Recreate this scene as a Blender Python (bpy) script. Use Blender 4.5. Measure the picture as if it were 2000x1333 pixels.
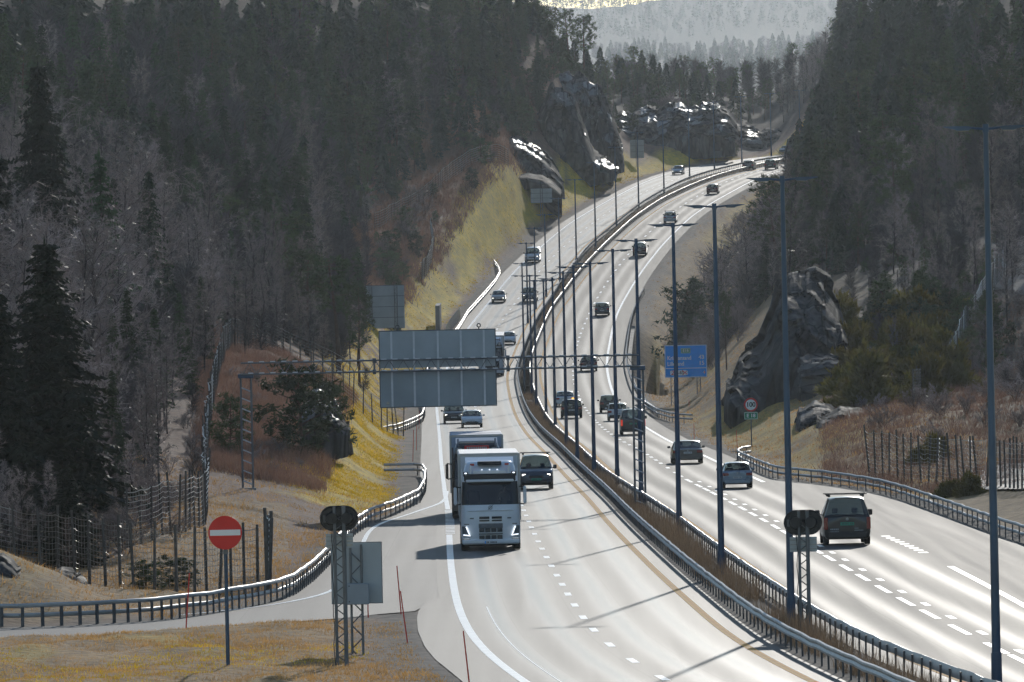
import bpy, bmesh, math, random
import numpy as np
from mathutils import Vector, Matrix

for _o in list(bpy.data.objects):
    bpy.data.objects.remove(_o)
SC = bpy.context.scene
COL = SC.collection
R = math.radians
rng = np.random.default_rng(7)
random.seed(7)

# ------------------------------------------------------------------ camera, sky, sun, exposure
F = 19000.0            # focal length in pixels of a 2000 px wide frame
ZC = 20.0              # camera height (m)
YH = 380.0             # row of the true horizon at the frame's middle
ROLL = R(1.2)
cam_d = bpy.data.cameras.new('camera')
cam = bpy.data.objects.new('camera', cam_d)
COL.objects.link(cam)
cam_d.sensor_width = 36.0
cam_d.lens = 36.0 * F / 2000.0
cam_d.clip_start = 1.0
cam_d.clip_end = 30000.0
cam.location = (0, 0, ZC)
_pitch = math.atan((666.5 - YH) / F)
cam.matrix_world = (Matrix.Translation((0, 0, ZC)) @ Matrix.Rotation(math.pi / 2 - _pitch, 4, 'X')
                    @ Matrix.Rotation(-ROLL, 4, 'Z'))
SC.camera = cam

SUN_EL, SUN_AZ = R(14.0), R(6.5)      # low sun, ahead and a little to the right
world = bpy.data.worlds.new('World')
SC.world = world
world.use_nodes = True
_nt = world.node_tree
_bg = _nt.nodes['Background']
_sky = _nt.nodes.new('ShaderNodeTexSky')
_sky.sky_type = 'NISHITA'
_sky.sun_disc = False
_sky.sun_elevation = SUN_EL
_sky.sun_rotation = SUN_AZ
_sky.air_density = 1.0
_sky.dust_density = 0.05
_sky.ozone_density = 2.0
_nt.links.new(_sky.outputs[0], _bg.inputs[0])
_bg.inputs[1].default_value = 0.15
sun_d = bpy.data.lights.new('sun', 'SUN')
sun_d.energy = 2.2
sun_d.angle = R(0.5)
sun_d.color = (1.0, 0.945, 0.86)
sun = bpy.data.objects.new('sun', sun_d)
COL.objects.link(sun)
_sv = Vector((math.sin(SUN_AZ) * math.cos(SUN_EL), math.cos(SUN_AZ) * math.cos(SUN_EL), math.sin(SUN_EL)))
sun.rotation_euler = _sv.to_track_quat('Z', 'Y').to_euler()
sun.location = (60, 600, 260)
SC.view_settings.view_transform = 'Standard'
SC.view_settings.look = 'None'
SC.view_settings.exposure = -0.32
SC.view_settings.gamma = 1.0
SC.view_settings.use_curve_mapping = False
SC.render.engine = 'CYCLES'
SC.cycles.max_bounces = 6
SC.cycles.transparent_max_bounces = 10
SC.cycles.volume_bounces = 1
SC.cycles.use_denoising = True
HAZE_DENSITY = 0.000025

# ------------------------------------------------------------------ helpers
def link(o, parent=None):
    COL.objects.link(o)
    if parent is not None:
        o.parent = parent
    return o

def tag(o, label=None, cat=None, group=None, kind=None):
    if label: o['label'] = label
    if cat: o['category'] = cat
    if group: o['group'] = group
    if kind: o['kind'] = kind
    return o

def empty(name, loc=(0, 0, 0), rot=(0, 0, 0)):
    o = bpy.data.objects.new(name, None)
    o.empty_display_size = 0.5
    o.location = loc
    o.rotation_euler = rot
    return link(o)

def np_mesh(name, V, T, mats=(), midx=None, smooth=False, col=None, uv=None):
    """mesh from vertex array V (n,3) and face array T (m,3 or 4)"""
    V = np.asarray(V, dtype=np.float32); T = np.asarray(T, dtype=np.int32)
    me = bpy.data.meshes.new(name)
    k = T.shape[1]
    me.vertices.add(len(V)); me.vertices.foreach_set('co', V.ravel())
    me.loops.add(len(T) * k); me.loops.foreach_set('vertex_index', T.ravel())
    me.polygons.add(len(T))
    me.polygons.foreach_set('loop_start', np.arange(0, len(T) * k, k, dtype=np.int32))
    me.polygons.foreach_set('loop_total', np.full(len(T), k, dtype=np.int32))
    for m in mats: me.materials.append(m)
    if midx is not None: me.polygons.foreach_set('material_index', np.asarray(midx, dtype=np.int32))
    if smooth: me.polygons.foreach_set('use_smooth', np.ones(len(T), dtype=bool))
    if col is not None:
        a = me.color_attributes.new('tint', 'FLOAT_COLOR', 'POINT')
        c4 = np.ones((len(V), 4), dtype=np.float32); c4[:, :col.shape[1]] = col
        a.data.foreach_set('color', c4.ravel())
    if uv is not None:
        u = me.uv_layers.new(name='lane')
        u.data.foreach_set('uv', np.asarray(uv, dtype=np.float32)[T.ravel()].ravel())
    me.update(calc_edges=True)
    me.validate()
    return me

def np_obj(name, V, T, mat=None, parent=None, **k):
    me = np_mesh(name, V, T, [mat] if mat else [], **k)
    return link(bpy.data.objects.new(name, me), parent)

class MB:
    """collects simple shapes and links them as ONE mesh object"""
    def __init__(s): s.v = []; s.f = []
    def add(s, vs, fs):
        b = len(s.v); s.v += [tuple(p) for p in vs]; s.f += [tuple(i + b for i in f) for f in fs]; return s
    def box(s, c, d, rot=None):
        x, y, z = d[0] / 2, d[1] / 2, d[2] / 2
        vs = [Vector((a, b, e)) for a in (-x, x) for b in (-y, y) for e in (-z, z)]
        if rot is not None: vs = [rot @ p for p in vs]
        c = Vector(c)
        return s.add([p + c for p in vs], [(0, 1, 3, 2), (4, 6, 7, 5), (0, 4, 5, 1), (2, 3, 7, 6), (0, 2, 6, 4), (1, 5, 7, 3)])
    def cbox(s, c, d, b=0.02):
        """box with chamfered edges along all three axes"""
        bm = bmesh.new(); bmesh.ops.create_cube(bm, size=1.0)
        for p in bm.verts: p.co = Vector((p.co.x * d[0], p.co.y * d[1], p.co.z * d[2])) + Vector(c)
        bmesh.ops.bevel(bm, geom=bm.edges[:], offset=b, segments=1, affect='EDGES')
        bm.verts.ensure_lookup_table()
        s.add([p.co.copy() for p in bm.verts], [[q.index for q in f.verts] for f in bm.faces]); bm.free(); return s
    def tube(s, p0, p1, r0, r1=None, n=8, cap=True):
        p0, p1 = Vector(p0), Vector(p1); r1 = r0 if r1 is None else r1
        ax = (p1 - p0)
        if ax.length < 1e-6: return s
        q = ax.normalized().to_track_quat('Z', 'Y')
        ring = [q @ Vector((math.cos(2 * math.pi * i / n), math.sin(2 * math.pi * i / n), 0)) for i in range(n)]
        vs = [p0 + r * r0 for r in ring] + [p1 + r * r1 for r in ring]
        fs = [(i, (i + 1) % n, n + (i + 1) % n, n + i) for i in range(n)]
        if cap: fs += [tuple(range(n - 1, -1, -1)), tuple(range(n, 2 * n))]
        return s.add(vs, fs)
    def prism(s, poly, y0, y1):
        """polygon in (x,z) extruded along y"""
        n = len(poly)
        vs = [(x, y0, z) for x, z in poly] + [(x, y1, z) for x, z in poly]
        fs = [tuple(range(n)), tuple(range(2 * n - 1, n - 1, -1))] + [(i, n + i, n + (i + 1) % n, (i + 1) % n) for i in range(n)]
        return s.add(vs, fs)
    def prism_x(s, poly, x0, x1):
        """polygon in (y,z) extruded along x"""
        n = len(poly)
        vs = [(x0, y, z) for y, z in poly] + [(x1, y, z) for y, z in poly]
        fs = [tuple(range(n)), tuple(range(2 * n - 1, n - 1, -1))] + [(i, n + i, n + (i + 1) % n, (i + 1) % n) for i in range(n)]
        return s.add(vs, fs)
    def mesh(s, name, mat=None, smooth=None):
        me = bpy.data.meshes.new(name); me.from_pydata(s.v, [], s.f)
        if mat: me.materials.append(mat)
        bm = bmesh.new(); bm.from_mesh(me); bmesh.ops.recalc_face_normals(bm, faces=bm.faces[:]); bm.to_mesh(me); bm.free()
        if smooth is not None:
            me.polygons.foreach_set('use_smooth', np.ones(len(me.polygons), dtype=bool))
            me.set_sharp_from_angle(angle=R(smooth))
        return me
    def build(s, name, mat=None, parent=None, smooth=None):
        return link(bpy.data.objects.new(name, s.mesh(name, mat, smooth)), parent)

def share(name, me, loc, parent=None, rot=(0, 0, 0), scale=(1, 1, 1)):
    o = bpy.data.objects.new(name, me); o.location = loc; o.rotation_euler = rot; o.scale = scale
    return link(o, parent)

_kids = {}
def copy_tree(o, parent=None):
    c = o.copy(); link(c)
    if parent is not None: c.parent = parent
    for ch in o.children: copy_tree(ch, c)
    return c

def sweep(name, path, prof, mat, parent=None, closed=True, smooth=40):
    """profile (lateral, up) swept along a list of 3D points"""
    P = np.asarray(path, float); n = len(P)
    t = np.gradient(P[:, :2], axis=0); t /= np.maximum(np.linalg.norm(t, axis=1)[:, None], 1e-9)
    nx, ny = t[:, 1], -t[:, 0]
    k = len(prof); V = np.zeros((n, k, 3))
    for j, (a, b) in enumerate(prof):
        V[:, j, 0] = P[:, 0] + nx * a; V[:, j, 1] = P[:, 1] + ny * a; V[:, j, 2] = P[:, 2] + b
    kk = k if closed else k - 1
    i, j = np.meshgrid(np.arange(n - 1), np.arange(kk), indexing='ij'); i = i.ravel(); j = j.ravel(); j2 = (j + 1) % k
    T = np.stack([i * k + j, i * k + j2, (i + 1) * k + j2, (i + 1) * k + j], 1)
    o = np_obj(name, V.reshape(-1, 3), T, mat, parent, smooth=True)
    o.data.set_sharp_from_angle(angle=R(smooth))
    return o

# ------------------------------------------------------------------ materials (all procedural)
def mat(name, col, rough=0.6, metal=0.0, spec=0.5, var=0.15, scale=3.0, bump=0.0, bscale=20.0, coat=0.0, emit=None, estr=1.0, trans=0.0, attr=False, rvar=0.0, detail=4.0, orand=0.0, warm=None, stretch=None):
    m = bpy.data.materials.new(name); m.use_nodes = True
    nt = m.node_tree; b = nt.nodes['Principled BSDF']
    b.inputs['Roughness'].default_value = rough; b.inputs['Metallic'].default_value = metal
    b.inputs['Specular IOR Level'].default_value = spec; b.inputs['Coat Weight'].default_value = coat
    b.inputs['Coat Roughness'].default_value = 0.08
    tc = nt.nodes.new('ShaderNodeTexCoord')
    nz = nt.nodes.new('ShaderNodeTexNoise'); nz.inputs['Scale'].default_value = scale; nz.inputs['Detail'].default_value = detail
    if stretch:
        sm = nt.nodes.new('ShaderNodeMapping'); sm.inputs['Scale'].default_value = stretch; nt.links.new(tc.outputs['Object'], sm.inputs[0]); nt.links.new(sm.outputs[0], nz.inputs['Vector'])
    else: nt.links.new(tc.outputs['Object'], nz.inputs['Vector'])
    mr = nt.nodes.new('ShaderNodeMapRange'); mr.inputs[1].default_value = 0.3; mr.inputs[2].default_value = 0.7
    mr.inputs[3].default_value = 1 - var; mr.inputs[4].default_value = 1 + var
    nt.links.new(nz.outputs[0], mr.inputs[0])
    mx = nt.nodes.new('ShaderNodeMix'); mx.data_type = 'RGBA'; mx.blend_type = 'MULTIPLY'; mx.inputs[0].default_value = 1.0
    if attr:
        at = nt.nodes.new('ShaderNodeAttribute'); at.attribute_name = 'tint'; nt.links.new(at.outputs['Color'], mx.inputs[6])
    else:
        mx.inputs[6].default_value = (*col, 1)
    nt.links.new(mr.outputs[0], mx.inputs[7])
    colout = mx.outputs[2]
    if orand:      # every plant has its own tone
        oi = nt.nodes.new('ShaderNodeObjectInfo'); r3 = nt.nodes.new('ShaderNodeMapRange'); r3.inputs[3].default_value = 1 - orand; r3.inputs[4].default_value = 1 + orand * 1.5
        nt.links.new(oi.outputs['Random'], r3.inputs[0]); m3 = nt.nodes.new('ShaderNodeMix'); m3.data_type = 'RGBA'; m3.blend_type = 'MULTIPLY'; m3.inputs[0].default_value = 1.0
        nt.links.new(colout, m3.inputs[6]); nt.links.new(r3.outputs[0], m3.inputs[7]); colout = m3.outputs[2]
        if warm:
            wn = nt.nodes.new('ShaderNodeTexWhiteNoise'); wn.noise_dimensions = '1D'; nt.links.new(oi.outputs['Random'], wn.inputs['W']); m4 = nt.nodes.new('ShaderNodeMix'); m4.data_type = 'RGBA'
            nt.links.new(wn.outputs['Value'], m4.inputs[0]); nt.links.new(colout, m4.inputs[6]); m4.inputs[7].default_value = (*warm, 1); mh = nt.nodes.new('ShaderNodeMath'); mh.operation = 'MULTIPLY'; mh.inputs[1].default_value = 0.6
            nt.links.new(wn.outputs['Value'], mh.inputs[0]); nt.links.new(mh.outputs[0], m4.inputs[0]); colout = m4.outputs[2]
    nt.links.new(colout, b.inputs['Base Color'])
    if rvar:
        r2 = nt.nodes.new('ShaderNodeMapRange'); r2.inputs[1].default_value = 0.35; r2.inputs[2].default_value = 0.65
        r2.inputs[3].default_value = max(0.03, rough - rvar); r2.inputs[4].default_value = rough + rvar
        nt.links.new(nz.outputs[0], r2.inputs[0]); nt.links.new(r2.outputs[0], b.inputs['Roughness'])
    if bump:
        n2 = nt.nodes.new('ShaderNodeTexNoise'); n2.inputs['Scale'].default_value = bscale; n2.inputs['Detail'].default_value = 5
        nt.links.new(tc.outputs['Object'], n2.inputs['Vector'])
        bp = nt.nodes.new('ShaderNodeBump'); bp.inputs['Strength'].default_value = bump; bp.inputs['Distance'].default_value = 0.1
        nt.links.new(n2.outputs[0], bp.inputs['Height']); nt.links.new(bp.outputs[0], b.inputs['Normal'])
    if emit:
        b.inputs['Emission Color'].default_value = (*emit, 1); b.inputs['Emission Strength'].default_value = estr
    if trans:
        tr = nt.nodes.new('ShaderNodeBsdfTranslucent'); nt.links.new(colout, tr.inputs[0])
        ms = nt.nodes.new('ShaderNodeMixShader'); ms.inputs[0].default_value = trans
        nt.links.new(b.outputs[0], ms.inputs[1]); nt.links.new(tr.outputs[0], ms.inputs[2])
        nt.links.new(ms.outputs[0], nt.nodes['Material Output'].inputs[0])
    return m

def glass_mat(name, tint=(0.25, 0.3, 0.32), clear=0.55):
    m = bpy.data.materials.new(name); m.use_nodes = True
    nt = m.node_tree; nt.nodes.clear()
    out = nt.nodes.new('ShaderNodeOutputMaterial')
    tr = nt.nodes.new('ShaderNodeBsdfTransparent'); tr.inputs[0].default_value = (tint[0] * clear * 2, tint[1] * clear * 2, tint[2] * clear * 2, 1)
    gl = nt.nodes.new('ShaderNodeBsdfGlossy'); gl.inputs['Roughness'].default_value = 0.03; gl.inputs[0].default_value = (0.9, 0.95, 1, 1)
    lw = nt.nodes.new('ShaderNodeLayerWeight'); lw.inputs[0].default_value = 0.5
    pw = nt.nodes.new('ShaderNodeMath'); pw.operation = 'POWER'; pw.inputs[1].default_value = 4.0; nt.links.new(lw.outputs['Facing'], pw.inputs[0])
    fr = nt.nodes.new('ShaderNodeMath'); fr.operation = 'MULTIPLY_ADD'; fr.inputs[1].default_value = 0.9; fr.inputs[2].default_value = 0.045; nt.links.new(pw.outputs[0], fr.inputs[0])
    nz = nt.nodes.new('ShaderNodeTexNoise'); nz.inputs['Scale'].default_value = 2.0
    mr = nt.nodes.new('ShaderNodeMapRange'); mr.inputs[3].default_value = 0.8; mr.inputs[4].default_value = 1.2
    mu = nt.nodes.new('ShaderNodeMath'); mu.operation = 'MULTIPLY'
    nt.links.new(nz.outputs[0], mr.inputs[0]); nt.links.new(fr.outputs[0], mu.inputs[0]); nt.links.new(mr.outputs[0], mu.inputs[1])
    mx = nt.nodes.new('ShaderNodeMixShader')
    nt.links.new(mu.outputs[0], mx.inputs[0]); nt.links.new(tr.outputs[0], mx.inputs[1]); nt.links.new(gl.outputs[0], mx.inputs[2])
    nt.links.new(mx.outputs[0], out.inputs[0])
    return m

M = {}
M['steel'] = mat('galvanised_steel', (0.33, 0.34, 0.36), 0.38, 0.75, var=0.25, scale=1.5, rvar=0.1)
M['steel_dull'] = mat('weathered_steel', (0.17, 0.175, 0.18), 0.6, 0.25, var=0.25, scale=2.0)
M['rail'] = mat('guardrail_steel', (0.52, 0.51, 0.50), 0.55, 0.45, var=0.25, scale=0.7, rvar=0.1)
M['rail_rust'] = mat('dirty_guardrail_steel', (0.16, 0.135, 0.115), 0.5, 0.35, var=0.3, scale=0.8, rvar=0.1)
M['post'] = mat('guardrail_post_steel', (0.10, 0.10, 0.105), 0.6, 0.3, var=0.2)
M['lamp_paint'] = mat('blue_grey_lamp_paint', (0.038, 0.085, 0.155), 0.42, 0.15, var=0.3, scale=0.5)
M['wood'] = mat('weathered_fence_wood', (0.115, 0.10, 0.085), 0.85, var=0.35, scale=6.0)
M['wire'] = mat('galvanised_wire', (0.5, 0.5, 0.5), 0.3, 0.9, var=0.1)
M['sign_back'] = mat('grey_aluminium_sheet', (0.42, 0.455, 0.47), 0.55, 0.1, var=0.1, scale=1.0)
M['sign_edge'] = mat('dark_aluminium_profile', (0.10, 0.115, 0.13), 0.5, 0.4, var=0.1)
M['black'] = mat('black_plastic', (0.012, 0.013, 0.016), 0.5, var=0.2)
M['rubber'] = mat('tyre_rubber', (0.018, 0.018, 0.018), 0.85, var=0.2)
M['rim'] = mat('wheel_rim_alloy', (0.25, 0.25, 0.26), 0.35, 0.8)
M['bright_steel'] = mat('pale_aluminium', (0.68, 0.69, 0.70), 0.5, 0.1, var=0.1)
M['white_paint'] = mat('white_sign_paint', (0.93, 0.93, 0.93), 0.5, var=0.04)
M['red_paint'] = mat('red_sign_sheeting', (0.75, 0.02, 0.012), 0.5, var=0.05)
M['blue_sign'] = mat('blue_sign_sheeting', (0.0, 0.34, 0.93), 0.5, var=0.05)
M['green_sign'] = mat('green_sign_sheeting', (0.0, 0.27, 0.11), 0.5, var=0.05)
M['black_paint'] = mat('black_sign_print', (0.015, 0.015, 0.015), 0.5)
M['stick'] = mat('fluorescent_red_marker', (0.85, 0.045, 0.03), 0.5, var=0.05)
M['concrete'] = mat('weathered_concrete', (0.27, 0.26, 0.24), 0.8, var=0.3, scale=0.6, bump=0.2)
M['line_white'] = mat('white_road_paint', (0.82, 0.82, 0.80), 0.40, var=0.10, scale=1.2)
M['line_yellow'] = mat('yellow_road_paint', (0.95, 0.46, 0.12), 0.78, spec=0.07, var=0.10, scale=1.0)
M['glass'] = glass_mat('car_glass', (0.30, 0.36, 0.36), 0.46)
M['glass_mid'] = glass_mat('tinted_car_glass', (0.30, 0.36, 0.36), 0.33)
M['glass_dark'] = glass_mat('dark_glass', (0.06, 0.085, 0.10), 0.5)
M['seat'] = mat('dark_seat_fabric', (0.02, 0.02, 0.022), 0.9)
M['tail'] = mat('red_tail_lamp', (0.32, 0.01, 0.01), 0.2, coat=0.5)
M['tail_on'] = mat('lit_tail_lamp', (0.5, 0.02, 0.01), 0.2, emit=(1, 0.06, 0.02), estr=0.55)
M['head_on'] = mat('lit_head_lamp', (0.8, 0.8, 0.8), 0.2, emit=(1, 0.93, 0.82), estr=5.0)
M['drl'] = mat('running_light_strip', (0.8, 0.85, 0.9), 0.2, emit=(0.82, 0.9, 1.0), estr=2.2)
M['head'] = mat('clear_head_lamp', (0.45, 0.46, 0.48), 0.15, 0.5, coat=0.5)
M['orange'] = mat('lit_orange_indicator', (0.8, 0.3, 0.02), 0.3, emit=(1, 0.42, 0.06), estr=3.0)
M['plate'] = mat('white_number_plate', (0.7, 0.7, 0.7), 0.5, var=0.03)
M['plate_green'] = mat('green_number_plate', (0.02, 0.36, 0.22), 0.5, var=0.03)
M['bark'] = mat('conifer_bark', (0.05, 0.036, 0.028), 0.9, var=0.35, scale=4)
M['pine_bark'] = mat('pine_bark', (0.10, 0.055, 0.035), 0.9, var=0.35, scale=4)
M['birch'] = mat('bare_twig_bark', (0.29, 0.24, 0.232), 0.42, var=0.35, scale=0.8, spec=0.3, orand=.4, trans=.22, warm=(.19, .125, .095))
M['birch_dark'] = mat('dark_bare_twig_bark', (0.040, 0.030, 0.029), 0.8, var=0.35, scale=0.8, spec=0.2)
M['birch_white'] = mat('pale_birch_bark', (0.34, 0.31, 0.29), 0.6, var=0.45, scale=2.5)
def leaf(name, c, tr=0.3, v=0.45, sc=0.9, orand=0.0, warm=None): return mat(name, c, 0.6, var=v, scale=sc, trans=tr, spec=0.3, orand=orand, warm=warm)
M['spruce'] = leaf('spruce_needles', (0.030, 0.054, 0.021), .42, orand=.62, warm=(.050, .066, .020))
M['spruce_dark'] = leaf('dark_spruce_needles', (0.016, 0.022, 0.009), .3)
M['pine'] = leaf('pine_needles', (0.045, 0.068, 0.026), .35, orand=.5, warm=(.075, .085, .03))
M['juniper'] = leaf('juniper_needles', (0.13, 0.115, 0.022), 0.4, orand=.35, warm=(.15, .10, .02))
M['far_green'] = leaf('far_needles', (0.036, 0.052, 0.030), 0.2, 0.4, 0.05)
M['far_bare'] = mat('far_bare_twigs', (0.085, 0.07, 0.066), 0.8, var=0.3, scale=0.05)
M['dry_grass'] = leaf('dry_grass_stalks', (0.30, 0.20, 0.12), 0.35, 0.45, 0.8)
M['gold_grass'] = leaf('yellow_grass_blades', (0.86, 0.565, 0.03), 0.5, 0.35, 0.5)
M['straw'] = leaf('straw_grass_blades', (0.64, 0.36, 0.125), 0.6, 0.4, 0.6)
M['heather'] = mat('heather_stems', (0.28, 0.155, 0.105), 0.5, var=0.5, scale=0.7, trans=0.45)
# ------------------------------------------------------------------ from photograph pixels to places on the ground
def unroll(x, y):
    c, s = math.cos(ROLL), math.sin(ROLL)
    return (x - 1000) * c - (y - 666.5) * s, 666.5 + (y - 666.5) * c + (x - 1000) * s

_tab = [(1480, 223), (1400, 245), (1333, 266), (1292, 281), (1207, 318), (1143, 353), (1089, 392), (1044, 434), (1008, 474), (989, 497), (955, 541),
        (924, 588), (888, 648), (848, 735), (822, 800), (805, 843), (782, 890), (725, 985), (680, 1055), (634, 1118), (583, 1183),
        (530, 1243), (482, 1305), (438, 1365), (399, 1428), (368, 1490), (348.6, 1540), (333, 1590), (310, 1680), (301, 1740), (296, 1800), (292, 1860)]
_ty = np.array([a for a, b in _tab], float); _td = np.array([b for a, b in _tab], float)
DG = np.arange(223.0, 1860.0, 1.0)
_z = ZC + (YH - np.interp(DG, _td, _ty)) / F * DG
def gsmooth(a, s, step=1.0):
    n = int(3 * s / step); k = np.exp(-0.5 * (np.arange(-n, n + 1) * step / s) ** 2); k /= k.sum()
    return np.convolve(np.concatenate([2 * a[0] - a[n:0:-1], a, 2 * a[-1] - a[-2:-n - 2:-1]]), k, 'valid')
_z = gsmooth(_z, 16)
_yr = YH - (_z - ZC) * F / DG
def ZR(d):                      # height of the road at depth d
    return np.interp(d, DG, _z)
def D(yr):                      # depth at which the road is seen on row yr
    return np.interp(-np.asarray(yr, float), -_yr, DG)
def ground(x, y):               # a pixel on the road plane -> (X, depth)
    a, b = unroll(x, y); d = float(D(b)); return a * d / F, d
def at(x, y, d):                # a pixel at a known depth -> world point
    a, b = unroll(x, y); return Vector((a * d / F, d, ZC + (YH - b) / F * d))
def PX(px, d): return (px - 1000) / F * d

def line(pts, smooth=14.0, lo=240.0, hi=1800.0):
    """traced line on the road -> X as a function of depth (array over DG)"""
    g = sorted((ground(*p)[::-1] for p in pts)); d = np.array([a for a, b in g]); x = np.array([b for a, b in g])
    keep = np.concatenate([[True], np.diff(d) > 0.3]); d, x = d[keep], x[keep]
    X = np.interp(DG, d, x)
    s0 = (x[2] - x[0]) / (d[2] - d[0]); s1 = (x[-1] - x[-3]) / (d[-1] - d[-3])
    X = np.where(DG < d[0], x[0] + s0 * (DG - d[0]), X); X = np.where(DG > d[-1], x[-1] + s1 * (DG - d[-1]) + 0.00010 * (DG - d[-1]) ** 2, X)
    return gsmooth(X, smooth)

L1 = line([(1590, 301), (1500, 305), (1448, 313), (1400, 320), (1340, 331), (1312, 337), (1280, 348), (1246, 362), (1204, 384), (1160, 408), (1124, 429), (1100, 446),
           (1066, 474), (1024, 512), (1000, 536), (976, 564), (956, 589), (914, 640), (885, 690), (864, 740), (855, 780), (852.5, 797), (855, 818), (859, 860),
           (862, 908), (866, 940), (870, 972), (876, 1000), (877, 1030), (878, 1060), (879, 1088), (884, 1135), (890, 1173), (898, 1200), (910, 1229), (938, 1269), (970, 1297), (1016, 1329), (1050, 1350)])
L2 = line([(1600, 303), (1520, 310), (1450, 320), (1390, 331), (1324, 348.6), (1300, 358), (1274, 368), (1250, 379.6), (1226, 392.4), (1190, 413.5), (1155, 438), (1122, 464), (1091, 491), (1062, 520), (1036, 551),
           (1012, 583.6), (996.6, 605), (974, 634.4), (948, 690), (932, 740), (928, 785), (928.4, 800.4), (932.4, 814.4), (945, 850), (972, 900), (1005, 960), (1028, 1007.8),
           (1043.8, 1043.9), (1067, 1089.4), (1098, 1142.9), (1135.5, 1207), (1183.4, 1260.9), (1228.6, 1292), (1290.5, 1326), (1330, 1345)])
L3 = line([(1610, 304), (1500, 314), (1448, 324), (1384, 339), (1333, 354), (1278, 381), (1234, 407), (1190, 443), (1140, 482), (1106, 524), (1080, 558), (1056, 596), (1040, 616), (1022, 648), (1010, 675),
           (996, 710), (990, 735), (992, 756), (998, 785), (1012, 822), (1030, 850), (1060, 880), (1092, 916), (1120, 946), (1150, 976), (1190, 1024), (1214, 1050),
           (1244, 1080), (1272, 1108), (1300, 1136), (1336, 1166), (1364, 1192), (1400, 1225), (1440, 1255), (1480, 1279), (1520, 1301), (1576, 1329), (1620, 1348)])
R3 = line([(1620, 306), (1540, 318), (1500, 327), (1448, 339), (1400, 354), (1340, 379), (1300, 399), (1250, 434), (1200, 480), (1160, 522), (1136, 550), (1118, 576), (1098, 602), (1084, 628), (1074, 656), (1064, 680), (1056, 706),
           (1054, 730), (1057, 748), (1066, 776), (1075, 796), (1092, 826), (1112, 850), (1150, 880), (1220, 942), (1285, 981), (1362, 1030), (1450, 1096), (1542, 1158), (1650, 1226), (1728, 1271), (1800, 1304), (1880, 1333), (2010, 1380)])
R2 = line([(1640, 308), (1560, 318), (1520, 324), (1478, 334.4), (1442, 346.6), (1406, 360.8), (1372, 378), (1339, 397.4), (1318, 412), (1280, 443.6), (1260.6, 461), (1226, 497.4), (1203.6, 526.6), (1179, 561), (1160, 592.5),
           (1146, 623), (1133.6, 651.6), (1122, 690), (1119, 726), (1120, 743), (1126, 763), (1133.6, 782), (1152, 810), (1175, 834.6), (1200, 853.6), (1230, 869.6), (1265, 888.6), (1305, 914.6), (1340, 938),
           (1381, 957), (1451, 994), (1493, 1016.6), (1533, 1040.6), (1620, 1091), (1684, 1129), (1767, 1176), (1875, 1231), (1945, 1267), (2050, 1318)])
R1 = line([(1660, 310), (1580, 322), (1530, 332), (1492, 344), (1460, 358), (1428, 376), (1388, 398), (1354, 420), (1326, 446), (1292, 480), (1258, 524), (1236, 556), (1216, 590), (1202, 620), (1194, 652), (1186, 696), (1185, 720),
           (1190, 746), (1197, 768), (1225, 808), (1262, 836), (1314, 866), (1380, 892), (1402, 904), (1460, 928), (1520, 955), (1600, 992), (1707, 1039), (1745, 1054), (1780, 1068), (1820, 1087), (1860, 1110), (1938, 1149), (2000, 1183), (2100, 1240)])
def XV(a, d): return np.interp(d, DG, a)

# left edge of the asphalt: gravelly shoulder in front, 1.4 m outside the line farther on
_lb_near = [(915, 1345), (904, 1333), (880, 1313), (850, 1289), (830, 1265), (816, 1233), (814, 1207), (818, 1192), (832, 1179), (862, 1168)]
_g = sorted(ground(*p)[::-1] for p in _lb_near)
LB = np.where(DG < _g[-1][0], np.interp(DG, [a for a, b in _g], [b for a, b in _g]), L1 - 1.35)
LB = np.where((DG > _g[-1][0]) & (DG < 480), L1 - 0.6, LB)
RAIL_R = [(2200, 1148), (2100, 1100), (1998, 1060), (1966, 1050), (1922, 1034), (1884, 1020), (1852, 1008), (1808, 992), (1772, 979), (1728, 966), (1700, 960), (1664, 954), (1626, 948), (1594, 944), (1560, 941), (1518, 936), (1500, 930), (1472, 918), (1446, 906)]
_g = sorted(ground(*p)[::-1] for p in RAIL_R)
_rr = np.interp(DG, [a for a, b in _g], [b for a, b in _g])
RB = np.where(DG < _g[-1][0], np.minimum(_rr, R1 + 30) - 0.25, R1 + 1.5)
RB = np.where((DG > 820) & (DG < 1190), R1 + 2.1, RB)
RB = gsmooth(RB, 6)
ML, MR = L3 + 1.0, R3 - 1.0           # the two guardrails of the median

# exit ramp on the left: outer edge (at the guardrail) and inner edge
RAMP_OUT = [(-420, 1226), (-200, 1228), (0, 1228), (61, 1226), (217, 1219), (325, 1211), (395, 1202), (490, 1186), (546, 1174), (574, 1163), (610, 1136), (640, 1106), (664, 1076), (690, 1047), (724, 1024), (772, 1007), (818, 984), (830, 962), (834, 940)]
RAMP_IN = [(-420, 1266), (-200, 1260), (0, 1252), (120, 1248), (300, 1233), (450, 1225), (600, 1213), (680, 1207), (740, 1200), (804, 1197), (824, 1187), (850, 1174), (884, 1152), (890, 1125), (890, 1095), (889, 1060), (888, 1030), (886, 1000), (878, 975), (874, 950)]
def densify(pts, n):
    w = np.array([ground(*p) for p in pts]); s = np.concatenate([[0], np.cumsum(np.hypot(*np.diff(w, axis=0).T))])
    t = np.linspace(0, s[-1], n); return np.stack([np.interp(t, s, w[:, 0]), np.interp(t, s, w[:, 1])], 1)
ramp_o = np.array([ground(*p) for p in RAMP_OUT]); ramp_i = np.array([ground(*p) for p in RAMP_IN])

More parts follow.
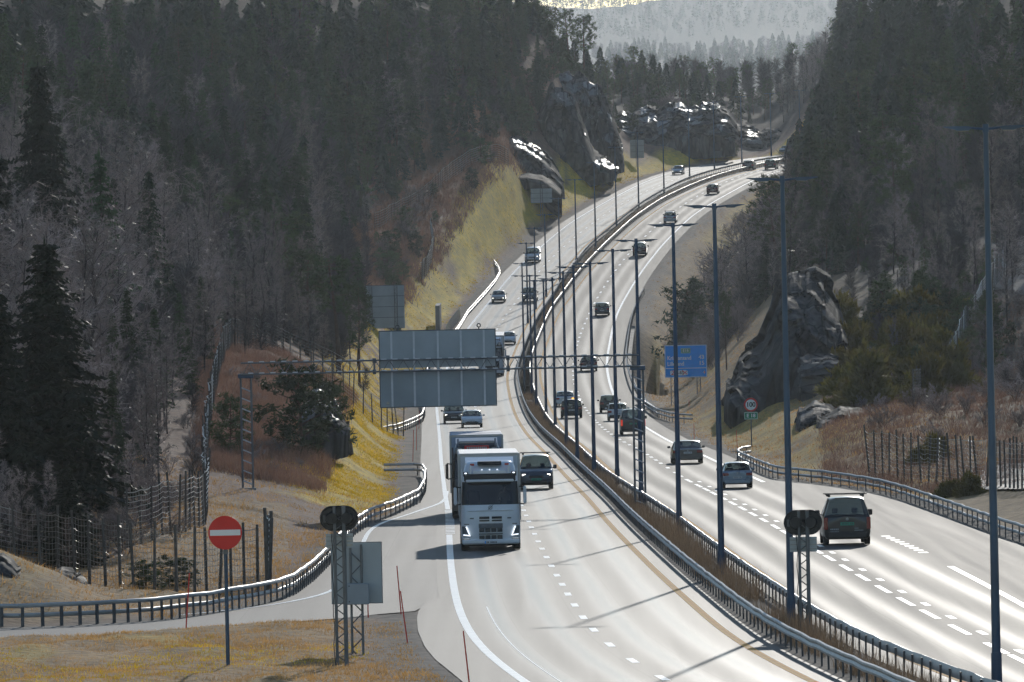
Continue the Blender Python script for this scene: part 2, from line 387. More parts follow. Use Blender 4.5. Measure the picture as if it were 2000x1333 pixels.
# ------------------------------------------------------------------ terrain
CP = [(-600, 280, 1.5), (-300, 338, 3.0), (0, 338, 1.9), (90, 340, 1.05), (170, 343, .3), (-300, 366, 1.6), (0, 364, .7), (100, 362, .45), (350, 345, .1), (-300, 410, 3.0), (0, 410, 1.6), (300, 400, 1.2), (500, 400, .2), (0, 480, 2.8), (400, 480, 1.3), (650, 480, .3), (-300, 480, 5),
      (0, 560, 6), (400, 560, 3.8), (520, 560, 3.0), (600, 560, 2.2), (700, 560, 1.3), (770, 560, .6), (0, 640, 9.5), (400, 640, 6), (500, 640, 4.8), (640, 640, 3.4), (720, 640, 2.6), (790, 640, 1.0), (0, 800, 17), (300, 800, 12), (600, 800, 5.6), (750, 800, 2.2),
      (-500, 800, 26), (0, 1000, 25), (200, 1000, 19), (600, 1000, 8), (780, 1000, 2), (845, 1010, -2.5), (850, 1070, -2.5), (780, 1080, 2.5), (600, 1080, 10), (0, 1200, 36), (300, 1200, 26), (600, 1200, 13.5), (740, 1200, 8.5), (820, 1200, 5.5), (890, 1200, 2),
      (400, 1350, 33), (700, 1350, 21.5), (800, 1350, 18), (930, 1350, 13), (1000, 1350, 9), (1050, 1350, 4), (0, 1350, 46), (600, 1450, 38), (900, 1450, 26), (1020, 1450, 12), (1070, 1450, 5), (1130, 1450, 2), (1180, 1450, .9), (0, 1450, 55), (-500, 1300, 60),
      (800, 1520, 36), (1060, 1520, 22), (1120, 1545, 16), (1190, 1510, 2), (1240, 1520, 1), (900, 1620, 30), (1120, 1640, 15), (1250, 1600, 2), (1250, 1665, 9), (1320, 1600, 1.2), (1320, 1655, 8), (1380, 1620, 1),
      (600, 1720, 42), (1000, 1720, 17), (1250, 1720, 10.5), (1400, 1720, 4), (1480, 1720, .8), (1440, 1770, 7), (1000, 1850, 15), (1300, 1850, 10), (1520, 1850, 9), (600, 2200, 46), (1000, 2100, 17), (1300, 2050, 9), (1600, 2050, 11), (2000, 2200, 50), (0, 2200, 75), (1300, 2400, -4), (1000, 2600, 2), (1600, 2500, -2), (1300, 3500, -6), (0, 3500, 110), (2200, 3500, 110),
      (1000, 5000, 44), (1300, 5000, 34), (1600, 5000, 38), (0, 5000, 140), (2200, 5000, 140), (1000, 6500, 74), (1300, 6500, 65), (1600, 6500, 70), (1000, 8500, 118), (1300, 8500, 109), (1600, 8500, 114), (0, 8500, 190), (2200, 8500, 190), (1300, 9300, 128), (1000, 9300, 136), (1650, 9300, 136),
      (1000, 10600, 203), (1100, 10600, 194), (1190, 10600, 192), (1330, 10600, 203), (1500, 10600, 209), (1640, 10600, 213), (2200, 10600, 220), (0, 10600, 220), (1000, 12000, 160), (1700, 12000, 160), (0, 12000, 180), (2500, 12000, 180),
      (2000, 300, .4), (2400, 300, 1), (2000, 450, .5), (2400, 450, 2), (1850, 490, .2), (1700, 545, .2), (1900, 540, .6), (2100, 540, 1.5), (1480, 610, .3), (1650, 610, 2.2), (1800, 610, 2.7), (2000, 610, 3.0), (2400, 610, 6),
      (1440, 700, .6), (1600, 700, 2.6), (1800, 700, 3.6), (1960, 700, 4.2), (2100, 700, 5.5), (1350, 800, .6), (1450, 800, 3.0), (1600, 800, 7.3), (1800, 800, 9.8), (2000, 800, 12.5), (1330, 900, .2), (1500, 900, 6), (1600, 900, 10), (1800, 900, 12.8), (2000, 900, 16), (2500, 900, 24),
      (1290, 1000, -2.5), (1400, 1000, 1), (1550, 1000, 9), (1700, 1000, 13.5), (2000, 1000, 20), (1290, 1100, -4), (1400, 1100, -3), (1550, 1100, 6), (2000, 1100, 24), (1290, 1200, -1.2), (1400, 1200, -4), (1550, 1200, 3), (1700, 1200, 13), (2000, 1200, 27),
      (1340, 1300, -1), (1450, 1300, -3.5), (1600, 1300, 6), (1800, 1300, 20), (2000, 1300, 30), (2500, 1300, 48), (1450, 1450, -1), (1550, 1450, 3), (1700, 1450, 15), (2000, 1450, 36), (1560, 1600, 1.5), (1630, 1610, 8), (1800, 1600, 26), (2000, 1600, 42), (1700, 1800, 22), (2000, 1800, 46)]
_cp = np.array(CP, float)
def _uv(px, d): return np.stack([(np.asarray(px) - 1000) / 300.0, np.log(np.asarray(d) / 250.0) * 6.0], -1)
def _tps(r2): return np.where(r2 > 1e-9, 0.5 * r2 * np.log(np.maximum(r2, 1e-9)), 0.0)
_c = _uv(_cp[:, 0], _cp[:, 1]); _n = len(_c)
_A = np.zeros((_n + 3, _n + 3)); _A[:_n, :_n] = _tps(((_c[:, None] - _c[None]) ** 2).sum(-1)) + np.eye(_n) * 0.02
_A[:_n, _n] = 1; _A[:_n, _n + 1:] = _c; _A[_n, :_n] = 1; _A[_n + 1:, :_n] = _c.T
_w = np.linalg.solve(_A, np.concatenate([_cp[:, 2], [0, 0, 0]]))
def hill(px, d):
    q = _uv(px, d); sh = q.shape[:-1]; q = q.reshape(-1, 2); out = np.empty(len(q))
    for i in range(0, len(q), 20000):
        c = q[i:i + 20000]; out[i:i + 20000] = _tps(((c[:, None] - _c[None]) ** 2).sum(-1)) @ _w[:_n] + _w[_n] + c @ _w[_n + 1:]
    return out.reshape(sh)

_lat = {}
def vnoise(x, y, seed=0):
    """smooth value noise"""
    xi = np.floor(x).astype(int); yi = np.floor(y).astype(int); fx = x - xi; fy = y - yi
    fx = fx * fx * (3 - 2 * fx); fy = fy * fy * (3 - 2 * fy)
    def h(a, b):
        n = (a * 374761393 + b * 668265263 + seed * 982451653) & 0x7fffffff
        n = ((n ^ (n >> 13)) * 1274126177) & 0x7fffffff
        return ((n ^ (n >> 16)) & 0xffff) / 65535.0
    return (h(xi, yi) * (1 - fx) + h(xi + 1, yi) * fx) * (1 - fy) + (h(xi, yi + 1) * (1 - fx) + h(xi + 1, yi + 1) * fx) * fy
def fbm(x, y, o=4, seed=0):
    a, s, t = 0, 0.5, 0
    for k in range(o): a = a + s * vnoise(x * 2 ** k, y * 2 ** k, seed + k); t += s; s *= 0.5
    return a / t
def sstep(a, b, x):
    t = np.clip((x - a) / (b - a), 0, 1); return t * t * (3 - 2 * t)

def in_poly(px, py, poly):
    c = np.zeros(px.shape, bool); n = len(poly)
    for i in range(n):
        x0, y0 = poly[i]; x1, y1 = poly[i - 1]
        m = (y0 > py) != (y1 > py)
        c ^= m & (px < (x1 - x0) * (py - y0) / ((y1 - y0) or 1e-9) + x0)
    return c
def dist_poly(px, py, poly):
    best = np.full(px.shape, 1e9); n = len(poly)
    for i in range(n):
        x0, y0 = poly[i]; x1, y1 = poly[i - 1]; dx, dy = x1 - x0, y1 - y0
        t = np.clip(((px - x0) * dx + (py - y0) * dy) / max(dx * dx + dy * dy, 1e-9), 0, 1)
        best = np.minimum(best, np.hypot(px - x0 - t * dx, py - y0 - t * dy))
    return best
RAMP_POLY = np.concatenate([ramp_o, ramp_i[::-1]])

def asphalt_dist(X, d):
    """how far outside the asphalt (m); 0 on it"""
    dd = np.clip(d, DG[0], DG[-1])
    a, b, c, e = (np.interp(dd, DG, q) for q in (LB, ML - 0.15, MR + 0.15, RB))
    left = np.where(X < a, a - X, np.where(X > b, X - b, 0)); right = np.where(X < c, c - X, np.where(X > e, X - e, 0))
    o = np.minimum(left, right)
    o = np.where(d > 1860, 50, o)
    near = (d > 285) & (d < 560) & (X < 0)
    if near.any():
        ins = in_poly(X[near], d[near], RAMP_POLY); dp = dist_poly(X[near], d[near], RAMP_POLY)
        o[near] = np.minimum(o[near], np.where(ins, 0, dp))
    return o

NPX = np.concatenate([np.arange(-1200, -120, 60), np.arange(-120, 2120, 8), np.arange(2120, 3201, 60)]).astype(float)
_rows = [225.0]
while _rows[-1] < 1900: _rows.append(_rows[-1] * 1.0065)
while _rows[-1] < 11900: _rows.append(_rows[-1] * 1.022)
ND = np.array(_rows)
_P, _Dm = np.meshgrid(NPX, ND)
_X = PX(_P, _Dm)
TD = asphalt_dist(_X, _Dm)
_h = hill(_P, _Dm)
_h = np.where(_P < 1000, _h * sstep(322, 345, _Dm), np.where(_Dm < 300, _h * .3, _h))
_bl = sstep(0.4, 6.5, TD)
_nz = (fbm(_X * 0.11, _Dm * 0.035, 4, 3) - 0.5)
_fine = (fbm(_X * 0.9, _Dm * 0.22, 3, 9) - 0.5)
_bigz = np.where(TD > 8, np.minimum(TD - 8, 20) * 0.09, 0)
TZ = np.interp(_Dm, DG, _z) + _bl * (_h + _fine * 0.35) + _bigz * _nz * 2.0 - 0.035 * (TD < 0.01) - 0.004 - 0.10 * sstep(0.6, 2.0, TD) * (1 - sstep(2.0, 5, TD)) * (_Dm > 350)
# foreground mound between the ramp and the carriageway
_isl = (_X > -25) & (_X < XV(LB, np.clip(_Dm, 223, 1859))) & (_Dm < 345)
TZ = np.where(_isl, TZ + 0.30 * sstep(0.6, 5, TD) + 0.12 * (fbm(_X * 0.7, _Dm * 0.2, 3, 5) - 0.5) * sstep(0.2, 2, TD), TZ)
# the stream valley under the bridge
_corr = (_X > XV(LB, np.clip(_Dm, 223, 1859)) - 3) & (_X < XV(RB, np.clip(_Dm, 223, 1859)) + 3)
TZ = np.where(_corr, TZ - 5.0 * sstep(905, 930, _Dm) * (1 - sstep(1075, 1105, _Dm)), TZ)

def tz(X, d):
    """ground height at a place"""
    X = np.asarray(X, float); d = np.asarray(d, float)
    p = np.clip(1000 + X * F / d, NPX[0], NPX[-1] - 1e-6); dd = np.clip(d, ND[0], ND[-1] - 1e-3)
    j = np.clip(np.searchsorted(NPX, p, 'right') - 1, 0, len(NPX) - 2); i = np.clip(np.searchsorted(ND, dd, 'right') - 1, 0, len(ND) - 2)
    fj = (p - NPX[j]) / (NPX[j + 1] - NPX[j]); fi = (dd - ND[i]) / (ND[i + 1] - ND[i])
    return (TZ[i, j] * (1 - fj) + TZ[i, j + 1] * fj) * (1 - fi) + (TZ[i + 1, j] * (1 - fj) + TZ[i + 1, j + 1] * fj) * fi

def mixc(a, b, t): return a * (1 - t[..., None]) + np.asarray(b) * t[..., None]
_c1 = fbm(_X * 0.35, _Dm * 0.06, 4, 21); _c2 = fbm(_X * 1.4, _Dm * 0.3, 3, 31); _c3 = fbm(_X * 0.15, _Dm * 0.02, 3, 41)
C = np.empty(_X.shape + (3,)); C[:] = (0.050, 0.036, 0.026)                       # forest floor
left_side = _X < XV(L2, np.clip(_Dm, 223, 1859))
right_side = _X > XV(R2, np.clip(_Dm, 223, 1859))
verge = 1 - sstep(12, 22, TD + (_c1 - 0.5) * 8)
C = mixc(C, (0.25, 0.135, 0.085), np.where(left_side, verge, 0))                 # heather
C = mixc(C, (0.34, 0.21, 0.095), np.where(right_side, verge, 0))                 # straw
gold = sstep(1.8, 3.0, TD) * (1 - sstep(5.5, 9.5, TD + (_c1 - 0.5) * 5)) * np.where(_Dm < 520, 0, 1) * sstep(0.38, 0.56, _c1 * 0.55 + _c2 * .25 + _c3 * 0.2 + 0.06)
gold = np.maximum(gold, sstep(1.6, 2.6, TD) * (1 - sstep(4.5, 7.0, TD + (_c1 - .5) * 4)) * ((_Dm > 490) & (_Dm < 740)) * .9)
C = mixc(C, (0.80, 0.52, 0.03), np.where(left_side, gold, gold * 0.35 * sstep(0.45, 0.6, _c3)))
C = mixc(C, (0.17, 0.135, 0.105), (1 - sstep(0.9, 2.2, TD + (_c2 - 0.5) * 1.6)))   # gravel beside the asphalt
C = mixc(C, (0.45, 0.255, 0.105), np.where(_isl, sstep(1.0, 3.5, TD + (_c2 - .5) * 2), 0))
C = mixc(C, (0.60, 0.40, 0.09), np.where(_isl, .8 * sstep(4, 8, TD) * sstep(0.52, 0.66, _c1), 0))
_ft = (_X < PX(560, _Dm)) & (_Dm > 300) & (_Dm < 480)
C = mixc(C, (0.36, 0.22, 0.095), np.where(_ft, 0.75 * sstep(1.2, 3, TD) * sstep(0.3, 0.5, _c1), 0))
C *= (0.62 + 0.76 * _c2)[..., None]
ni, nj = _X.shape
_ii, _jj = np.meshgrid(np.arange(ni - 1), np.arange(nj - 1), indexing='ij'); _ii = _ii.ravel(); _jj = _jj.ravel()
_T = np.stack([_ii * nj + _jj, _ii * nj + _jj + 1, (_ii + 1) * nj + _jj + 1, (_ii + 1) * nj + _jj], 1)
M['terrain'] = mat('ground_soil_and_grass', (1, 1, 1), 0.9, var=0.35, scale=1.6, bump=0.8, bscale=3.5, attr=True, spec=0.2)
terrain = np_obj('ground', np.stack([_X, _Dm, TZ], -1).reshape(-1, 3), _T, M['terrain'], smooth=True, col=C.reshape(-1, 3))
tag(terrain, 'hilly ground of grass, heather and forest floor on both sides of the motorway', kind='structure')
# ------------------------------------------------------------------ asphalt
def asphalt_mat(name, base=0.095, tracks=True, gloss=0.22, rough0=0.61):
    m = bpy.data.materials.new(name); m.use_nodes = True
    nt = m.node_tree; N = nt.nodes; K = nt.links; b = N['Principled BSDF']
    uv = N.new('ShaderNodeUVMap'); uv.uv_map = 'lane'
    sp = N.new('ShaderNodeSeparateXYZ'); K.new(uv.outputs[0], sp.inputs[0])
    def math_(op, a, c=None):
        n = N.new('ShaderNodeMath'); n.operation = op
        for i, q in enumerate((a, c)):
            if q is None: continue
            if isinstance(q, (int, float)): n.inputs[i].default_value = q
            else: K.new(q, n.inputs[i])
        return n.outputs[0]
    tc = N.new('ShaderNodeTexCoord')
    mp = N.new('ShaderNodeMapping'); mp.inputs['Scale'].default_value = (1.6, 0.010, 1); K.new(tc.outputs['Object'], mp.inputs[0])
    nz = N.new('ShaderNodeTexNoise'); nz.inputs['Scale'].default_value = 1.0; nz.inputs['Detail'].default_value = 5; K.new(mp.outputs[0], nz.inputs['Vector'])
    n2 = N.new('ShaderNodeTexNoise'); n2.inputs['Scale'].default_value = 9.0; n2.inputs['Detail'].default_value = 3; K.new(tc.outputs['Object'], n2.inputs['Vector'])
    n3 = N.new('ShaderNodeTexNoise'); n3.inputs['Scale'].default_value = 0.09; n3.inputs['Detail'].default_value = 3; K.new(tc.outputs['Object'], n3.inputs['Vector'])
    def rng_(v, a, c, d, e):
        n = N.new('ShaderNodeMapRange'); K.new(v, n.inputs[0])
        for i, q in enumerate((a, c, d, e)): n.inputs[i + 1].default_value = q
        return n.outputs[0]
    val = math_('MULTIPLY', rng_(nz.outputs[0], 0.25, 0.75, 0.82, 1.18), rng_(n2.outputs[0], 0.3, 0.7, 0.85, 1.15))
    val = math_('MULTIPLY', val, rng_(n3.outputs[0], 0.35, 0.65, 0.93, 1.07))
    mv = N.new('ShaderNodeCombineXYZ'); K.new(sp.outputs[1], mv.inputs[0]); K.new(math_('ADD', sp.outputs[0], 40.0), mv.inputs[1])
    br = N.new('ShaderNodeTexBrick'); br.inputs['Color1'].default_value = (.90, .90, .90, 1); br.inputs['Color2'].default_value = (1.1, 1.1, 1.1, 1); br.inputs['Mortar'].default_value = (.62, .62, .62, 1); br.inputs['Scale'].default_value = 1.0
    br.inputs['Mortar Size'].default_value = 0.025; br.inputs['Mortar Smooth'].default_value = 0.3; br.inputs['Bias'].default_value = 0.0; br.inputs['Brick Width'].default_value = 83.0; br.inputs['Row Height'].default_value = 3.85; br.offset = 0.37; K.new(mv.outputs[0], br.inputs['Vector'])
    val = math_('MULTIPLY', val, br.outputs['Color'])
    rough = rng_(nz.outputs[0], 0.3, 0.7, rough0 - 0.03, rough0 + 0.03)
    if tracks:
        wob = math_('MULTIPLY', math_('SUBTRACT', nz.outputs[0], 0.5), 0.25)
        u = math_('ADD', math_('ABSOLUTE', sp.outputs[0]), wob)
        def track(c, w):
            q = math_('DIVIDE', math_('SUBTRACT', u, c), w); return math_('POWER', 2.718, math_('MULTIPLY', math_('MULTIPLY', q, q), -1.0))
        t = math_('ADD', track(1.05, 0.38), track(2.75, 0.38))
        # the slow lane carries the lorries: its tracks are worn smoother
        side = rng_(math_('MULTIPLY', sp.outputs[0], sp.outputs[2]), -0.5, 0.5, 0.45, 1.0)
        t = math_('MULTIPLY', t, side)
        rough = math_('SUBTRACT', rough, math_('MULTIPLY', t, gloss))
        val = math_('MULTIPLY', val, math_('ADD', math_('MULTIPLY', t, 0.22), 0.93))
        val = math_('MULTIPLY', val, math_('SUBTRACT', 1.0, math_('MULTIPLY', track(1.9, 0.28), 0.16)))
        seam = math_('LESS_THAN', math_('ABSOLUTE', math_('SUBTRACT', sp.outputs[0], 0.28)), 0.03)
        val = math_('MULTIPLY', val, math_('SUBTRACT', 1.0, math_('MULTIPLY', seam, 0.45)))
    cr = N.new('ShaderNodeCombineColor'); K.new(math_('MULTIPLY', val, base * 1.03), cr.inputs[0]); K.new(math_('MULTIPLY', val, base), cr.inputs[1]); K.new(math_('MULTIPLY', val, base * 0.97), cr.inputs[2])
    K.new(cr.outputs[0], b.inputs['Base Color']); K.new(rough, b.inputs['Roughness'])
    b.inputs['Specular IOR Level'].default_value = 0.16
    bp = N.new('ShaderNodeBump'); bp.inputs['Strength'].default_value = 0.25; bp.inputs['Distance'].default_value = 0.01
    n4 = N.new('ShaderNodeTexNoise'); n4.inputs['Scale'].default_value = 60; K.new(tc.outputs['Object'], n4.inputs['Vector']); K.new(n4.outputs[0], bp.inputs['Height']); K.new(bp.outputs[0], b.inputs['Normal'])
    return m
M['asphalt'] = asphalt_mat('worn_asphalt', 0.05, gloss=0.26, rough0=0.575)
M['asphalt_out'] = asphalt_mat('coarse_worn_asphalt', 0.05, gloss=0.18, rough0=0.69)
M['asphalt_plain'] = asphalt_mat('plain_asphalt', 0.07, tracks=False)

DROW = [238.0]
while DROW[-1] < 1810: DROW.append(DROW[-1] * 1.008)
DROW = np.array(DROW)
def sheet(name, a, b, ref, mats, z=0.0, nc=10, rows=DROW, flip=1.0):
    t = np.linspace(0, 1, nc + 1); A = XV(a, rows)[:, None]; B = XV(b, rows)[:, None]
    X = A + (B - A) * t; Y = np.repeat(rows[:, None], nc + 1, 1); Z = np.repeat((ZR(rows) + z)[:, None], nc + 1, 1)
    n = len(rows); i, j = np.meshgrid(np.arange(n - 1), np.arange(nc), indexing='ij'); i = i.ravel(); j = j.ravel(); k = nc + 1
    T = np.stack([i * k + j, i * k + j + 1, (i + 1) * k + j + 1, (i + 1) * k + j], 1)
    uv = np.stack([(X - XV(ref, rows)[:, None]) * flip, Y], -1).reshape(-1, 2)
    return np_obj(name, np.stack([X, Y, Z], -1).reshape(-1, 3), T, mats, uv=uv)
tag(sheet('road_oncoming_carriageway', LB, ML - 0.12, L2, M['asphalt'], 0.004, flip=-1.0), 'asphalt carriageway with the oncoming traffic', kind='structure')
tag(sheet('road_outbound_carriageway', MR + 0.12, RB, R2, M['asphalt_out'], 0.004), 'asphalt carriageway with the traffic driving away', kind='structure')
# ramp
_n = 90
def _res(w, n):
    s = np.concatenate([[0], np.cumsum(np.hypot(*np.diff(w, axis=0).T))]); t = np.linspace(0, s[-1], n); return np.stack([np.interp(t, s, w[:, 0]), np.interp(t, s, w[:, 1])], 1)
ro, ri = _res(ramp_o, _n), _res(ramp_i, _n)
_t = np.linspace(0, 1, 7); _X = ro[:, None, 0] * (1 - _t) + ri[:, None, 0] * _t; _Y = ro[:, None, 1] * (1 - _t) + ri[:, None, 1] * _t
_i, _j = np.meshgrid(np.arange(_n - 1), np.arange(6), indexing='ij'); _i = _i.ravel(); _j = _j.ravel()
_T = np.stack([_i * 7 + _j, _i * 7 + _j + 1, (_i + 1) * 7 + _j + 1, (_i + 1) * 7 + _j], 1)
tag(np_obj('exit_ramp_road', np.stack([_X, _Y, ZR(_Y) - 0.002], -1).reshape(-1, 3), _T, M['asphalt_plain'], uv=np.stack([_X, _Y], -1).reshape(-1, 2)), 'asphalt exit ramp curving away behind the no entry sign', kind='structure')

# ------------------------------------------------------------------ road markings
def tangent(a, d):
    return (np.interp(d + 4, DG, a) - np.interp(d - 4, DG, a)) / 8.0
def ribbon(a, off, w, d0, d1, z, step=6.0):
    rows = np.linspace(d0, d1, max(2, int((d1 - d0) / step) + 1)); s = tangent(a, rows); q = np.sqrt(1 + s * s)
    x = XV(a, rows) + off * q
    V = []
    for e in (-w / 2, w / 2):
        V.append(np.stack([x + e * q, rows, ZR(rows) + z], -1))
    n = len(rows); V = np.stack(V, 1).reshape(-1, 3)
    T = np.array([[2 * i, 2 * i + 1, 2 * i + 3, 2 * i + 2] for i in range(n - 1)])
    return V, T
def line_obj(name, a, off, w, d0, d1, m, label, z=0.010, parent=None):
    V, T = ribbon(a, off, w, d0, d1, z, 5.0); o = np_obj(name, V, T, m, parent)
    if label: tag(o, label, kind='structure')
    return o
line_obj('edge_line_road_marking', L1, 0, 0.27, 240, 436, M['line_white'], 'white edge line left of the oncoming lanes, near the exit ramp')
line_obj('edge_line_road_marking', L1, 0, 0.24, 492, 1800, M['line_white'], 'white edge line left of the oncoming lanes, beyond the ramp')
line_obj('edge_line_road_marking', L3, 0, 0.26, 240, 1800, M['line_yellow'], 'yellow line along the median, oncoming side')
line_obj('edge_line_road_marking', R3, 0, 0.25, 240, 1800, M['line_yellow'], 'yellow line along the median, outbound side')
line_obj('edge_line_road_marking', R1, 0, 0.24, 545, 1800, M['line_white'], 'white edge line right of the outbound lanes')
line_obj('edge_line_road_marking', R1, 0, 0.26, 240, 366, M['line_white'], 'white line between the outbound lane and the slip lane')
line_obj('crack_sealing_road_marking', L1, 0.95, 0.045, 240, 330, M['line_white'], 'thin worn white seam beside the front edge line')

def dash_root(name, label):
    o = empty(name); return tag(o, label, kind='structure')
def dash(parent, a, off, w, d0, ln, m=None):
    V, T = ribbon(a, off, w, d0, d0 + ln, 0.010, 2.0); np_obj('dash', V, T, m or M['line_white'], parent)
def fill(ds, pitch, hi):
    ds = sorted(ds); out = []
    for a, b in zip(ds, ds[1:]):
        n = max(1, int(round((b - a) / pitch))); out += [a + (b - a) * k / n for k in range(n)]
    out.append(ds[-1])
    while out[-1] + pitch < hi: out.append(out[-1] + pitch)
    return out
_l2 = [(1290.5, 1326), (1228.6, 1292), (1183.4, 1260.9), (1154.4, 1231.8), (1135.5, 1207.3), (1122.5, 1183.2), (1111.3, 1161.8), (1098, 1142.9), (1087.5, 1125), (1077, 1106.5), (1067.2, 1089.4), (1058.8, 1072.9), (1051, 1058.6),
       (1043.8, 1043.9), (1036.8, 1030.9), (1031.5, 1019.4), (1028, 1007.8), (932.4, 814.4), (930.4, 807.2), (928.4, 800.4), (974, 634.4), (980.6, 625), (988.6, 615), (996.6, 605), (1004.4, 594.4), (1012, 583.6), (1036, 551), (1054, 530.4), (1091, 491), (1133, 454.8), (1190, 413.5), (1262, 373.6), (1324, 348.6)]
_r = dash_root('lane_line_road_marking', 'white dashed lane line of the oncoming carriageway')
for q in fill([ground(*p)[1] for p in _l2], 12.0, 1700): dash(_r, L2, 0, 0.23, q - 1.6, 3.5)
_r2 = [(1340, 938), (1330, 931), (1317, 924), (1305, 914.6), (1294, 905.6), (1283, 899.4), (1274, 893.6), (1265, 888.6), (1230, 869.6), (1200, 853.6), (1181, 839.6), (1157, 817), (1142, 797), (1133.6, 780), (1121.4, 750.6), (1119, 725.6), (1122, 690), (1133.6, 651.6), (1146, 623), (1165.6, 582), (1193.5, 539.6), (1226, 497.4), (1269.6, 453), (1318, 412), (1361, 384), (1406, 360.8), (1454, 342), (1478, 334.4)]
_r = dash_root('lane_line_road_marking', 'white dashed lane line of the outbound carriageway')
for q in fill([ground(*p)[1] for p in _r2], 12.0, 1720): dash(_r, R2, 0, 0.23, q - 1.6, 3.5)
_r = dash_root('warning_line_road_marking', 'long white dashes between the outbound lanes, front part')
_r1 = dash_root('warning_line_road_marking', 'short white dashes right of the long ones, front part')
_rd = [(2050, 1318), (1945, 1267), (1875, 1231), (1817, 1201), (1767, 1176), (1723, 1152), (1684, 1129), (1651, 1110), (1620, 1091), (1533, 1040.6), (1515.6, 1029.6), (1493, 1016.6), (1471, 1005), (1451, 994), (1432, 984), (1396, 964.4), (1367.6, 949.4), (1345, 940)]
for q in fill([ground(*p)[1] for p in _rd], 12.0, 0):
    dash(_r, R2, 0, 0.20, q - 4.3, 8.6); dash(_r1, R2, 0.48, 0.20, q - 4.6, 3.1)
# broad blocks where the slip lanes join
_r = dash_root('block_line_road_marking', 'row of broad white blocks between lane and exit ramp')
q = 438.0
while q < 492: dash(_r, L1, 0.05, 0.42, q, 1.5); q += 3.0
_r = dash_root('block_line_road_marking', 'row of broad white blocks between outbound lane and slip lane')
q = 386.0
while q < 416: dash(_r, R1, 0.0, 0.38, q, 1.5); q += 3.6
# curved edge line of the ramp
def poly_line(name, pts, w, label, m=None, n=60, z=0.007):
    P = densify(pts, n); P[:, 0] = gsmooth(P[:, 0], 1.2); P[:, 1] = gsmooth(P[:, 1], 1.2)
    t = np.gradient(P, axis=0); t /= np.linalg.norm(t, axis=1)[:, None]; nn = np.stack([t[:, 1], -t[:, 0]], 1)
    V = np.stack([np.column_stack([P + nn * e, ZR(P[:, 1]) + z]) for e in (-w / 2, w / 2)], 1).reshape(-1, 3)
    return tag(np_obj(name, V, np.array([[2 * i, 2 * i + 1, 2 * i + 3, 2 * i + 2] for i in range(n - 1)]), m or M['line_white']), label, kind='structure')
poly_line('ramp_edge_road_marking', [(873, 960), (870, 976), (858, 985), (830, 994), (790, 1008), (750, 1020), (730, 1030), (718, 1042), (711, 1056), (700, 1085), (682, 1125), (647, 1159), (550, 1181), (430, 1197), (300, 1206)], 0.2, 'white edge line curving along the exit ramp')

# ------------------------------------------------------------------ guardrails
W_BEAM = [(-0.02, 0.76), (0.04, 0.74), (0.05, 0.69), (0.0, 0.62), (0.05, 0.55), (0.04, 0.49), (-0.02, 0.47), (-0.05, 0.55), (-0.06, 0.62), (-0.05, 0.69)]
def two_rail(z, h=0.075, t=0.045):
    t = .07; return [(t * math.cos(q), z + h * math.sin(q)) for q in np.linspace(0, 2 * math.pi, 9)[:-1]]
_pm = MB().box((0, 0, 0.15), (0.05, 0.11, 1.1)).mesh('post', M['post'])
_pf = MB().box((0, 0, 0.15), (0.06, 0.11, 1.1)).mesh('post', M['post'])
_bolt = MB().box((0, 0, 0), (0.1, 0.14, 0.22)).mesh('spacer_block', M['post'])
def guardrail(name, label, path, style='beam', flip=1, pitch=4.0, solo=720.0, rail_mat=None, group=None):
    """path: list of (X, depth, z)"""
    P = np.asarray(path, float); s = np.concatenate([[0], np.cumsum(np.linalg.norm(np.diff(P[:, :2], axis=0), axis=1))])
    n = max(3, int(s[-1] / 3.0)); t = np.linspace(0, s[-1], n); Q = np.stack([np.interp(t, s, P[:, k]) for k in range(3)], 1)
    Q[:, 2] += 0.022 * np.sin(t * 0.9 + P[0, 0]) * np.sin(t * 0.23)
    r = empty(name, (0, 0, 0)); tag(r, label, 'guardrail', group)
    m = rail_mat or M['rail']
    if style == 'beam':
        sweep('beam', Q, [(a * flip, b) for a, b in W_BEAM], m, r)
    else:
        sweep('upper_rail', Q, two_rail(0.74), m, r); sweep('lower_rail', Q, two_rail(0.42), m, r)
    far = []; q = 0.6
    qs = []
    while q < s[-1]:
        qs.append(q); q += pitch if not callable(pitch) else pitch(float(np.interp(q, s, P[:, 1])))
    for q in qs:
        p = [np.interp(q, s, P[:, k]) for k in range(3)]; tx = [np.interp(q + .5, s, P[:, k]) - np.interp(q - .5, s, P[:, k]) for k in (0, 1)]
        a = -math.atan2(tx[0], tx[1]); off = -0.09 * flip if style == 'beam' else 0.07 * flip
        p[0] += off * math.cos(a); p[1] += off * math.sin(a)
        if p[1] < solo: share('post', _pm, p, r, (random.uniform(-.02, .02), random.uniform(-.02, .02), a))
        else: far.append(p)
    if far:
        b = MB()
        for p in far: b.box((p[0], p[1], p[2] + 0.15), (0.07, 0.12, 1.1))
        tag(b.build('far_posts', M['post'], r), kind='stuff')
    return r
def along(a, off, d0, d1, step=4.0, dz=0.0):
    rows = np.arange(d0, d1, step); s = tangent(a, rows); return [(float(XV(a, d)) + off * math.sqrt(1 + q * q), d, float(ZR(d)) + dz) for d, q in zip(rows, s)]
guardrail('median_guardrail', 'steel guardrail of the median beside the yellow line of the oncoming lanes', along(ML, 0, 240, 1760, 4, -0.04), 'beam', -1, pitch=2.5, solo=640)
guardrail('median_guardrail', 'steel guardrail of the median beside the outbound lanes, seen from its back', along(MR, 0, 240, 1760, 4, -0.04), 'beam', 1, pitch=2.5, solo=640)
def gpath(pts, n=60, base=True):
    P = densify(pts, n); return [(x, d, float(ZR(d)) - 0.05) for x, d in P]
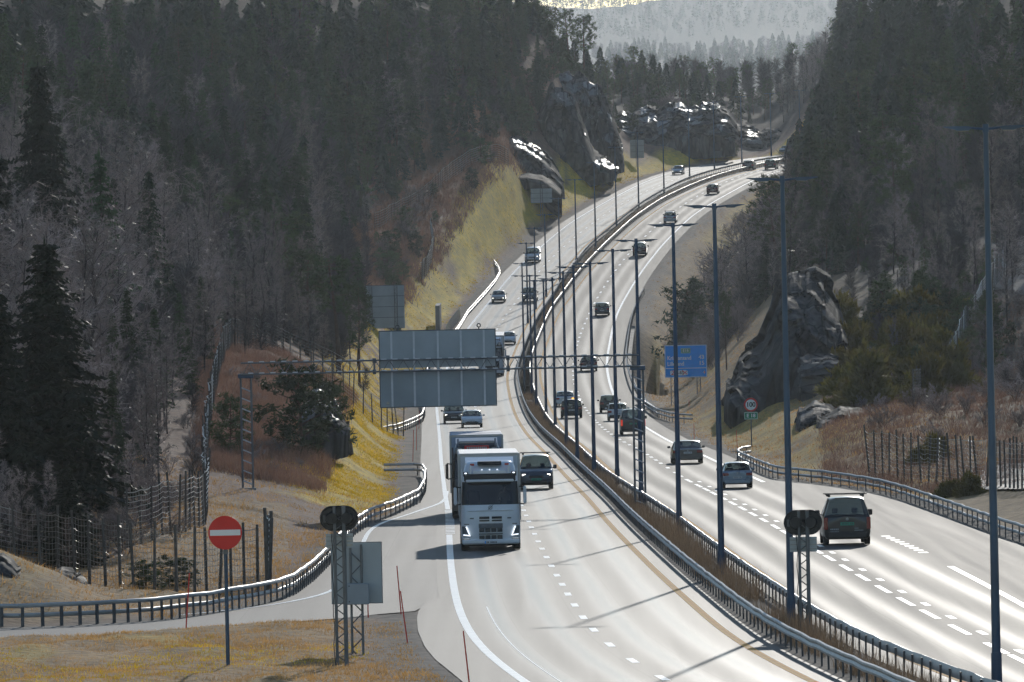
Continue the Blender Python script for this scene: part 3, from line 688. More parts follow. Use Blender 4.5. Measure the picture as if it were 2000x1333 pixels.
guardrail('ramp_guardrail', 'bright double rail guardrail curving along the exit ramp behind the no entry sign', gpath([(-400, 1225), (-200, 1227)] + [(0, 1226), (61, 1225), (217, 1218), (325, 1210), (395, 1201), (490, 1185), (546, 1173), (574, 1162), (610, 1135), (640, 1105), (664, 1075), (690, 1046), (724, 1023), (772, 1006), (818, 983), (829, 962), (831, 940), (824, 930), (800, 929), (750, 931)], 150), 'two', 1, pitch=lambda d: float(np.interp(d, [308, 325, 345, 400, 470], [.62, .75, 1.6, 3.0, 4.0])))
guardrail('roadside_guardrail', 'short double rail guardrail with a bent end just below the gantry panel', gpath([(745, 853), (775, 848), (805, 836), (824, 826), (829, 812), (826, 795), (828, 760), (838, 720)], 40), 'two', 1, solo=900)
guardrail('roadside_guardrail', 'double rail guardrail up the yellow slope left of the oncoming lanes', gpath([(962, 516), (972, 528), (977, 540), (968, 556), (948, 580), (932, 598), (914, 618), (896, 648), (884, 664)], 60), 'two', 1, solo=1300)
guardrail('slip_lane_guardrail', 'long double rail guardrail on the right beside the slip lane', gpath([(2250, 1170), (2100, 1100), (1998, 1060), (1966, 1050), (1922, 1034), (1884, 1020), (1852, 1008), (1808, 992), (1772, 979), (1728, 966), (1700, 960), (1664, 954), (1626, 948), (1594, 944), (1560, 941), (1518, 936), (1500, 930), (1472, 918), (1446, 906), (1441, 901), (1450, 896), (1466, 894)], 110), 'two', -1)
guardrail('bridge_guardrail', 'dark steel barrier along the outer edge of the road bridge', along(R1, 2.0, 800, 1190, 5, 0.0), 'beam', -1, solo=950)
_e = along(R1, 2.0, 760, 800, 4, 0.0)
guardrail('roadside_guardrail', 'double rail guardrail with a flared end below the blue direction sign', gpath([(1246, 790), (1262, 802), (1284, 816), (1310, 824), (1335, 827), (1352, 828)], 24), 'two', -1, solo=900)

# the bridge over the stream: two decks
def deck(name, label, a, b, o0, o1):
    rows = np.arange(905, 1110, 12.0); A = XV(a, rows) + o0; B = XV(b, rows) + o1; V = []
    for x, z in ((A, -0.03), (B, -0.03), (B, -0.9), (A, -0.9)): V.append(np.stack([x, rows, ZR(rows) + z], -1))
    V = np.stack(V, 1).reshape(-1, 3); n = len(rows); T = []
    for i in range(n - 1):
        for j in range(4): T.append([i * 4 + j, i * 4 + (j + 1) % 4, (i + 1) * 4 + (j + 1) % 4, (i + 1) * 4 + j])
    T += [[0, 1, 2, 3], [(n - 1) * 4 + 3, (n - 1) * 4 + 2, (n - 1) * 4 + 1, (n - 1) * 4]]
    o = np_obj(name, V, np.array(T), M['concrete']); return tag(o, label, 'bridge')
deck('road_bridge', 'concrete bridge deck under the oncoming carriageway', LB, ML, -0.4, 0.12)
deck('road_bridge', 'concrete bridge deck under the outbound carriageway', MR, RB, -0.12, 0.4)
# retaining wall and mesh screen on the far left end of the bridge
_w = MB(); _a = at(857, 640, 1100); _b = at(862, 575, 1125)
_w.box(((_a.x + _b.x) / 2 - .2, 1112, ZR(1112) + 0.1), (0.5, 26, 5.2)); _w.build('retaining_wall', M['concrete'])
tag(bpy.data.objects['retaining_wall'], 'dark concrete abutment wall left of the bridge', 'wall')
_r = tag(empty('mesh_screen'), 'slanting steel mesh screen on the bridge edge beside the gantry panel', 'screen')
_q = [(float(XV(L1, d)) - 1.75, d, float(ZR(d))) for d in np.arange(1082, 1136, 3.0)]
for x, d, z in _q[::2]: share('post', MB().box((0, 0, .75), (.06, .06, 1.5)).mesh('post', M['steel']), (x, d, z), _r)
_b = MB()
for (x, d, z), (x1, d1, z1) in zip(_q, _q[1:]):
    for k in range(11): _b.tube((x, d, z + .1 + k * .13), (x1, d1, z1 + .1 + k * .13), .014, n=3, cap=False)
    for k in range(8):
        t = k / 8; _b.tube((x + (x1 - x) * t, d + (d1 - d) * t, z + .1), (x + (x1 - x) * t, d + (d1 - d) * t, z + 1.5), .012, n=3, cap=False)
tag(_b.build('mesh_panel', M['steel'], _r), kind='stuff')

# ------------------------------------------------------------------ street lamps in the median
def street_lamp(top, base, d, label, h=None):
    b = at(base[0], base[1], d); t = at(top[0], top[1], d); H = t.z - b.z
    zb = float(tz(b.x, d)); H += b.z - zb
    r = tag(empty('street_lamp', (b.x, d, zb)), label, 'street lamp', 'street lamps along the median')
    MB().tube((0, 0, -.3), (0, 0, H), 0.125, 0.07, 12).build('pole', M['lamp_paint'], r, 40)
    MB().tube((0, 0, -.3), (0, 0, .9), 0.15, 0.14, 12).build('pole_base', M['lamp_paint'], r, 40); MB().tube((0, 0, H - .12), (0, 0, H + .1), .09, .08, 10).build('collar', M['lamp_paint'], r, 40)
    for s in (-1, 1):
        MB().tube((0, 0, H - .04), (s * .45, 0, H + .01), .035, .03, 8).build('arm', M['lamp_paint'], r, 40)
        z = H + 0.02; m = MB()
        pr = [(0.38, -.02), (0.46, -.085), (0.74, -.09), (0.82, -.055), (1.13, 0.015), (1.13, .03), (0.8, .035), (0.5, .03), (0.38, .015)]
        m.prism([(s * a, z + b_) for a, b_ in pr], -.15, .15); l = m.build('luminaire', M['lamp_paint'], r)
        MB().box((s * .62, 0, z - .092), (.34, .2, .012)).build('lens', M['head'], l)
    return r
_sides = 'in front of everything at the frame edge|standing beside the variable sign on the median|rising between the grey hatchback and the speed sign|crossing the silver sedan and the blue direction sign|next to the leg of the gantry|crossing the dark van\'s lane'.split('|')
LAMPS = [((1925, 250), (1948, 1348), 258, 'tallest lamp, cut by the bottom of the frame on the right'), ((1525, 350), (1546, 1222), None, 'lamp standing just behind the signal board on the median'),
         ((1394, 403), (1410, 1124), None, 'lamp rising through the rear of the silver hatchback'), ((1313, 440), (1327, 1040), None, 'lamp crossing the letters of the blue direction sign'),
         ((1241.5, 470), (1253, 986), None, 'lamp directly in front of the gantry\'s median leg'), ((1195.6, 489.6), (1206, 946), None, 'lamp seen over the small white and red car'),
         ((1152, 514.6), (1161, 931), None, 'lamp with a small plate on its pole'), ((1120, 521.8), (1128, 911), None, 'lamp over the right flank of the black off-road car'),
         ((1099.6, 532.8), (1107, 882), None, 'lamp over the left flank of the black off-road car'), ((1078, 545), (1085, 848), None, 'lamp just left of the white sedan with the indicator lit'),
         ((1061.6, 548.4), (1067, 822), None, 'lamp at the near end of the dark bridge gap'), ((1042, 549), (1048, 800), None, 'lamp rising out of the dark bridge gap'),
         ((1033.6, 539.4), (1039, 768), None, 'lamp in the dark bridge gap beside the rusty box'), ((1019, 539), (1024, 735), None, 'lamp at the far end of the dark bridge gap'),
         ((1019.4, 515), (1022.5, 668), None, 'lamp over the beige pickup truck, lower of two'), ((1027, 475.6), (1031, 632), None, 'lamp over the left side of the white van on the hill'),
         ((1042.6, 446), (1046.5, 604), None, 'lamp over the right side of the white van on the hill'), ((1062.6, 420), (1067, 580), None, 'lamp rising beside the grey board on the yellow slope'),
         ((1090, 388), (1094, 553), None, 'lamp right of the grey board on the yellow slope'), ((1122, 351.5), (1126, 517), None, 'lamp in front of the foot of the tall rock face'),
         ((1159, 318), (1163.5, 486), None, 'lamp in front of the shining streak of the rock face'), ((1201, 288), (1204, 443), None, 'lamp at the right end of the tall rock face'),
         ((1244, 259.6), (1247.5, 406), None, 'lamp in front of the farther grey board'), ((1294.5, 237), (1297, 377), None, 'lamp left of the white car coming over the hill'),
         ((1345, 213), (1347, 350), None, 'lamp right of the white car coming over the hill'), ((1394, 200), (1395.5, 333), None, 'lamp below the low rock with the bright spots'),
         ((1447, 189.5), (1449, 318), None, 'lamp above the two cars near the top of the hill'), ((1505.6, 183), (1506.5, 306), None, 'last full lamp before the dark rock knob'), ((1565, 177), (1563, 298), None, 'farthest lamp, its pole behind the dark rock knob')]
for t, b, d, l in LAMPS:
    if d is None:
        dd = float(D(unroll(*b)[1])); mx = (float(XV(ML, dd)) + float(XV(MR, dd))) / 2
        d = dd
    street_lamp(t, b, d, 'double armed street ' + l)
# ------------------------------------------------------------------ lettering
def text(name, body, size, m, parent, loc, rot=(math.pi / 2, 0, 0), align='LEFT', ext=0.004, sx=1.0, bold=0.0):
    cu = bpy.data.curves.new(name, 'FONT'); cu.body = body; cu.size = size; cu.extrude = ext; cu.align_x = align; cu.align_y = 'CENTER'; cu.offset = bold
    o = bpy.data.objects.new('tmp', cu); COL.objects.link(o)
    dg = bpy.context.evaluated_depsgraph_get(); me = bpy.data.meshes.new_from_object(o.evaluated_get(dg)); me.name = name
    bpy.data.objects.remove(o); bpy.data.curves.remove(cu); me.materials.clear(); me.materials.append(m)
    return share(name, me, loc, parent, rot, (sx, 1, 1))

def lattice_post(mb_parts, parent, x, y0, z0, z1, w=0.34, dp=0.3, rc=0.03, rb=0.012, step=0.55, m='steel_dull'):
    """four legs as parts plus cross braces as parts"""
    for a in (-w / 2, w / 2):
        for b in (-dp / 2, dp / 2):
            MB().tube((x + a, y0 + b, z0), (x + a, y0 + b, z1), rc, n=6).build('chord', M[m], parent)
    z = z0 + .1; k = 0
    me = MB().tube((-w / 2, 0, 0), (w / 2, 0, step * .9), rb, n=4).mesh('brace', M[m])
    while z + step < z1:
        for b in (-dp / 2, dp / 2): share('brace', me, (x, y0 + b, z), parent, scale=(1 if k % 2 else -1, 1, 1))
        z += step; k += 1

# ------------------------------------------------------------------ the gantry with the big sign seen from behind
GD = 490.0
g0 = at(485, 985, GD); g1 = at(1251, 984, GD)
gz = float(tz(g0.x, GD))
gan = tag(empty('sign_gantry', (g0.x, GD, gz)), 'lattice sign gantry across the oncoming lanes with a large grey panel seen from behind', 'gantry')
def gl(px, py): p = at(px, py, GD); return p.x - g0.x, p.z - gz
xa, zt = gl(470, 710); xb, _z1 = gl(1248, 693); zb_ = gl(470, 732)[1]
LX = g1.x - g0.x
gdep = 0.5
for z in (zt, zb_):
    for y in (-gdep / 2, gdep / 2): MB().tube((xa, y, z), (xb, y, z), 0.038, n=8).build('chord', M['steel_dull'], gan)
_st = zt - zb_
_me = MB().tube((0, 0, 0), (_st * .62, 0, _st), 0.014, n=4).mesh('brace', M['steel_dull'])
x = xa + .1; k = 0
while x < xb - .4:
    for y in (-gdep / 2, gdep / 2):
        if k % 2: share('brace', _me, (x + _st * .62, y, zb_), gan, scale=(-1, 1, 1))
        else: share('brace', _me, (x, y, zb_), gan)
    x += _st * .62; k += 1
_clip = MB().box((0, 0, 0), (.26, .10, .05)).mesh('clamp_plate', M['bright_steel'])
x = xa + .5
while x < xb:
    for z in (zt + .06, zb_ + .06): share('clamp_plate', _clip, (x, -gdep / 2, z), gan)
    x += .56
for px in (731, 992):
    q = gl(px, 700)[0]
    for z in (zt, zb_): MB().tube((q - .09, -.3, z), (q + .09, -.3, z), .13, n=10).build('flange', M['steel_dull'], gan)
    MB().tube((q, -gdep / 2, zb_), (q, -gdep / 2, zt), .05, n=6).build('upright', M['steel_dull'], gan)
# legs
def gleg(x, z0):
    w = .52
    for a in (-w / 2, w / 2):
        MB().tube((x + a, 0, z0), (x + a, 0, zb_ - .1), .055, n=8).build('leg', M['steel_dull'], gan)
    me = MB().tube((-w / 2, 0, 0.22), (w / 2, 0, 0), .034, n=4).mesh('rung', M['bright_steel'])
    z = z0 + .5
    while z < zb_ - .4: share('rung', me, (x, 0, z), gan); z += .52
    MB().cbox((x, 0, zb_ - .08), (w + .25, .4, .22), .02).build('leg_head', M['lamp_paint'], gan)
    MB().box((x, 0, z0 + .1), (w + .3, .6, .5)).build('footing', M['concrete'], gan)
gleg(.0, -.3); gleg(LX, float(tz(g1.x, GD)) - gz - .4)
# panel
p0 = gl(743, 797); p1 = gl(967, 643); pw, ph = p1[0] - p0[0], p1[1] - p0[1]
yb = gdep / 2 + .16
pan = MB().box((p0[0] + pw / 2, yb, p0[1] + ph * .757), (pw, .04, ph * .485)).build('sign_panel', M['sign_back'], gan)
MB().box((p0[0] + pw / 2, yb, p0[1] + ph * .243), (pw, .04, ph * .485)).build('sign_panel', mat('dirty_aluminium_sheet', (.33, .37, .385), .6, .1, var=.15, scale=.7), gan)
fr = MB()
for z in (p0[1], p1[1]): fr.box((p0[0] + pw / 2, yb, z), (pw + .05, .075, .05))
for x in (p0[0], p1[0]): fr.box((x, yb, p0[1] + ph / 2), (.05, .07, ph - .055))
fr.build('panel_frame', M['sign_edge'], pan)
for px in (765, 809, 856, 901, 946):
    q = gl(px, 720)[0]
    MB().box((q, yb - .065, p0[1] + ph / 2), (.10, .09, ph - .06)).build('rib', M['bright_steel'], pan)
for px in (776, 935):
    q = gl(px, 640)[0]; m = MB()
    for i in range(12):
        a, b = 2 * math.pi * i / 12, 2 * math.pi * (i + 1) / 12
        m.tube((q + .09 * math.cos(a), yb, p1[1] + .2 + .09 * math.sin(a)), (q + .09 * math.cos(b), yb, p1[1] + .2 + .09 * math.sin(b)), .035, n=6)
    m.tube((q, yb, p1[1]), (q, yb, p1[1] + .12), .03); m.build('lifting_eye', M['sign_edge'], pan)
MB().box((p0[0] + .38, yb - .025, p0[1] + .2), (.14, .012, .16)).build('sticker', M['steel'], pan)

# ------------------------------------------------------------------ blue direction sign
BD = 858.0
b0 = at(1299, 738.5, BD); b1 = at(1380, 673.5, BD); bw, bh = b1.x - b0.x, b1.z - b0.z; bz = float(tz((b0.x + b1.x) / 2, BD))
bs = tag(empty('direction_sign', ((b0.x + b1.x) / 2, BD, bz)), 'blue direction sign on lattice posts listing Kristiansand and Lillesand', 'road sign')
z0 = b0.z - bz
MB().box((0, .03, z0 + bh / 2), (bw, .06, bh)).build('sign_board', M['blue_sign'], bs)
def frame(parent, w, h, cz, y, t, m, name='border', cx=0):
    q = MB()
    for z in (cz - h / 2 + t / 2, cz + h / 2 - t / 2): q.box((cx, y, z), (w, .006, t))
    for x in (-w / 2 + t / 2, w / 2 - t / 2): q.box((cx + x, y, cz), (t, .006, h - 2 * t))
    return q.build(name, m, parent)
frame(bs, bw - .02, bh - .02, z0 + bh / 2, -.004, .055, M['white_paint'])
zs = z0 + bh * .285
MB().box((0, -.004, zs), (bw - .13, .006, .05)).build('divider', M['white_paint'], bs)
def pxz(fy): return z0 + bh * (1 - fy)          # fraction of the board from its top
eb = MB().box((0, -.006, pxz(.175)), (.86, .008, .46)).build('road_number_plate', M['green_sign'], bs)
frame(bs, .80, .42, pxz(.175), -.012, .03, M['white_paint'], 'plate_border')
text('road_number', 'E18', .34, M['white_paint'], bs, (0, -.012, pxz(.175)), align='CENTER', sx=1.05, bold=.006)
text('place_name', 'Kristiansand', .50, M['white_paint'], bs, (-bw / 2 + .22, -.006, pxz(.40)), sx=.86, bold=.012)
text('distance', '43', .50, M['white_paint'], bs, (bw / 2 - .22, -.006, pxz(.385)), align='RIGHT', bold=.012)
text('place_name', 'Lillesand', .50, M['white_paint'], bs, (-bw / 2 + .22, -.006, pxz(.58)), sx=.86, bold=.012)
text('distance', '15', .50, M['white_paint'], bs, (bw / 2 - .22, -.006, pxz(.565)), align='RIGHT', bold=.012)
ov = MB(); n = 28; hw, hh = .74, .23
pts = [(-.62 + hw * 1.06 * max(-1, min(1, 1.25 * math.cos(2 * math.pi * i / n))), pxz(.855) + hh * max(-1, min(1, 1.2 * math.sin(2 * math.pi * i / n)))) for i in range(n)]
ov.prism(pts, -.008, -.001).build('service_plate', M['white_paint'], bs)
text('service_print', '78-83', .36, M['black_paint'], bs, (-.62, -.010, pxz(.855)), align='CENTER', bold=.008)
st = MB(); st.tube((-1.25, -.012, pxz(.91)), (-1.0, -.012, pxz(.79)), .03, n=4); st.tube((-1.3, -.012, pxz(.9)), (-.85, -.012, pxz(.92)), .03, n=4); st.tube((-.35, -.012, pxz(.78)), (.08, -.012, pxz(.90)), .03, n=4); st.tube((-1.25, -.012, pxz(.79)), (-.95, -.012, pxz(.80)), .03, n=4); st.tube((-.3, -.012, pxz(.92)), (.05, -.012, pxz(.80)), .03, n=4)
st.build('red_stroke', M['red_paint'], bs)
_dm = MB(); _dm.prism([(bw / 2 - .36, pxz(.85)), (bw / 2 - .22, pxz(.80)), (bw / 2 - .14, pxz(.85)), (bw / 2 - .22, pxz(.90))], -.008, -.001); _dm.build('red_figure_back', M['red_paint'], bs)
text('distance', '4', .34, M['white_paint'], bs, (bw / 2 - .2, -.012, pxz(.85)), align='RIGHT', bold=.004)
for px in (1313, 1364):
    q = at(px, 700, BD).x - (b0.x + b1.x) / 2; lattice_post(None, bs, q, .22, -.4, z0 + bh - .2, .3, .26, .035, .014, .5)

# ------------------------------------------------------------------ speed sign
SD = 655.0
s0 = at(1466.5, 791, SD); sb = at(1469, 872, SD); sz = float(tz(sb.x, SD))
sg = tag(empty('speed_limit_sign', (s0.x, SD, sz)), 'round 100 speed limit sign with green E18 plate before the rock', 'road sign')
zc = s0.z - sz; rr = .47
MB().tube((0, .06, -.3), (0, .06, zc + rr), .04, n=8).build('pole', M['steel_dull'], sg)
MB().tube((0, -.012, zc), (0, .012, zc), rr, n=40).build('sign_disc', M['red_paint'], sg)
MB().tube((0, -.02, zc), (0, -.012, zc), rr * .76, n=40).build('white_field', M['white_paint'], sg)
text('speed_figure', '100', .44, M['black_paint'], sg, (0, -.024, zc), align='CENTER', sx=.95, bold=.014)
e0 = at(1467.5, 812.5, SD).z - sz
MB().box((0, 0, e0), (.92, .03, .50)).build('road_number_plate', M['green_sign'], sg)
frame(sg, .88, .46, e0, -.02, .03, M['white_paint'], 'plate_border')
text('road_number', 'E 18', .34, M['white_paint'], sg, (0, -.02, e0), align='CENTER', bold=.008)

# ------------------------------------------------------------------ no entry sign
ND_ = 274.0
n0 = at(439.5, 1041, ND_); nb = at(434.5, 1258, ND_); nz = float(tz(nb.x, ND_))
ne = tag(empty('no_entry_sign', (n0.x, ND_, nz)), 'round red no entry sign on a grey pole in the front grass', 'road sign')
zc = n0.z - nz
MB().tube((0, .06, -.3), (0, .06, zc + .3), .055, n=10).build('pole', M['lamp_paint'], ne)
MB().tube((0, -.012, zc), (0, .015, zc), .475, n=48).build('sign_disc', M['red_paint'], ne)
MB().cbox((0, -.018, zc), (.86, .008, .165), .003).build('white_bar', M['white_paint'], ne)
MB().box((0, .03, zc - .55), (.14, .05, .12)).build('bracket', M['steel_dull'], ne)

# ------------------------------------------------------------------ variable signs seen from behind
def variable_sign(name, label, cx, cy, bx, by, d, w_px=72, h_px=46, plate=(56, 32, 52)):
    c = at(cx, cy, d); b = at(bx, by, d); bz = float(tz(b.x, d)); s = F / d
    r = tag(empty(name, (c.x, d, bz)), label, 'variable sign'); zc = c.z - bz; w, h = w_px / s, h_px / s
    n = 32; pts = []
    for i in range(n):
        a = 2 * math.pi * i / n; pts.append(((w - h) / 2 * (1 if math.cos(a) > 0 else -1) + h / 2 * math.cos(a), zc + h / 2 * math.sin(a)))
    MB().prism(pts, .05, .10).build('background_board', M['black'], r)
    rim = MB()
    for i in range(n):
        a, c2 = pts[i], pts[(i + 1) % n]; rim.tube((a[0], .05, a[1]), (c2[0], .05, c2[1]), .03, n=5)
    rim.build('rim', M['black'], r)
    for x in (-w * .2, w * .2):
        h_ = MB(); h_.tube((x, .05, zc), (x, -.16, zc), h * .29, h * .24, 20).build('lamp_housing', M['black'], r, 40)
    MB().box((-w * .36, .035, zc - h * .02), (w * .14, .03, h * .3)).build('terminal_cover', M['steel_dull'], r)
    pw, ph, dy = plate[0] / s, plate[1] / s, plate[2] / s
    q = MB().box((0, .05, zc - dy), (pw, .03, ph)).build('supplementary_plate', M['sign_back'], r)
    for k in range(3): MB().box((0, .03, zc - dy + ph * (k - 1) * .3), (pw - .02, .03, .035)).build('rail', M['steel'], q)
    for a in (-.13, .13): MB().tube((a, -.1, -.3), (a, -.1, zc + h / 2), .045 if a < 0 else .06, n=8).build('leg', M['steel_dull'], r)
    me = MB().tube((-.13, -.1, 0), (.13, -.1, .2), .016, n=4).mesh('brace', M['steel_dull']); z = .1; k = 0
    while z < zc: share('brace', me, (0, 0, z), r, scale=(1 if k % 2 else -1, 1, 1)); z += .22; k += 1
    cb = MB(); pz = -.2
    for i in range(16):
        z2 = pz + (zc + .2) / 16; cb.tube((-.2 + .02 * math.sin(i * 1.7), -.16, pz), (-.2 + .02 * math.sin((i + 1) * 1.7), -.16, z2), .012, n=4); pz = z2
    cb.build('cable', M['black'], r)
    return r
variable_sign('variable_sign', 'black oval signal board on a lattice post in front of the exit ramp', 662, 1013, 668, 1263, 276, plate=(53, 28, 44))
variable_sign('variable_sign', 'black oval signal board on a lattice post in the median beside the brown van', 1568.5, 1021, 1573, 1240, 300, plate=(53, 29, 43))
# grey board with a cabinet behind the left signal board
KD = 286.0
k0 = at(649, 1180, KD); k1 = at(744, 1060, KD); kb = at(697, 1250, KD); kz = float(tz(kb.x, KD))
kb_ = tag(empty('sign_board_back', (kb.x, KD, kz)), 'large grey sign board with a control cabinet on its lattice posts, seen from behind', 'road sign')
w, h = k1.x - k0.x, k1.z - k0.z; cx = (k0.x + k1.x) / 2 - kb.x; z0 = k0.z - kz
_p = MB().box((cx, .12, z0 + h / 2), (w, .04, h)).build('board', M['sign_back'], kb_)
frame(_p, w + .04, h + .04, z0 + h / 2, .12, .04, M['sign_edge'], 'board_frame', cx)
lattice_post(None, kb_, 0.02, 0, -.3, z0 + h - .05, .32, .2, .035, .015, .36)
k2 = at(699, 1160, KD)
c_ = MB().cbox((k2.x - kb.x, -.28, k2.z - kz), (.66, .3, .62), .02).build('cabinet', mat('grey_cabinet_paint', (.30, .34, .38), .5, var=.05), kb_)
MB().tube((k2.x - kb.x - .25, -.435, k2.z - kz + .24), (k2.x - kb.x - .25, -.43, k2.z - kz + .24), .02).build('screw', M['black'], c_)
MB().tube((k2.x - kb.x - .25, -.435, k2.z - kz - .22), (k2.x - kb.x - .25, -.43, k2.z - kz - .22), .02).build('screw', M['black'], c_)

# ------------------------------------------------------------------ other boards seen from behind
def back_board(label, x0, y0, x1, y1, d, posts, cols=1, rows=4):
    a = at(x0, y1, d); b = at(x1, y0, d); w, h = b.x - a.x, b.z - a.z; cx = (a.x + b.x) / 2; bz = float(tz(cx, d))
    r = tag(empty('sign_board_back', (cx, d, bz)), label, 'road sign'); z0 = a.z - bz
    for i in range(rows):
        MB().box((0, 0, z0 + h * (i + .5) / rows), (w, .05, h / rows - .02)).build('panel', M['sign_back'], r)
    for i in range(rows + 1): MB().box((0, -.04, z0 + h * i / rows), (w, .04, .05)).build('rail', M['sign_edge'], r)
    for p in posts: lattice_post(None, r, w * (p - .5), -.22, -.6, z0 + h - .05, .3, .24, .035, .014, .5)
    return r
back_board('grey sign board seen from behind, half hidden by the pine crown', 716, 557, 789, 642, 1010, (.12, .78))
back_board('small grey sign board from behind on the yellow slope', 1037, 368, 1078, 397, 1352, (.5,), rows=3)
back_board('grey sign board from behind below the tall rock face', 1231, 273, 1257, 309, 1560, (.5,), rows=3)

# ------------------------------------------------------------------ red marker sticks
for x, y, top, lean, what in [(362, 1235, 113, 10, 'leaning red marker stick left of the no entry sign'), (784, 1200, 95, -7, 'red marker stick at the tip of the grass beside the ramp, the upright one'),
                   (797, 1257, 103, -13, 'leaning red marker stick at the corner of the front grass'), (918, 1338, 108, -11, 'red marker stick at the front edge of the asphalt'),
                   (719, 1208, 34, 0, 'short red marker stick behind the control cabinet'), (1441, 884, 44, -2, 'red marker stick at the bend of the right guardrail'),
                   (1356, 858, 30, 0, 'red marker stick on the right verge beside the silver sedan'), (1320, 836, 24, 0, 'red marker stick at the end of the bridge guardrail'),
                   (1346, 801, 14, 0, 'faint red marker stick below the blue direction sign'), (806, 902, 62, 3, 'red marker stick behind the short rail of the yellow slope'),
                   (813, 880, 50, 2, 'second red marker stick behind the short rail, farther up'), (818, 838, 36, 2, 'red marker stick at the bent rail end below the gantry panel')]:
    X, d = ground(x, y); z = float(tz(X, d)); s = F / d; q = at(x, y, d)
    o = MB().tube((0, 0, -.15), (-lean / s * -1, 0, top / s), .022, .018, 8).build('marker_stick', M['stick']); o.location = (X, d, z)
    tag(o, what, 'marker stick', None)

# ------------------------------------------------------------------ wildlife fences
def fence(label, pts, h=2.2, pitch=3.0, wires=11, lean=0.02, sag=0.05, solo=True, r=.05, wt=1.0):
    """pts: (px, depth) on the ground"""
    w = np.array([(PX(p, d), d) for p, d in pts]); s = np.concatenate([[0], np.cumsum(np.hypot(*np.diff(w, axis=0).T))])
    ro = tag(empty('wildlife_fence'), label, 'fence'); q = 0; P = []
    me = MB().tube((0, 0, -.3), (0, 0, h + .12), r, r * .85, 7).mesh('post', M['wood'])
    while q <= s[-1] + .01:
        x = float(np.interp(q, s, w[:, 0])); d = float(np.interp(q, s, w[:, 1])); z = float(tz(x, d)); lx, ly = random.gauss(0, lean), random.gauss(0, lean)
        share('post', me, (x, d, z), ro, (ly, lx, random.random() * 3), (1, 1, random.uniform(.92, 1.06))); P.append((x, d, z, lx, ly)); q += pitch * random.uniform(.85, 1.15)
    m = MB()
    for a, b in zip(P, P[1:]):
        for k in range(wires):
            hh = h * (k + .5) / wires; sg = sag * random.uniform(.3, 1.6); pv = None
            for t in (0, .25, .5, .75, 1):
                v = (a[0] + a[3] * hh + (b[0] + b[3] * hh - a[0] - a[3] * hh) * t, a[1] + (b[1] - a[1]) * t, a[2] + (b[2] - a[2]) * t + hh - sg * 4 * t * (1 - t))
                if pv: m.tube(pv, v, .009 * wt if k < wires - 1 else .016 * wt, n=3, cap=False)
                pv = v
        nv = 5
        for k in range(nv):
            t = (k + .5) / nv; m.tube((a[0] + (b[0] - a[0]) * t, a[1] + (b[1] - a[1]) * t, a[2] + (b[2] - a[2]) * t + .1), (a[0] + (b[0] - a[0]) * t, a[1] + (b[1] - a[1]) * t, a[2] + (b[2] - a[2]) * t + h - sag), .007, n=3, cap=False)
    tag(m.build('wire_mesh', M['wire'], ro), kind='stuff')
    return ro
fence('wire fence on wooden posts behind the guardrail of the exit ramp', [(-150, 362), (20, 361), (65, 360), (140, 356), (263, 349), (360, 345), (430, 350), (487, 354), (512, 352)], 2.45, 1.75, 12, .02, .06, r=.06)
fence('wire fence corner standing right of the no entry sign, turning back', [(512, 354), (516, 366), (518, 380)], 2.5, 3.5, 12, .03, .05, r=.08)
fence('second wire fence behind the first one, leading up to the wood', [(240, 384), (300, 394), (350, 405), (392, 425), (398, 450), (394, 480)], 2.3, 4.0, 11, .04, wt=1.5)
fence('long wire fence climbing the heather slope beside the gantry leg', [(392, 485), (398, 510), (404, 540), (412, 575), (422, 615), (432, 655), (442, 690), (452, 720)], 2.3, 4.2, 11, .03, wt=2.0)
fence('wire fence across the wood edge behind the gantry beam', [(455, 722), (500, 742), (560, 760), (640, 765), (700, 770)], 2.2, 3.2, 9, .03)
fence('low wire fence behind the gantry panel near the yellow grass', [(628, 705), (680, 712), (735, 720), (790, 735)], 2.2, 3.0, 9, .03)
fence('fence of dark posts climbing the far slope to the rock', [(736, 1190), (765, 1210), (800, 1232), (830, 1252), (850, 1268), (872, 1284), (900, 1302), (940, 1325), (975, 1343), (1003, 1356)], 2.4, 3.4, 8, .02, wt=2.6)
fence('short steep wire fence on the bank above the abutment wall', [(826, 1165), (838, 1180), (846, 1195), (850, 1210), (846, 1225)], 2.4, 3.0, 11, .04, wt=2.4)
fence('pale wire fence climbing the right hillside past the lamp pole', [(1780, 640), (1812, 660), (1845, 690), (1862, 715), (1885, 740), (1925, 760), (1952, 780), (1968, 800), (1975, 840), (1962, 870)], 2.3, 2.6, 11, .03, wt=2.0)
fence('wire fence of many leaning posts beside the slip lane', [(1693, 548), (1706, 545), (1722, 542), (1740, 538), (1756, 535), (1772, 531), (1796, 527), (1815, 523), (1838, 518), (1862, 513), (1888, 507), (1912, 502), (1930, 500)], 2.6, 3.1, 12, .06, .09, r=.06)
fence('wire fence of straight posts in front of the grey side road', [(1932, 500), (1960, 492), (1990, 484), (2040, 474), (2120, 462)], 2.5, 2.3, 10, .015, .05, r=.055)
fence('wire fence on the shoulder of the right rock', [(1535, 905), (1562, 890), (1590, 875), (1600, 845), (1592, 828)], 2.2, 3.0, 10, .03)
fence('high wire fence among the bare trees behind the right rock', [(1570, 1010), (1600, 1000), (1640, 985), (1680, 975)], 2.6, 3.5, 8, .02)
fence('wire fence running through the dark thicket', [(1632, 800), (1690, 800), (1745, 805), (1806, 815), (1860, 820)], 2.4, 3.2, 6, .02)
fence('wire fence down the brown bank right of the bridge', [(1455, 1190), (1462, 1205), (1470, 1225), (1478, 1245), (1490, 1260)], 2.4, 3.2, 11, .05)
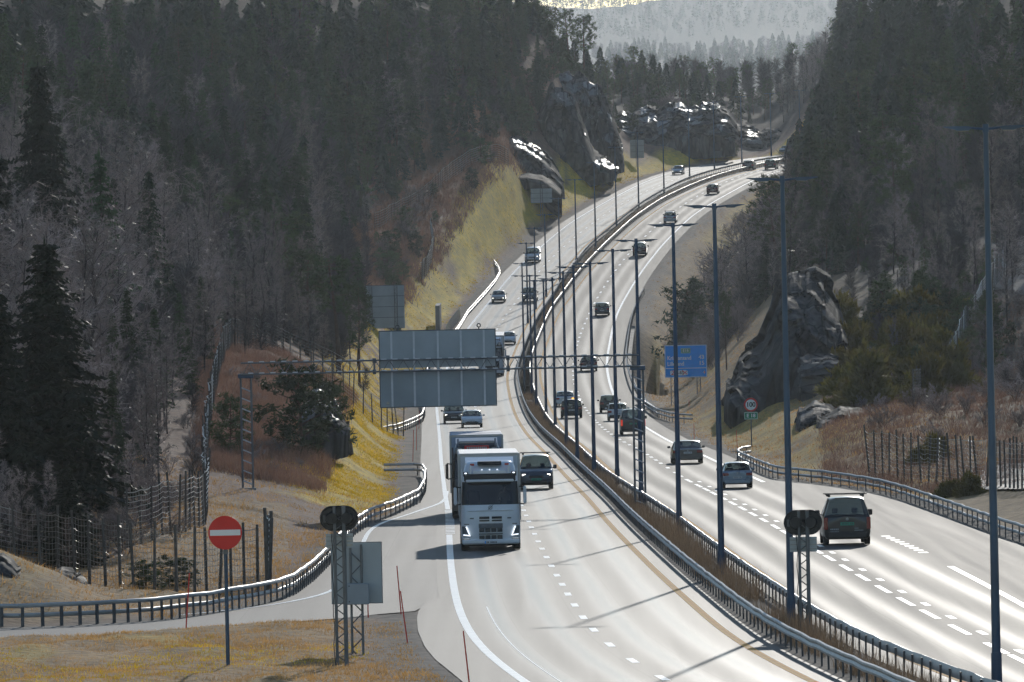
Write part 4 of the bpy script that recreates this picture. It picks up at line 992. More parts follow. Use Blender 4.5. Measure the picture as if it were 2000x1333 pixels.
# small things
q = at(1956, 735, 690); _l = MB(); _l.tube((-1.2, .3, 0), (1.1, -.3, .12), .30, .25, 12); o = _l.build('log', M['pine_bark'], None, 40); o.location = (q.x, 690, float(tz(q.x, 690)) + .25); tag(o, 'brown cut log lying on the right slope', 'log')
q = at(1357, 555, 1160); zz = float(tz(q.x, 1160))
r = tag(empty('path_lamp', (q.x, 1160, zz)), 'single pale lamp post on the path below the right bank', 'street lamp')
MB().tube((0, 0, -.3), (0, 0, max(4, q.z - zz)), .08, .05, 8).build('pole', M['steel'], r); MB().cbox((0, 0, max(4, q.z - zz) + .1), (.5, .35, .2), .05).build('lamp_head', M['steel'], r)
q = at(1030, 716, 1000); r = MB().cbox((0, 0, 0), (.9, 1.2, 1.6), .03).build('junction_box', mat('rusty_box', (.09, .05, .035), .8, var=.4)); r.location = (q.x, 1000, float(ZR(1000)) - 1.2); tag(r, 'rusty box in the dark gap between the two bridge decks', 'box')
# ------------------------------------------------------------------ cars and vans
PAINTS = {}
def paint(name, c, metal=0.3, rough=0.32):
    if name not in PAINTS: PAINTS[name] = mat(name, c, rough, metal, var=0.06, scale=1.2, coat=0.6, rvar=0.04)
    return PAINTS[name]

def car_stations(t, L, W, H):
    w = W / 2
    if t == 'hatch':  cowl, rf, rr, tail, belt, nose, hood, tum = 1.05, 1.85, L - .55, L - .14, .98 / 1.48 * H, .68, .86, .22
    elif t == 'suv':  cowl, rf, rr, tail, belt, nose, hood, tum = 1.15, 1.95, L - .55, L - .14, 1.06 / 1.65 * H, .85, 1.0, .15
    elif t == 'sedan': cowl, rf, rr, tail, belt, nose, hood, tum = 1.25, 2.1, L - 1.55, L - .70, .95 / 1.45 * H, .66, .84, .19
    elif t == 'van':  cowl, rf, rr, tail, belt, nose, hood, tum = .95, 1.75, L - .22, L - .10, 1.12 / 1.84 * H, .88, 1.05, .24
    elif t == 'bigvan': cowl, rf, rr, tail, belt, nose, hood, tum = .85, 1.7, L - .22, L - .10, 1.2 / 1.97 * H, .95, 1.12, .19
    elif t == 'pickup': cowl, rf, rr, tail, belt, nose, hood, tum = 1.2, 1.95, L - 2.1, L - 1.75, 1.12 / 1.78 * H, .95, 1.06, .15
    zb = .24 if t != 'pickup' else .36
    mid = (rf + rr) / 2
    S = []   # y, zbottom, zbelt, ztop, half width body, half width top, tag
    S.append((0.0, zb + .10, nose - .12, nose - .08, w * .80, w * .66, 'p'))
    S.append((0.07, zb, nose - .02, nose + .02, w * .92, w * .78, 'p'))
    S.append((0.32, zb - .02, (nose + hood) / 2, (nose + hood) / 2 + .05, w * .985, w * .84, 'p'))
    S.append((cowl - .08, zb - .02, hood + (belt - hood) * .7, hood + .06, w, w * .86, 'p'))
    S.append((cowl, zb - .02, belt - .05, belt - .01, w, w - .13, 'ws'))
    S.append((rf, zb - .02, belt, H - .05, w, w - tum - .05, 'p'))
    S.append((rf + .04, zb - .02, belt, H - .04, w, w - tum - .045, 'sg'))
    S.append((mid - .05, zb - .02, belt + .005, H, w, w - tum - .03, 'p'))
    S.append((mid + .05, zb - .02, belt + .005, H, w, w - tum - .03, 'sg'))
    S.append((rr - .10, zb - .02, belt + .02, H - .03, w, w - tum - .04, 'p'))
    S.append((rr, zb - .02, belt + .02, H - .05, w * .995, w - tum - .05, 'rw'))
    tt = belt + (.03 if t in ('van', 'bigvan', 'hatch', 'suv') else .0)
    S.append((tail, zb, belt, tt, w * .975, w - (.10 if t in ('van', 'bigvan') else .15), 'p'))
    if t == 'sedan':
        S.append((L - .12, zb, belt - .04, belt - .0, w * .95, w * .76, 'p')); S.append((L, zb + .06, belt - .10, belt - .06, w * .90, w * .72, 'p'))
    elif t == 'pickup':
        S.append((tail + .05, zb, belt - .06, belt - .02, w, w * .9, 'p')); S.append((L - .08, zb, belt - .06, belt - .02, w, w * .9, 'p')); S.append((L, zb + .08, belt - .08, belt - .05, w * .97, w * .86, 'p'))
    else:
        S.append((L - .03, zb, belt - .05, belt - .02, w * .965, w * .80, 'p')); S.append((L, zb + .08, belt - .10, belt - .06, w * .93, w * .76, 'p'))
    return S, dict(belt=belt, nose=nose, hood=hood, cowl=cowl, rf=rf, rr=rr, tail=tail, zb=zb, w=w)

def section(st):
    y, zb, zbelt, zt, wb, wt, _ = st
    hgt = zbelt - zb
    tall = zt - zbelt > .2
    e = .06 if tall else .01
    return [(0, zb), (wb - .14, zb), (wb - .03, zb + .10), (wb, zb + .30 * hgt), (wb + .0, zb + .62 * hgt), (wb - .025, zbelt), (wt + (.035 if tall else .02), zt - e), (wt - (.10 if tall else .06), zt - (.012 if tall else .002)), (0, zt + (.02 if tall else .012))]

WHEEL = {}
def wheel_mesh(rad, wd):
    k = (round(rad, 2), round(wd, 2))
    if k not in WHEEL:
        t = MB(); n = 22; prof = [(-wd / 2, rad * .62), (-wd / 2, rad * .93), (-wd / 2 + .03, rad), (wd / 2 - .03, rad), (wd / 2, rad * .93), (wd / 2, rad * .62)]
        vs = []; fs = []
        for i in range(n):
            a = 2 * math.pi * i / n
            for x, rr_ in prof: vs.append((x, rr_ * math.cos(a), rr_ * math.sin(a)))
        m_ = len(prof)
        for i in range(n):
            for j in range(m_): fs.append((i * m_ + j, i * m_ + (j + 1) % m_, ((i + 1) % n) * m_ + (j + 1) % m_, ((i + 1) % n) * m_ + j))
        t.add(vs, fs)
        rm = MB(); rm.tube((-wd / 2 + .02, 0, 0), (wd / 2 - .02, 0, 0), rad * .63, n=20)
        for i in range(5):
            a = 2 * math.pi * i / 5
            for s in (-1, 1): rm.box((s * (wd / 2 - .012), rad * .33 * math.cos(a), rad * .33 * math.sin(a)), (.02, .05, rad * .5), Matrix.Rotation(a, 3, 'X'))
        WHEEL[k] = (t.mesh('tyre', M['rubber'], 40), rm.mesh('rim', M['rim'], 40))
    return WHEEL[k]

def seat(parent, x, y, z, h=.62):
    m = MB(); m.cbox((x, y - .22, z), (.46, .5, .14), .04); m.cbox((x, y + .06, z + h / 2), (.44, .13, h), .05)
    m.build('seat', M['seat'], parent); MB().cbox((x, y + .08, z + h + .13), (.24, .09, .20), .04).build('headrest', M['seat'], parent)

def car(kind, t, L, W, H, col, loc, yaw, pitch, label, cat='car', group=None, lights='off', back=False, plate='plate', rack=False, glass='glass', extra=None, brake=False, ind=False, rails=False, scale=1.0, dark_low=True):
    """local frame: front at y=0, rear at y=L; placed so that the end facing the camera touches loc"""
    S, g = car_stations(t, L, W, H); w = g['w']
    r = tag(empty(kind, loc, (-pitch if back else pitch, 0, yaw + (math.pi if back else 0))), label, cat, group); r.scale = (scale,) * 3
    if back:   # rear at loc: move so that local y=L sits there
        d = Vector((0, -L * scale, 0)); d.rotate(r.rotation_euler); r.location = Vector(loc) + d
    body = MB(); low = MB(); ws = MB(); rw = MB(); sgl = {}
    secs = [[(x, s[0], z) for x, z in section(s)] for s in S]; np_ = len(secs[0])
    def quad(mb, a, b, c, d): mb.add([a, b, c, d], [(0, 1, 2, 3)])
    ig = 0
    for i in range(len(S) - 1):
        for j in range(np_ - 1):
            for sgn in (1, -1):
                q = [Vector((sgn * p[0], p[1], p[2])) for p in (secs[i][j], secs[i + 1][j], secs[i + 1][j + 1], secs[i][j + 1])]
                tg = S[i][6]
                if tg == 'ws' and j >= 6: quad(ws, *q)
                elif tg == 'rw' and j >= 6: quad(rw, *q)
                elif tg == 'sg' and j == 5: quad(sgl.setdefault((i, sgn), MB()), *q)
                elif j <= 1 and dark_low: quad(low, *q)
                else: quad(body, *q)
    for k in (0, len(S) - 1):
        pts = [Vector(p) for p in secs[k]]; full = pts + [Vector((-p.x, p.y, p.z)) for p in reversed(pts[1:-1])]
        body.add(full, [tuple(range(len(full)))])
    def weld(mb, name, m, par, sm=35):
        me = bpy.data.meshes.new(name); me.from_pydata(mb.v, [], mb.f); me.materials.append(m)
        bm = bmesh.new(); bm.from_mesh(me); bmesh.ops.remove_doubles(bm, verts=bm.verts[:], dist=.0005); bmesh.ops.recalc_face_normals(bm, faces=bm.faces[:]); bm.to_mesh(me); bm.free()
        me.polygons.foreach_set('use_smooth', np.ones(len(me.polygons), bool)); me.set_sharp_from_angle(angle=R(sm))
        return link(bpy.data.objects.new(name, me), par)
    bo = weld(body, 'body', col, r)
    if low.v: weld(low, 'underbody', M['black'], r)
    weld(ws, 'windscreen', M[glass], r); weld(rw, 'rear_window', M[glass], r)
    for k in sgl.values(): weld(k, 'side_window', M[glass], r)
    # wheels, arches
    rad = {'hatch': .315, 'sedan': .325, 'suv': .36, 'van': .32, 'bigvan': .34, 'pickup': .38}[t]; wd = .215
    ty, ri = wheel_mesh(rad, wd)
    for y in (.82 if t in ('van', 'bigvan') else .90, L - (.85 if t != 'sedan' else 1.0)):
        for s in (-1, 1):
            wl = share('wheel', ty, (s * (w - wd / 2 - .01), y, rad), r); share('rim', ri, (0, 0, 0), wl)
            a = MB()
            for q in range(13):
                a0, a1 = math.pi * (q - .5) / 12, math.pi * (q + .5) / 12
                a.add([(s * (w + .004), y + (rad + .0) * math.cos(a0), rad + rad * math.sin(a0)), (s * (w + .004), y + (rad + .07) * math.cos(a0), rad + (rad + .07) * math.sin(a0)), (s * (w + .004), y + (rad + .07) * math.cos(a1), rad + (rad + .07) * math.sin(a1)), (s * (w + .004), y + rad * math.cos(a1), rad + rad * math.sin(a1))], [(0, 1, 2, 3)])
            a.build('wheel_arch', M['black'], r)
    # inside
    fl = MB(); fl.box((0, (g['cowl'] + L) / 2, .42), (W - .2, L - g['cowl'] - .3, .06)); fl.build('cabin_floor', M['seat'], r)
    MB().cbox((0, g['cowl'] + .22, g['belt'] - .13), (W - .22, .4, .24), .05).build('dashboard', M['seat'], r)
    for s in (-1, 1): seat(r, s * .37, g['rf'] + .55, .52)
    if t in ('hatch', 'suv', 'sedan'):
        m = MB(); m.cbox((0, g['rr'] - .45, .78), (W - .42, .16, .6), .05); m.build('rear_bench', M['seat'], r)
    # front
    for s in (-1, 1):
        hm = M['head_on'] if lights in ('on', 'both') and True else M['head']
        z = g['nose'] - .10
        MB().cbox((s * w * .70, .10, z), (w * .34, .16, .15), .045).build('headlight', M['head'], r)
        if lights in ('on',): MB().cbox((s * w * .72, .02, z), (w * .2, .03, .10), .012).build('lamp_glow', M['head_on'], r)
        MB().cbox((s * (w + .11), g['cowl'] + .42, g['belt'] + .07), (.19, .10, .14 if t not in ('van', 'bigvan') else .22), .03).tube((s * (w - .06), g['cowl'] + .44, g['belt'] + .0), (s * (w + .06), g['cowl'] + .43, g['belt'] + .05), .025, n=6).build('wing_mirror', M['black'] if t in ('van', 'bigvan') else col, r)
    MB().cbox((0, -.012, g['nose'] - .20), (W * .44, .03, .13), .02).build('grille', M['black'], r)
    MB().cbox((0, .0, g['zb'] + .17), (W * .62, .04, .14), .02).build('lower_grille', M['black'], r)
    pf = MB().box((0, -.03, g['zb'] + .30), (.52, .012, .11)).build('front_plate', M[plate], r)
    # rear
    zl = g['belt'] - (.18 if t not in ('van', 'bigvan') else .28)
    for s in (-1, 1):
        m = MB()
        if t in ('van', 'bigvan'): m.cbox((s * (w * .905), L - .02, zl), (.15, .10, .46), .02)
        elif t == 'suv': m.cbox((s * (w * .80), L - .03, zl), (.34, .12, .20), .03)
        elif t == 'pickup': m.cbox((s * (w * .9), L - .01, zl), (.14, .06, .34), .02)
        else: m.cbox((s * (w * .76), L - .03, zl), (.36, .12, .16), .03)
        m.build('tail_light', M['tail_on'] if brake else M['tail'], r)
        MB().cbox((s * w * .62, L + .005, g['zb'] + .16), (.26, .03, .05), .008).build('reflector', M['tail'], r)
    if ind: MB().cbox((w * -.80, L + .01, zl), (.2, .1, .15), .03).build('indicator', M['orange'], r)
    MB().cbox((0, L - .02, g['zb'] + .16), (W * .84, .10, .26), .04).build('rear_bumper', M['black'] if t in ('van', 'pickup', 'suv', 'bigvan') else col, r)
    zp = {'hatch': g['belt'] - .36, 'suv': g['belt'] - .34, 'sedan': g['belt'] - .24, 'van': g['belt'] - .30, 'bigvan': g['belt'] - .34, 'pickup': g['zb'] + .3}[t]
    MB().box((0, L + .008, zp), (.52, .014, .115)).build('rear_plate', M[plate], r)
    mk = MB()
    for i, cw in enumerate((.045, .045, .02, .04, .04, .04, .04, .04)):
        if i == 2: continue
        mk.box((-.19 + i * .054, L + .017, zp), (cw * .62, .004, .066))
    mk.build('plate_characters', M['black_paint'], r); 
    mk = MB()
    for i in (0, 1, 3, 4, 5, 6, 7): mk.box((.19 - i * .054, -.038, g['zb'] + .30), (.026, .004, .066))
    mk.build('plate_characters', M['black_paint'], r)
    MB().tube((0, L + .0, g['belt'] - .12), (0, L + .02, g['belt'] - .12), .055, n=14).build('badge', M['steel'], r)
    MB().cbox((0, g['rr'] - .0, H - .045), (W * .5, .14, .03), .01).build('roof_spoiler', col, r)
    if rack:
        for y in (g['rf'] + .45, g['rr'] - .55):
            MB().cbox((0, y, H + .10), (W * .86 + .06, .08, .035), .01).build('roof_bar', M['black'], r)
            for s in (-1, 1): MB().cbox((s * W * .36, y, H + .045), (.10, .10, .10), .02).build('bar_foot', M['black'], r)
    if rails:
        for s in (-1, 1): MB().tube((s * (w - .22), g['rf'] + .2, H + .03), (s * (w - .22), g['rr'] - .2, H + .03), .018, n=6).build('roof_rail', M['steel'], r)
    return r, g

def road_frame(a, d):
    s = float(tangent(a, d)); gr = float((ZR(d + 6) - ZR(d - 6)) / 12); return -math.atan(s), math.atan(gr)
def place(px, py, back, ref=L2):
    X, d = ground(px, py); yaw, pit = road_frame(ref, d); return Vector((X, d, float(ZR(d)) + .012)), yaw, pit

def out_car(kind, t, L, W, H, col, px, py, label, wpx=None, **k):
    """a car driving away; px,py: middle of the rear tyres' contact line; wpx: its width in the photograph"""
    loc, yaw, pit = place(px, py, True, R2); sc = 1.0
    if wpx: sc = min(1.09, max(.93, (wpx / F * loc.y) / W))
    return car(kind, t, L, W, H, col, loc, yaw, pit, label, back=True, scale=sc, **k)
def in_car(kind, t, L, W, H, col, px, py, label, wpx=None, **k):
    loc, yaw, pit = place(px, py, False, L2); sc = 1.0
    if wpx: sc = min(1.09, max(.93, (wpx / F * loc.y) / W))
    return car(kind, t, L, W, H, col, loc, yaw, pit, label, back=False, scale=sc, **k)

P_brown = paint('brown_grey_paint', (.028, .026, .027)); P_silver = paint('silver_blue_paint', (.22, .28, .36), .4, .3); P_bronze = paint('grey_brown_paint', (.11, .10, .095), .5); P_dark = paint('dark_grey_paint', (.04, .042, .046))
P_white = paint('white_car_paint', (.72, .74, .76), 0, .3); P_black = paint('black_car_paint', (.012, .012, .014), .1); P_plum = paint('dark_plum_paint', (.045, .02, .024), .3); P_blue = paint('slate_blue_paint', (.035, .055, .085), .3); P_red = paint('dark_red_paint', (.10, .02, .02), .3)
P_sand = paint('pale_gold_paint', (.34, .31, .27), .5); P_grey = paint('mid_grey_paint', (.20, .21, .22), .5); P_beige = paint('beige_grey_paint', (.22, .21, .19), .4)

G_OUT, G_IN = 'cars driving away on the outbound carriageway', 'cars coming towards the camera'
# --- outbound
r, g = out_car('estate_van', 'van', 4.40, 1.79, 1.82, P_brown, 1656, 1066, 'dark brown delivery van with roof bars and green plate, nearest on the outbound side', 93, cat='van', group=G_OUT, plate='plate_green', rack=True, glass='glass_mid')
L_ = 4.40
for x, z, n, cw, s in [(.52, g['belt'] - .50, 5, .058, .05), (.52, g['belt'] - .60, 6, .048, .045)]:      # faint unreadable print on the tail door
    m = MB()
    for i in range(n): m.box((x - i * cw * 1.15 + .1, L_ + .008, z), (cw * .8, .004, s))
    m.build('door_print', M['sign_back'], r)
for z, n in [(g['belt'] - .47, 6), (g['belt'] - .55, 13), (g['belt'] - .62, 12)]:
    m = MB()
    for i in range(n): m.box((-.28 - i * .026, L_ + .008, z), (.018, .004, .03))
    m.build('door_print', M['sign_back'], r)
out_car('hatchback', 'hatch', 4.3, 1.76, 1.475, P_silver, 1441, 955, 'silver blue hatchback behind the dark brown van', 61, group=G_OUT)
out_car('sedan', 'sedan', 4.97, 1.96, 1.445, P_bronze, 1344, 907, 'low wide grey brown sedan without lit lamps', 61, group=G_OUT)
out_car('passenger_van', 'bigvan', 4.9, 1.90, 1.95, P_dark, 1237, 850, 'dark van with red tail lamps and green plate behind the gantry leg', 49, cat='van', group=G_OUT, plate='plate_green', rails=True, brake=True)
out_car('hatchback', 'suv', 4.1, 1.75, 1.55, P_white, 1207, 823, 'white hatchback with tall red tail lamps in front of the dark van', 39, group=G_OUT)
out_car('hatchback', 'suv', 4.2, 1.78, 1.62, P_black, 1191, 807, 'black high hatchback partly behind the white one', 36, group=G_OUT)
out_car('offroad_car', 'suv', 4.6, 1.88, 1.66, P_black, 1117, 818, 'black off-road car with a pale roof beside the median', 42, group=G_OUT)
out_car('sedan', 'sedan', 4.69, 1.85, 1.44, P_white, 1104, 795, 'white sedan with its orange indicator lit', 37, group=G_OUT, ind=True)
out_car('hatchback', 'hatch', 4.4, 1.80, 1.50, P_plum, 1150, 726, 'dark plum hatchback seen through the gantry beam', 34, group=G_OUT)
out_car('estate_car', 'suv', 4.5, 1.83, 1.62, P_blue, 1176, 618, 'dark estate car with roof rails on the far bridge end', 29, group=G_OUT, rails=True)
out_car('passenger_van', 'van', 4.6, 1.88, 1.85, P_plum, 1249, 501, 'dark brown red van climbing the hill', 27, cat='van', group=G_OUT)
out_car('hatchback', 'hatch', 4.0, 1.75, 1.55, P_silver, 1308, 437, 'silver car with roof bars climbing the hill behind a lamp head', 25, group=G_OUT, rack=True)
out_car('hatchback', 'hatch', 4.1, 1.76, 1.50, P_red, 1391, 380, 'dark red hatchback on the upper curve', 23, group=G_OUT)
out_car('hatchback', 'suv', 4.2, 1.80, 1.55, P_dark, 1461, 333, 'dark hatchback near the hilltop, the one nearer the median', 22, group=G_OUT)
out_car('hatchback', 'suv', 4.3, 1.82, 1.58, P_black, 1504, 332, 'black car with a bright roof beside the rock knob', 23, group=G_OUT)
# --- oncoming
in_car('delivery_van', 'van', 4.42, 1.835, 1.83, P_blue, 1048, 957, 'dark blue van with a roof bar and green plate overtaking the white lorry', 67, cat='van', group=G_IN, lights='on', plate='plate_green', rack=True)
in_car('offroad_car', 'suv', 4.6, 1.88, 1.62, P_dark, 887, 828, 'dark car below the gantry panel, the farther of two', 39, group=G_IN, lights='on')
in_car('estate_car', 'sedan', 4.7, 1.82, 1.45, P_white, 922, 836, 'pale car showing only its roof above the second lorry', 36, group=G_IN)
in_car('sedan', 'sedan', 4.6, 1.82, 1.44, P_white, 992, 674, 'white sedan passing the lorry behind the gantry panel', 30, group=G_IN)
in_car('sedan', 'sedan', 4.5, 1.72, 1.42, P_sand, 973, 592, 'old pale gold sedan with both headlamps lit in the outer lane', 27, group=G_IN, lights='on')
in_car('pickup_truck', 'pickup', 5.2, 1.86, 1.78, P_beige, 1034, 591, 'beige pickup truck behind the cluster of lamp poles', 29, cat='pickup', group=G_IN, lights='on')
in_car('delivery_van', 'bigvan', 4.97, 1.99, 1.97, P_white, 1039, 514, 'white van coming down the hill', 29, cat='van', group=G_IN, lights='on')
in_car('sedan', 'hatch', 4.4, 1.82, 1.5, P_white, 1322, 342, 'white car coming over the hill', 21, group=G_IN, lights='on')
in_car('hatchback', 'suv', 4.3, 1.8, 1.55, P_grey, 1530, 302, 'pale car half hidden by the rock knob at the far end of the road', 16, group=G_IN)

# ------------------------------------------------------------------ a sitting driver: one skinned body
def person(loc, rotz, label, shirt, parent=None):
    V = [(0, 0, 0), (0, .02, .26), (0, .03, .46), (0, .0, .58), (0, -.02, .66), (0, -.03, .80), (.2, .03, .46), (.27, -.1, .22), (.16, -.38, .26), (-.2, .03, .46), (-.27, -.1, .22), (-.16, -.38, .26), (.11, -.35, .02), (.12, -.42, -.35), (-.11, -.35, .02), (-.12, -.42, -.35)]
    E_ = [(0, 1), (1, 2), (2, 3), (3, 4), (4, 5), (2, 6), (6, 7), (7, 8), (2, 9), (9, 10), (10, 11), (0, 12), (12, 13), (0, 14), (14, 15)]
    rad = [.16, .15, .15, .06, .095, .085, .075, .05, .035, .075, .05, .035, .085, .06, .085, .06]
    me = bpy.data.meshes.new('person'); me.from_pydata(V, E_, [])
    o = bpy.data.objects.new('person_tmp', me); COL.objects.link(o); o.modifiers.new('s', 'SKIN'); o.modifiers.new('d', 'SUBSURF').levels = 1
    for i, q in enumerate(me.skin_vertices[0].data): q.radius = (rad[i], rad[i] * .9); q.use_root = i == 0
    dg = bpy.context.evaluated_depsgraph_get(); m2 = bpy.data.meshes.new_from_object(o.evaluated_get(dg)); bpy.data.objects.remove(o)
    m2.materials.clear(); m2.materials.append(shirt); m2.materials.append(M_skin)
    for f in m2.polygons: f.material_index = 1 if f.center.z > .57 or f.center.y < -.33 and f.center.z > .2 else 0
    o = share('person', m2, loc, None, (0, 0, rotz)); tag(o, label, 'person')
    h = MB(); h.cbox((0, .015, .84), (.17, .19, .12), .05).build('hair', M['seat'], o)
    return o
M_skin = mat('skin', (.42, .25, .18), .6, var=.08); M_shirt = mat('dark_blue_shirt', (.03, .04, .07), .9)

# ------------------------------------------------------------------ lorries
def lorry(label, px, py, cab_col, box_col, W=2.5, style=0, driver=None):
    loc, yaw, pit = place(px, py, False, L2)
    r = tag(empty('lorry', loc, (pit, 0, yaw)), label, 'lorry', 'lorries in the slow lane'); w = W / 2
    # cab shell: loft of side stations (y, z0, z1, half width)
    zc0, zw0, zw1, zr = .42, 1.92, 2.92, 3.42
    secs = []
    def ring(z, wf, yf, wb=None, yb=2.1, rc=.28):
        """plan outline of the cab at height z: rounded front corners"""
        wb = wb or w; p = [(-wb, yb), (-wb, yf + rc)]
        for k in range(1, 5): a = math.pi + math.pi / 2 * k / 5; p.append((-wf + rc + rc * math.cos(a) * 1.0, yf + rc + rc * math.sin(a)))
        q = [(-a, b) for a, b in reversed(p)]; return [(a, b, z) for a, b in p + q]
    levels = [(.36, w * .96, .10, .2), (.55, w * .985, .03, .24), (.95, w * .99, .0, .26), (1.45, w * .985, .0, .28), (1.80, w * .97, .03, .28), (1.90, w * .965, .05, .28), (2.86, w * .93, .26, .28), (3.06, w * .90, .34, .30), (3.35, w * .86, .50, .34), (3.62, w * .80, .85, .36), (3.70, w * .74, 1.15, .36)]
    body = MB(); win = MB(); sw = MB(); rs = [ring(z, wf, yf, wf, 2.1, rc) for z, wf, yf, rc in levels]; n = len(rs[0])
    for i in range(len(rs) - 1):
        for j in range(n - 1):
            q = [rs[i][j], rs[i][j + 1], rs[i + 1][j + 1], rs[i + 1][j]]
            (win if i == 5 and 1 < j < n - 3 else body).add(q, [(0, 1, 2, 3)])
    body.add(rs[-1], [tuple(range(n))]); body.add([(p[0], 2.1, p[2]) for p in (rs[0][0], rs[0][-1], rs[5][-1], rs[-1][-1], rs[-1][0], rs[5][0])], [(0, 1, 2, 3, 4, 5)])
    def weld(mb, name, m, par, sm=38):
        me = bpy.data.meshes.new(name); me.from_pydata(mb.v, [], mb.f); me.materials.append(m)
        bm = bmesh.new(); bm.from_mesh(me); bmesh.ops.remove_doubles(bm, verts=bm.verts[:], dist=.0005); bmesh.ops.recalc_face_normals(bm, faces=bm.faces[:]); bm.to_mesh(me); bm.free()
        me.polygons.foreach_set('use_smooth', np.ones(len(me.polygons), bool)); me.set_sharp_from_angle(angle=R(sm)); return link(bpy.data.objects.new(name, me), par)
    cab = weld(body, 'cab', cab_col, r); weld(win, 'windscreen', M['glass_dark'], r)
    for s in (-1, 1): MB().box((s * (w * .965), 1.05, 2.32), (.02, .95, .75)).build('side_window', M['glass_dark'], r)
    # black band above the windscreen with the sun visor
    MB().cbox((0, .27, 3.02), (W * .86, .20, .34), .06).build('visor_band', M['black'], r)
    MB().cbox((0, .03, 2.90), (W * .80, .20, .11), .03, ).build('sun_visor', cab_col, r)
    if style == 0:
        MB().cbox((0, .33, 3.22), (W * .56, .12, .22), .03).build('sign_box', cab_col, r)
        for x in (-.32, 0, .32): MB().cbox((x, .24, 3.36), (.06, .05, .03), .008).build('marker_lamp', M['drl'], r)
        MB().cbox((0, .62, 3.62), (1.0, .3, .16), .02, ).build('roof_hatch', M['black'], r)
        for s in (-1, 1):
            MB().cbox((s * .72, .42, 3.57), (.18, .12, .09), .02).build('beacon', mat('red_beacon', (.6, .05, .03), .3), r)
            MB().cbox((s * w * .80, .22, 3.18), (.2, .06, .2), .02).build('spot_lamp_housing', M['black'], r)
            MB().cbox((s * w * .80, .18, 3.22), (.10, .03, .05), .01).build('spot_lamp', M['drl'], r)
            MB().cbox((s * .80, .30, 3.30), (.09, .12, .5), .02).build('roof_tube', cab_col, r)
        # grille
        for i, (z, h) in enumerate([(1.36, .10), (1.24, .06)]):
            for s in (-1, 1): MB().cbox((s * .26, -.012, z), (.42, .03, h), .01).build('grille_slot', M['black'], r)
        MB().cbox((0, -.014, 1.02), (1.0, .03, .20), .01).build('grille_bar', M['steel_dull'], r)
        for z in (.84, .55):
            for k in range(4):
                gq = MB().cbox((-.375 + k * .25, -.02, z), (.215, .04, .15), .01).build('grille_opening', M['black'], r)
                for dz in (-.035, .0, .035): MB().box((-.375 + k * .25, -.043, z + dz), (.2, .01, .012)).build('grille_slat', M['steel_dull'], gq)
        MB().cbox((0, -.014, .685), (1.0, .03, .05), .01).build('grille_bar', M['steel_dull'], r)
        MB().cbox((0, .0, 1.66), (1.9, .05, .035), .012).build('panel_crease', cab_col, r)
        e = MB()
        for i in range(16):
            a, b = 2 * math.pi * i / 16, 2 * math.pi * (i + 1) / 16; e.tube((.075 * math.cos(a), .0, 1.78 + .075 * math.sin(a)), (.075 * math.cos(b), .0, 1.78 + .075 * math.sin(b)), .012, n=4)
        e.tube((-.13, .0, 1.66), (.13, .0, 1.90), .012, n=4); e.build('badge', M['steel'], r)
        for s in (-1, 1):
            MB().cbox((s * .78, -.010, 1.34), (.16, .012, .05), .004).build('model_lettering', M['steel_dull'], r)
            hl = MB().prism([(s * 1.04, 1.02), (s * 1.20, 1.02), (s * 1.18, .62), (s * .86, .60), (s * .97, .75)] if s > 0 else [(-.86, .60), (-1.18, .62), (-1.20, 1.02), (-1.04, 1.02), (-.97, .75)], -.035, .06).build('headlight', M['sign_edge'], r)
            d = MB(); d.prism([(s * 1.00, 1.0), (s * 1.05, 1.0), (s * .90, .64), (s * .85, .60)], -.055, -.036); d.prism([(s * .85, .60), (s * .90, .65), (s * 1.15, .68), (s * 1.15, .64)], -.056, -.037); d.build('running_light', M['drl'], hl)
            MB().cbox((s * 1.02, -.02, .45), (.32, .06, .14), .03).build('fog_lamp', M['head'], r)
            MB().cbox((s * 1.0, -.02, 1.10), (.2, .012, .03), .004).build('vent_slot', M['black'], r)
        MB().cbox((0, .02, .36), (W * .96, .22, .20), .05).build('bumper', cab_col, r)
    else:
        MB().cbox((0, .10, 3.30), (1.2, .10, .42), .03).build('sign_board', M['red_paint'] if style == 1 else cab_col, r)
        if style == 1:
            m = MB()
            for i in range(11): m.box((-.45 + i * .09, .04, 3.38), (.055, .012, .12))
            for i in range(6): m.box((-.2 + i * .08, .04, 3.20), (.05, .012, .07))
            m.build('sign_print', M['sign_back'], r)
        MB().cbox((0, .30, 3.66), (1.7, .14, .14), .04).build('roof_light_bar', M['steel'], r)
        for s in (-1, 1):
            MB().cbox((s * .85, .06, 3.25), (.32, .08, .3), .05).build('spot_lamp', M['head'], r); MB().tube((s * .9, .35, 3.5), (s * .9, .5, 3.82), .05).build('air_horn', M['steel'], r)
            MB().cbox((s * .95, -.02, .72), (.42, .06, .22), .05).build('headlight', M['head'], r)
        MB().cbox((0, -.02, 1.15), (1.6, .04, .75), .03).build('grille', M['black'], r); MB().cbox((0, .0, .45), (W * .98, .2, .28), .05).build('bumper', cab_col, r)
    MB().box((0, -.10, .335), (.52, .014, .115)).build('front_plate', M['plate'], r)
    m = MB(); m.box((-.235, -.11, .335), (.045, .004, .11)); m.build('plate_band', M['blue_sign'], r)
    m = MB()
    for i in (0, 1, 3, 4, 5, 6, 7): m.box((-.17 + i * .055, -.11, .335), (.03, .004, .07))
    m.build('plate_characters', M['black_paint'], r)
    for s in (-1, 1):   # mirrors
        b = MB(); b.tube((s * (w - .02), .42, 2.62), (s * (w + .18), .30, 2.66), .03, n=6).tube((s * (w - .02), .42, 1.94), (s * (w + .16), .32, 1.9), .03, n=6).build('mirror_arm', M['black'], r)
        MB().cbox((s * (w + .20), .34, 2.28), (.14, .16, .74), .05).build('mirror', cab_col, r)
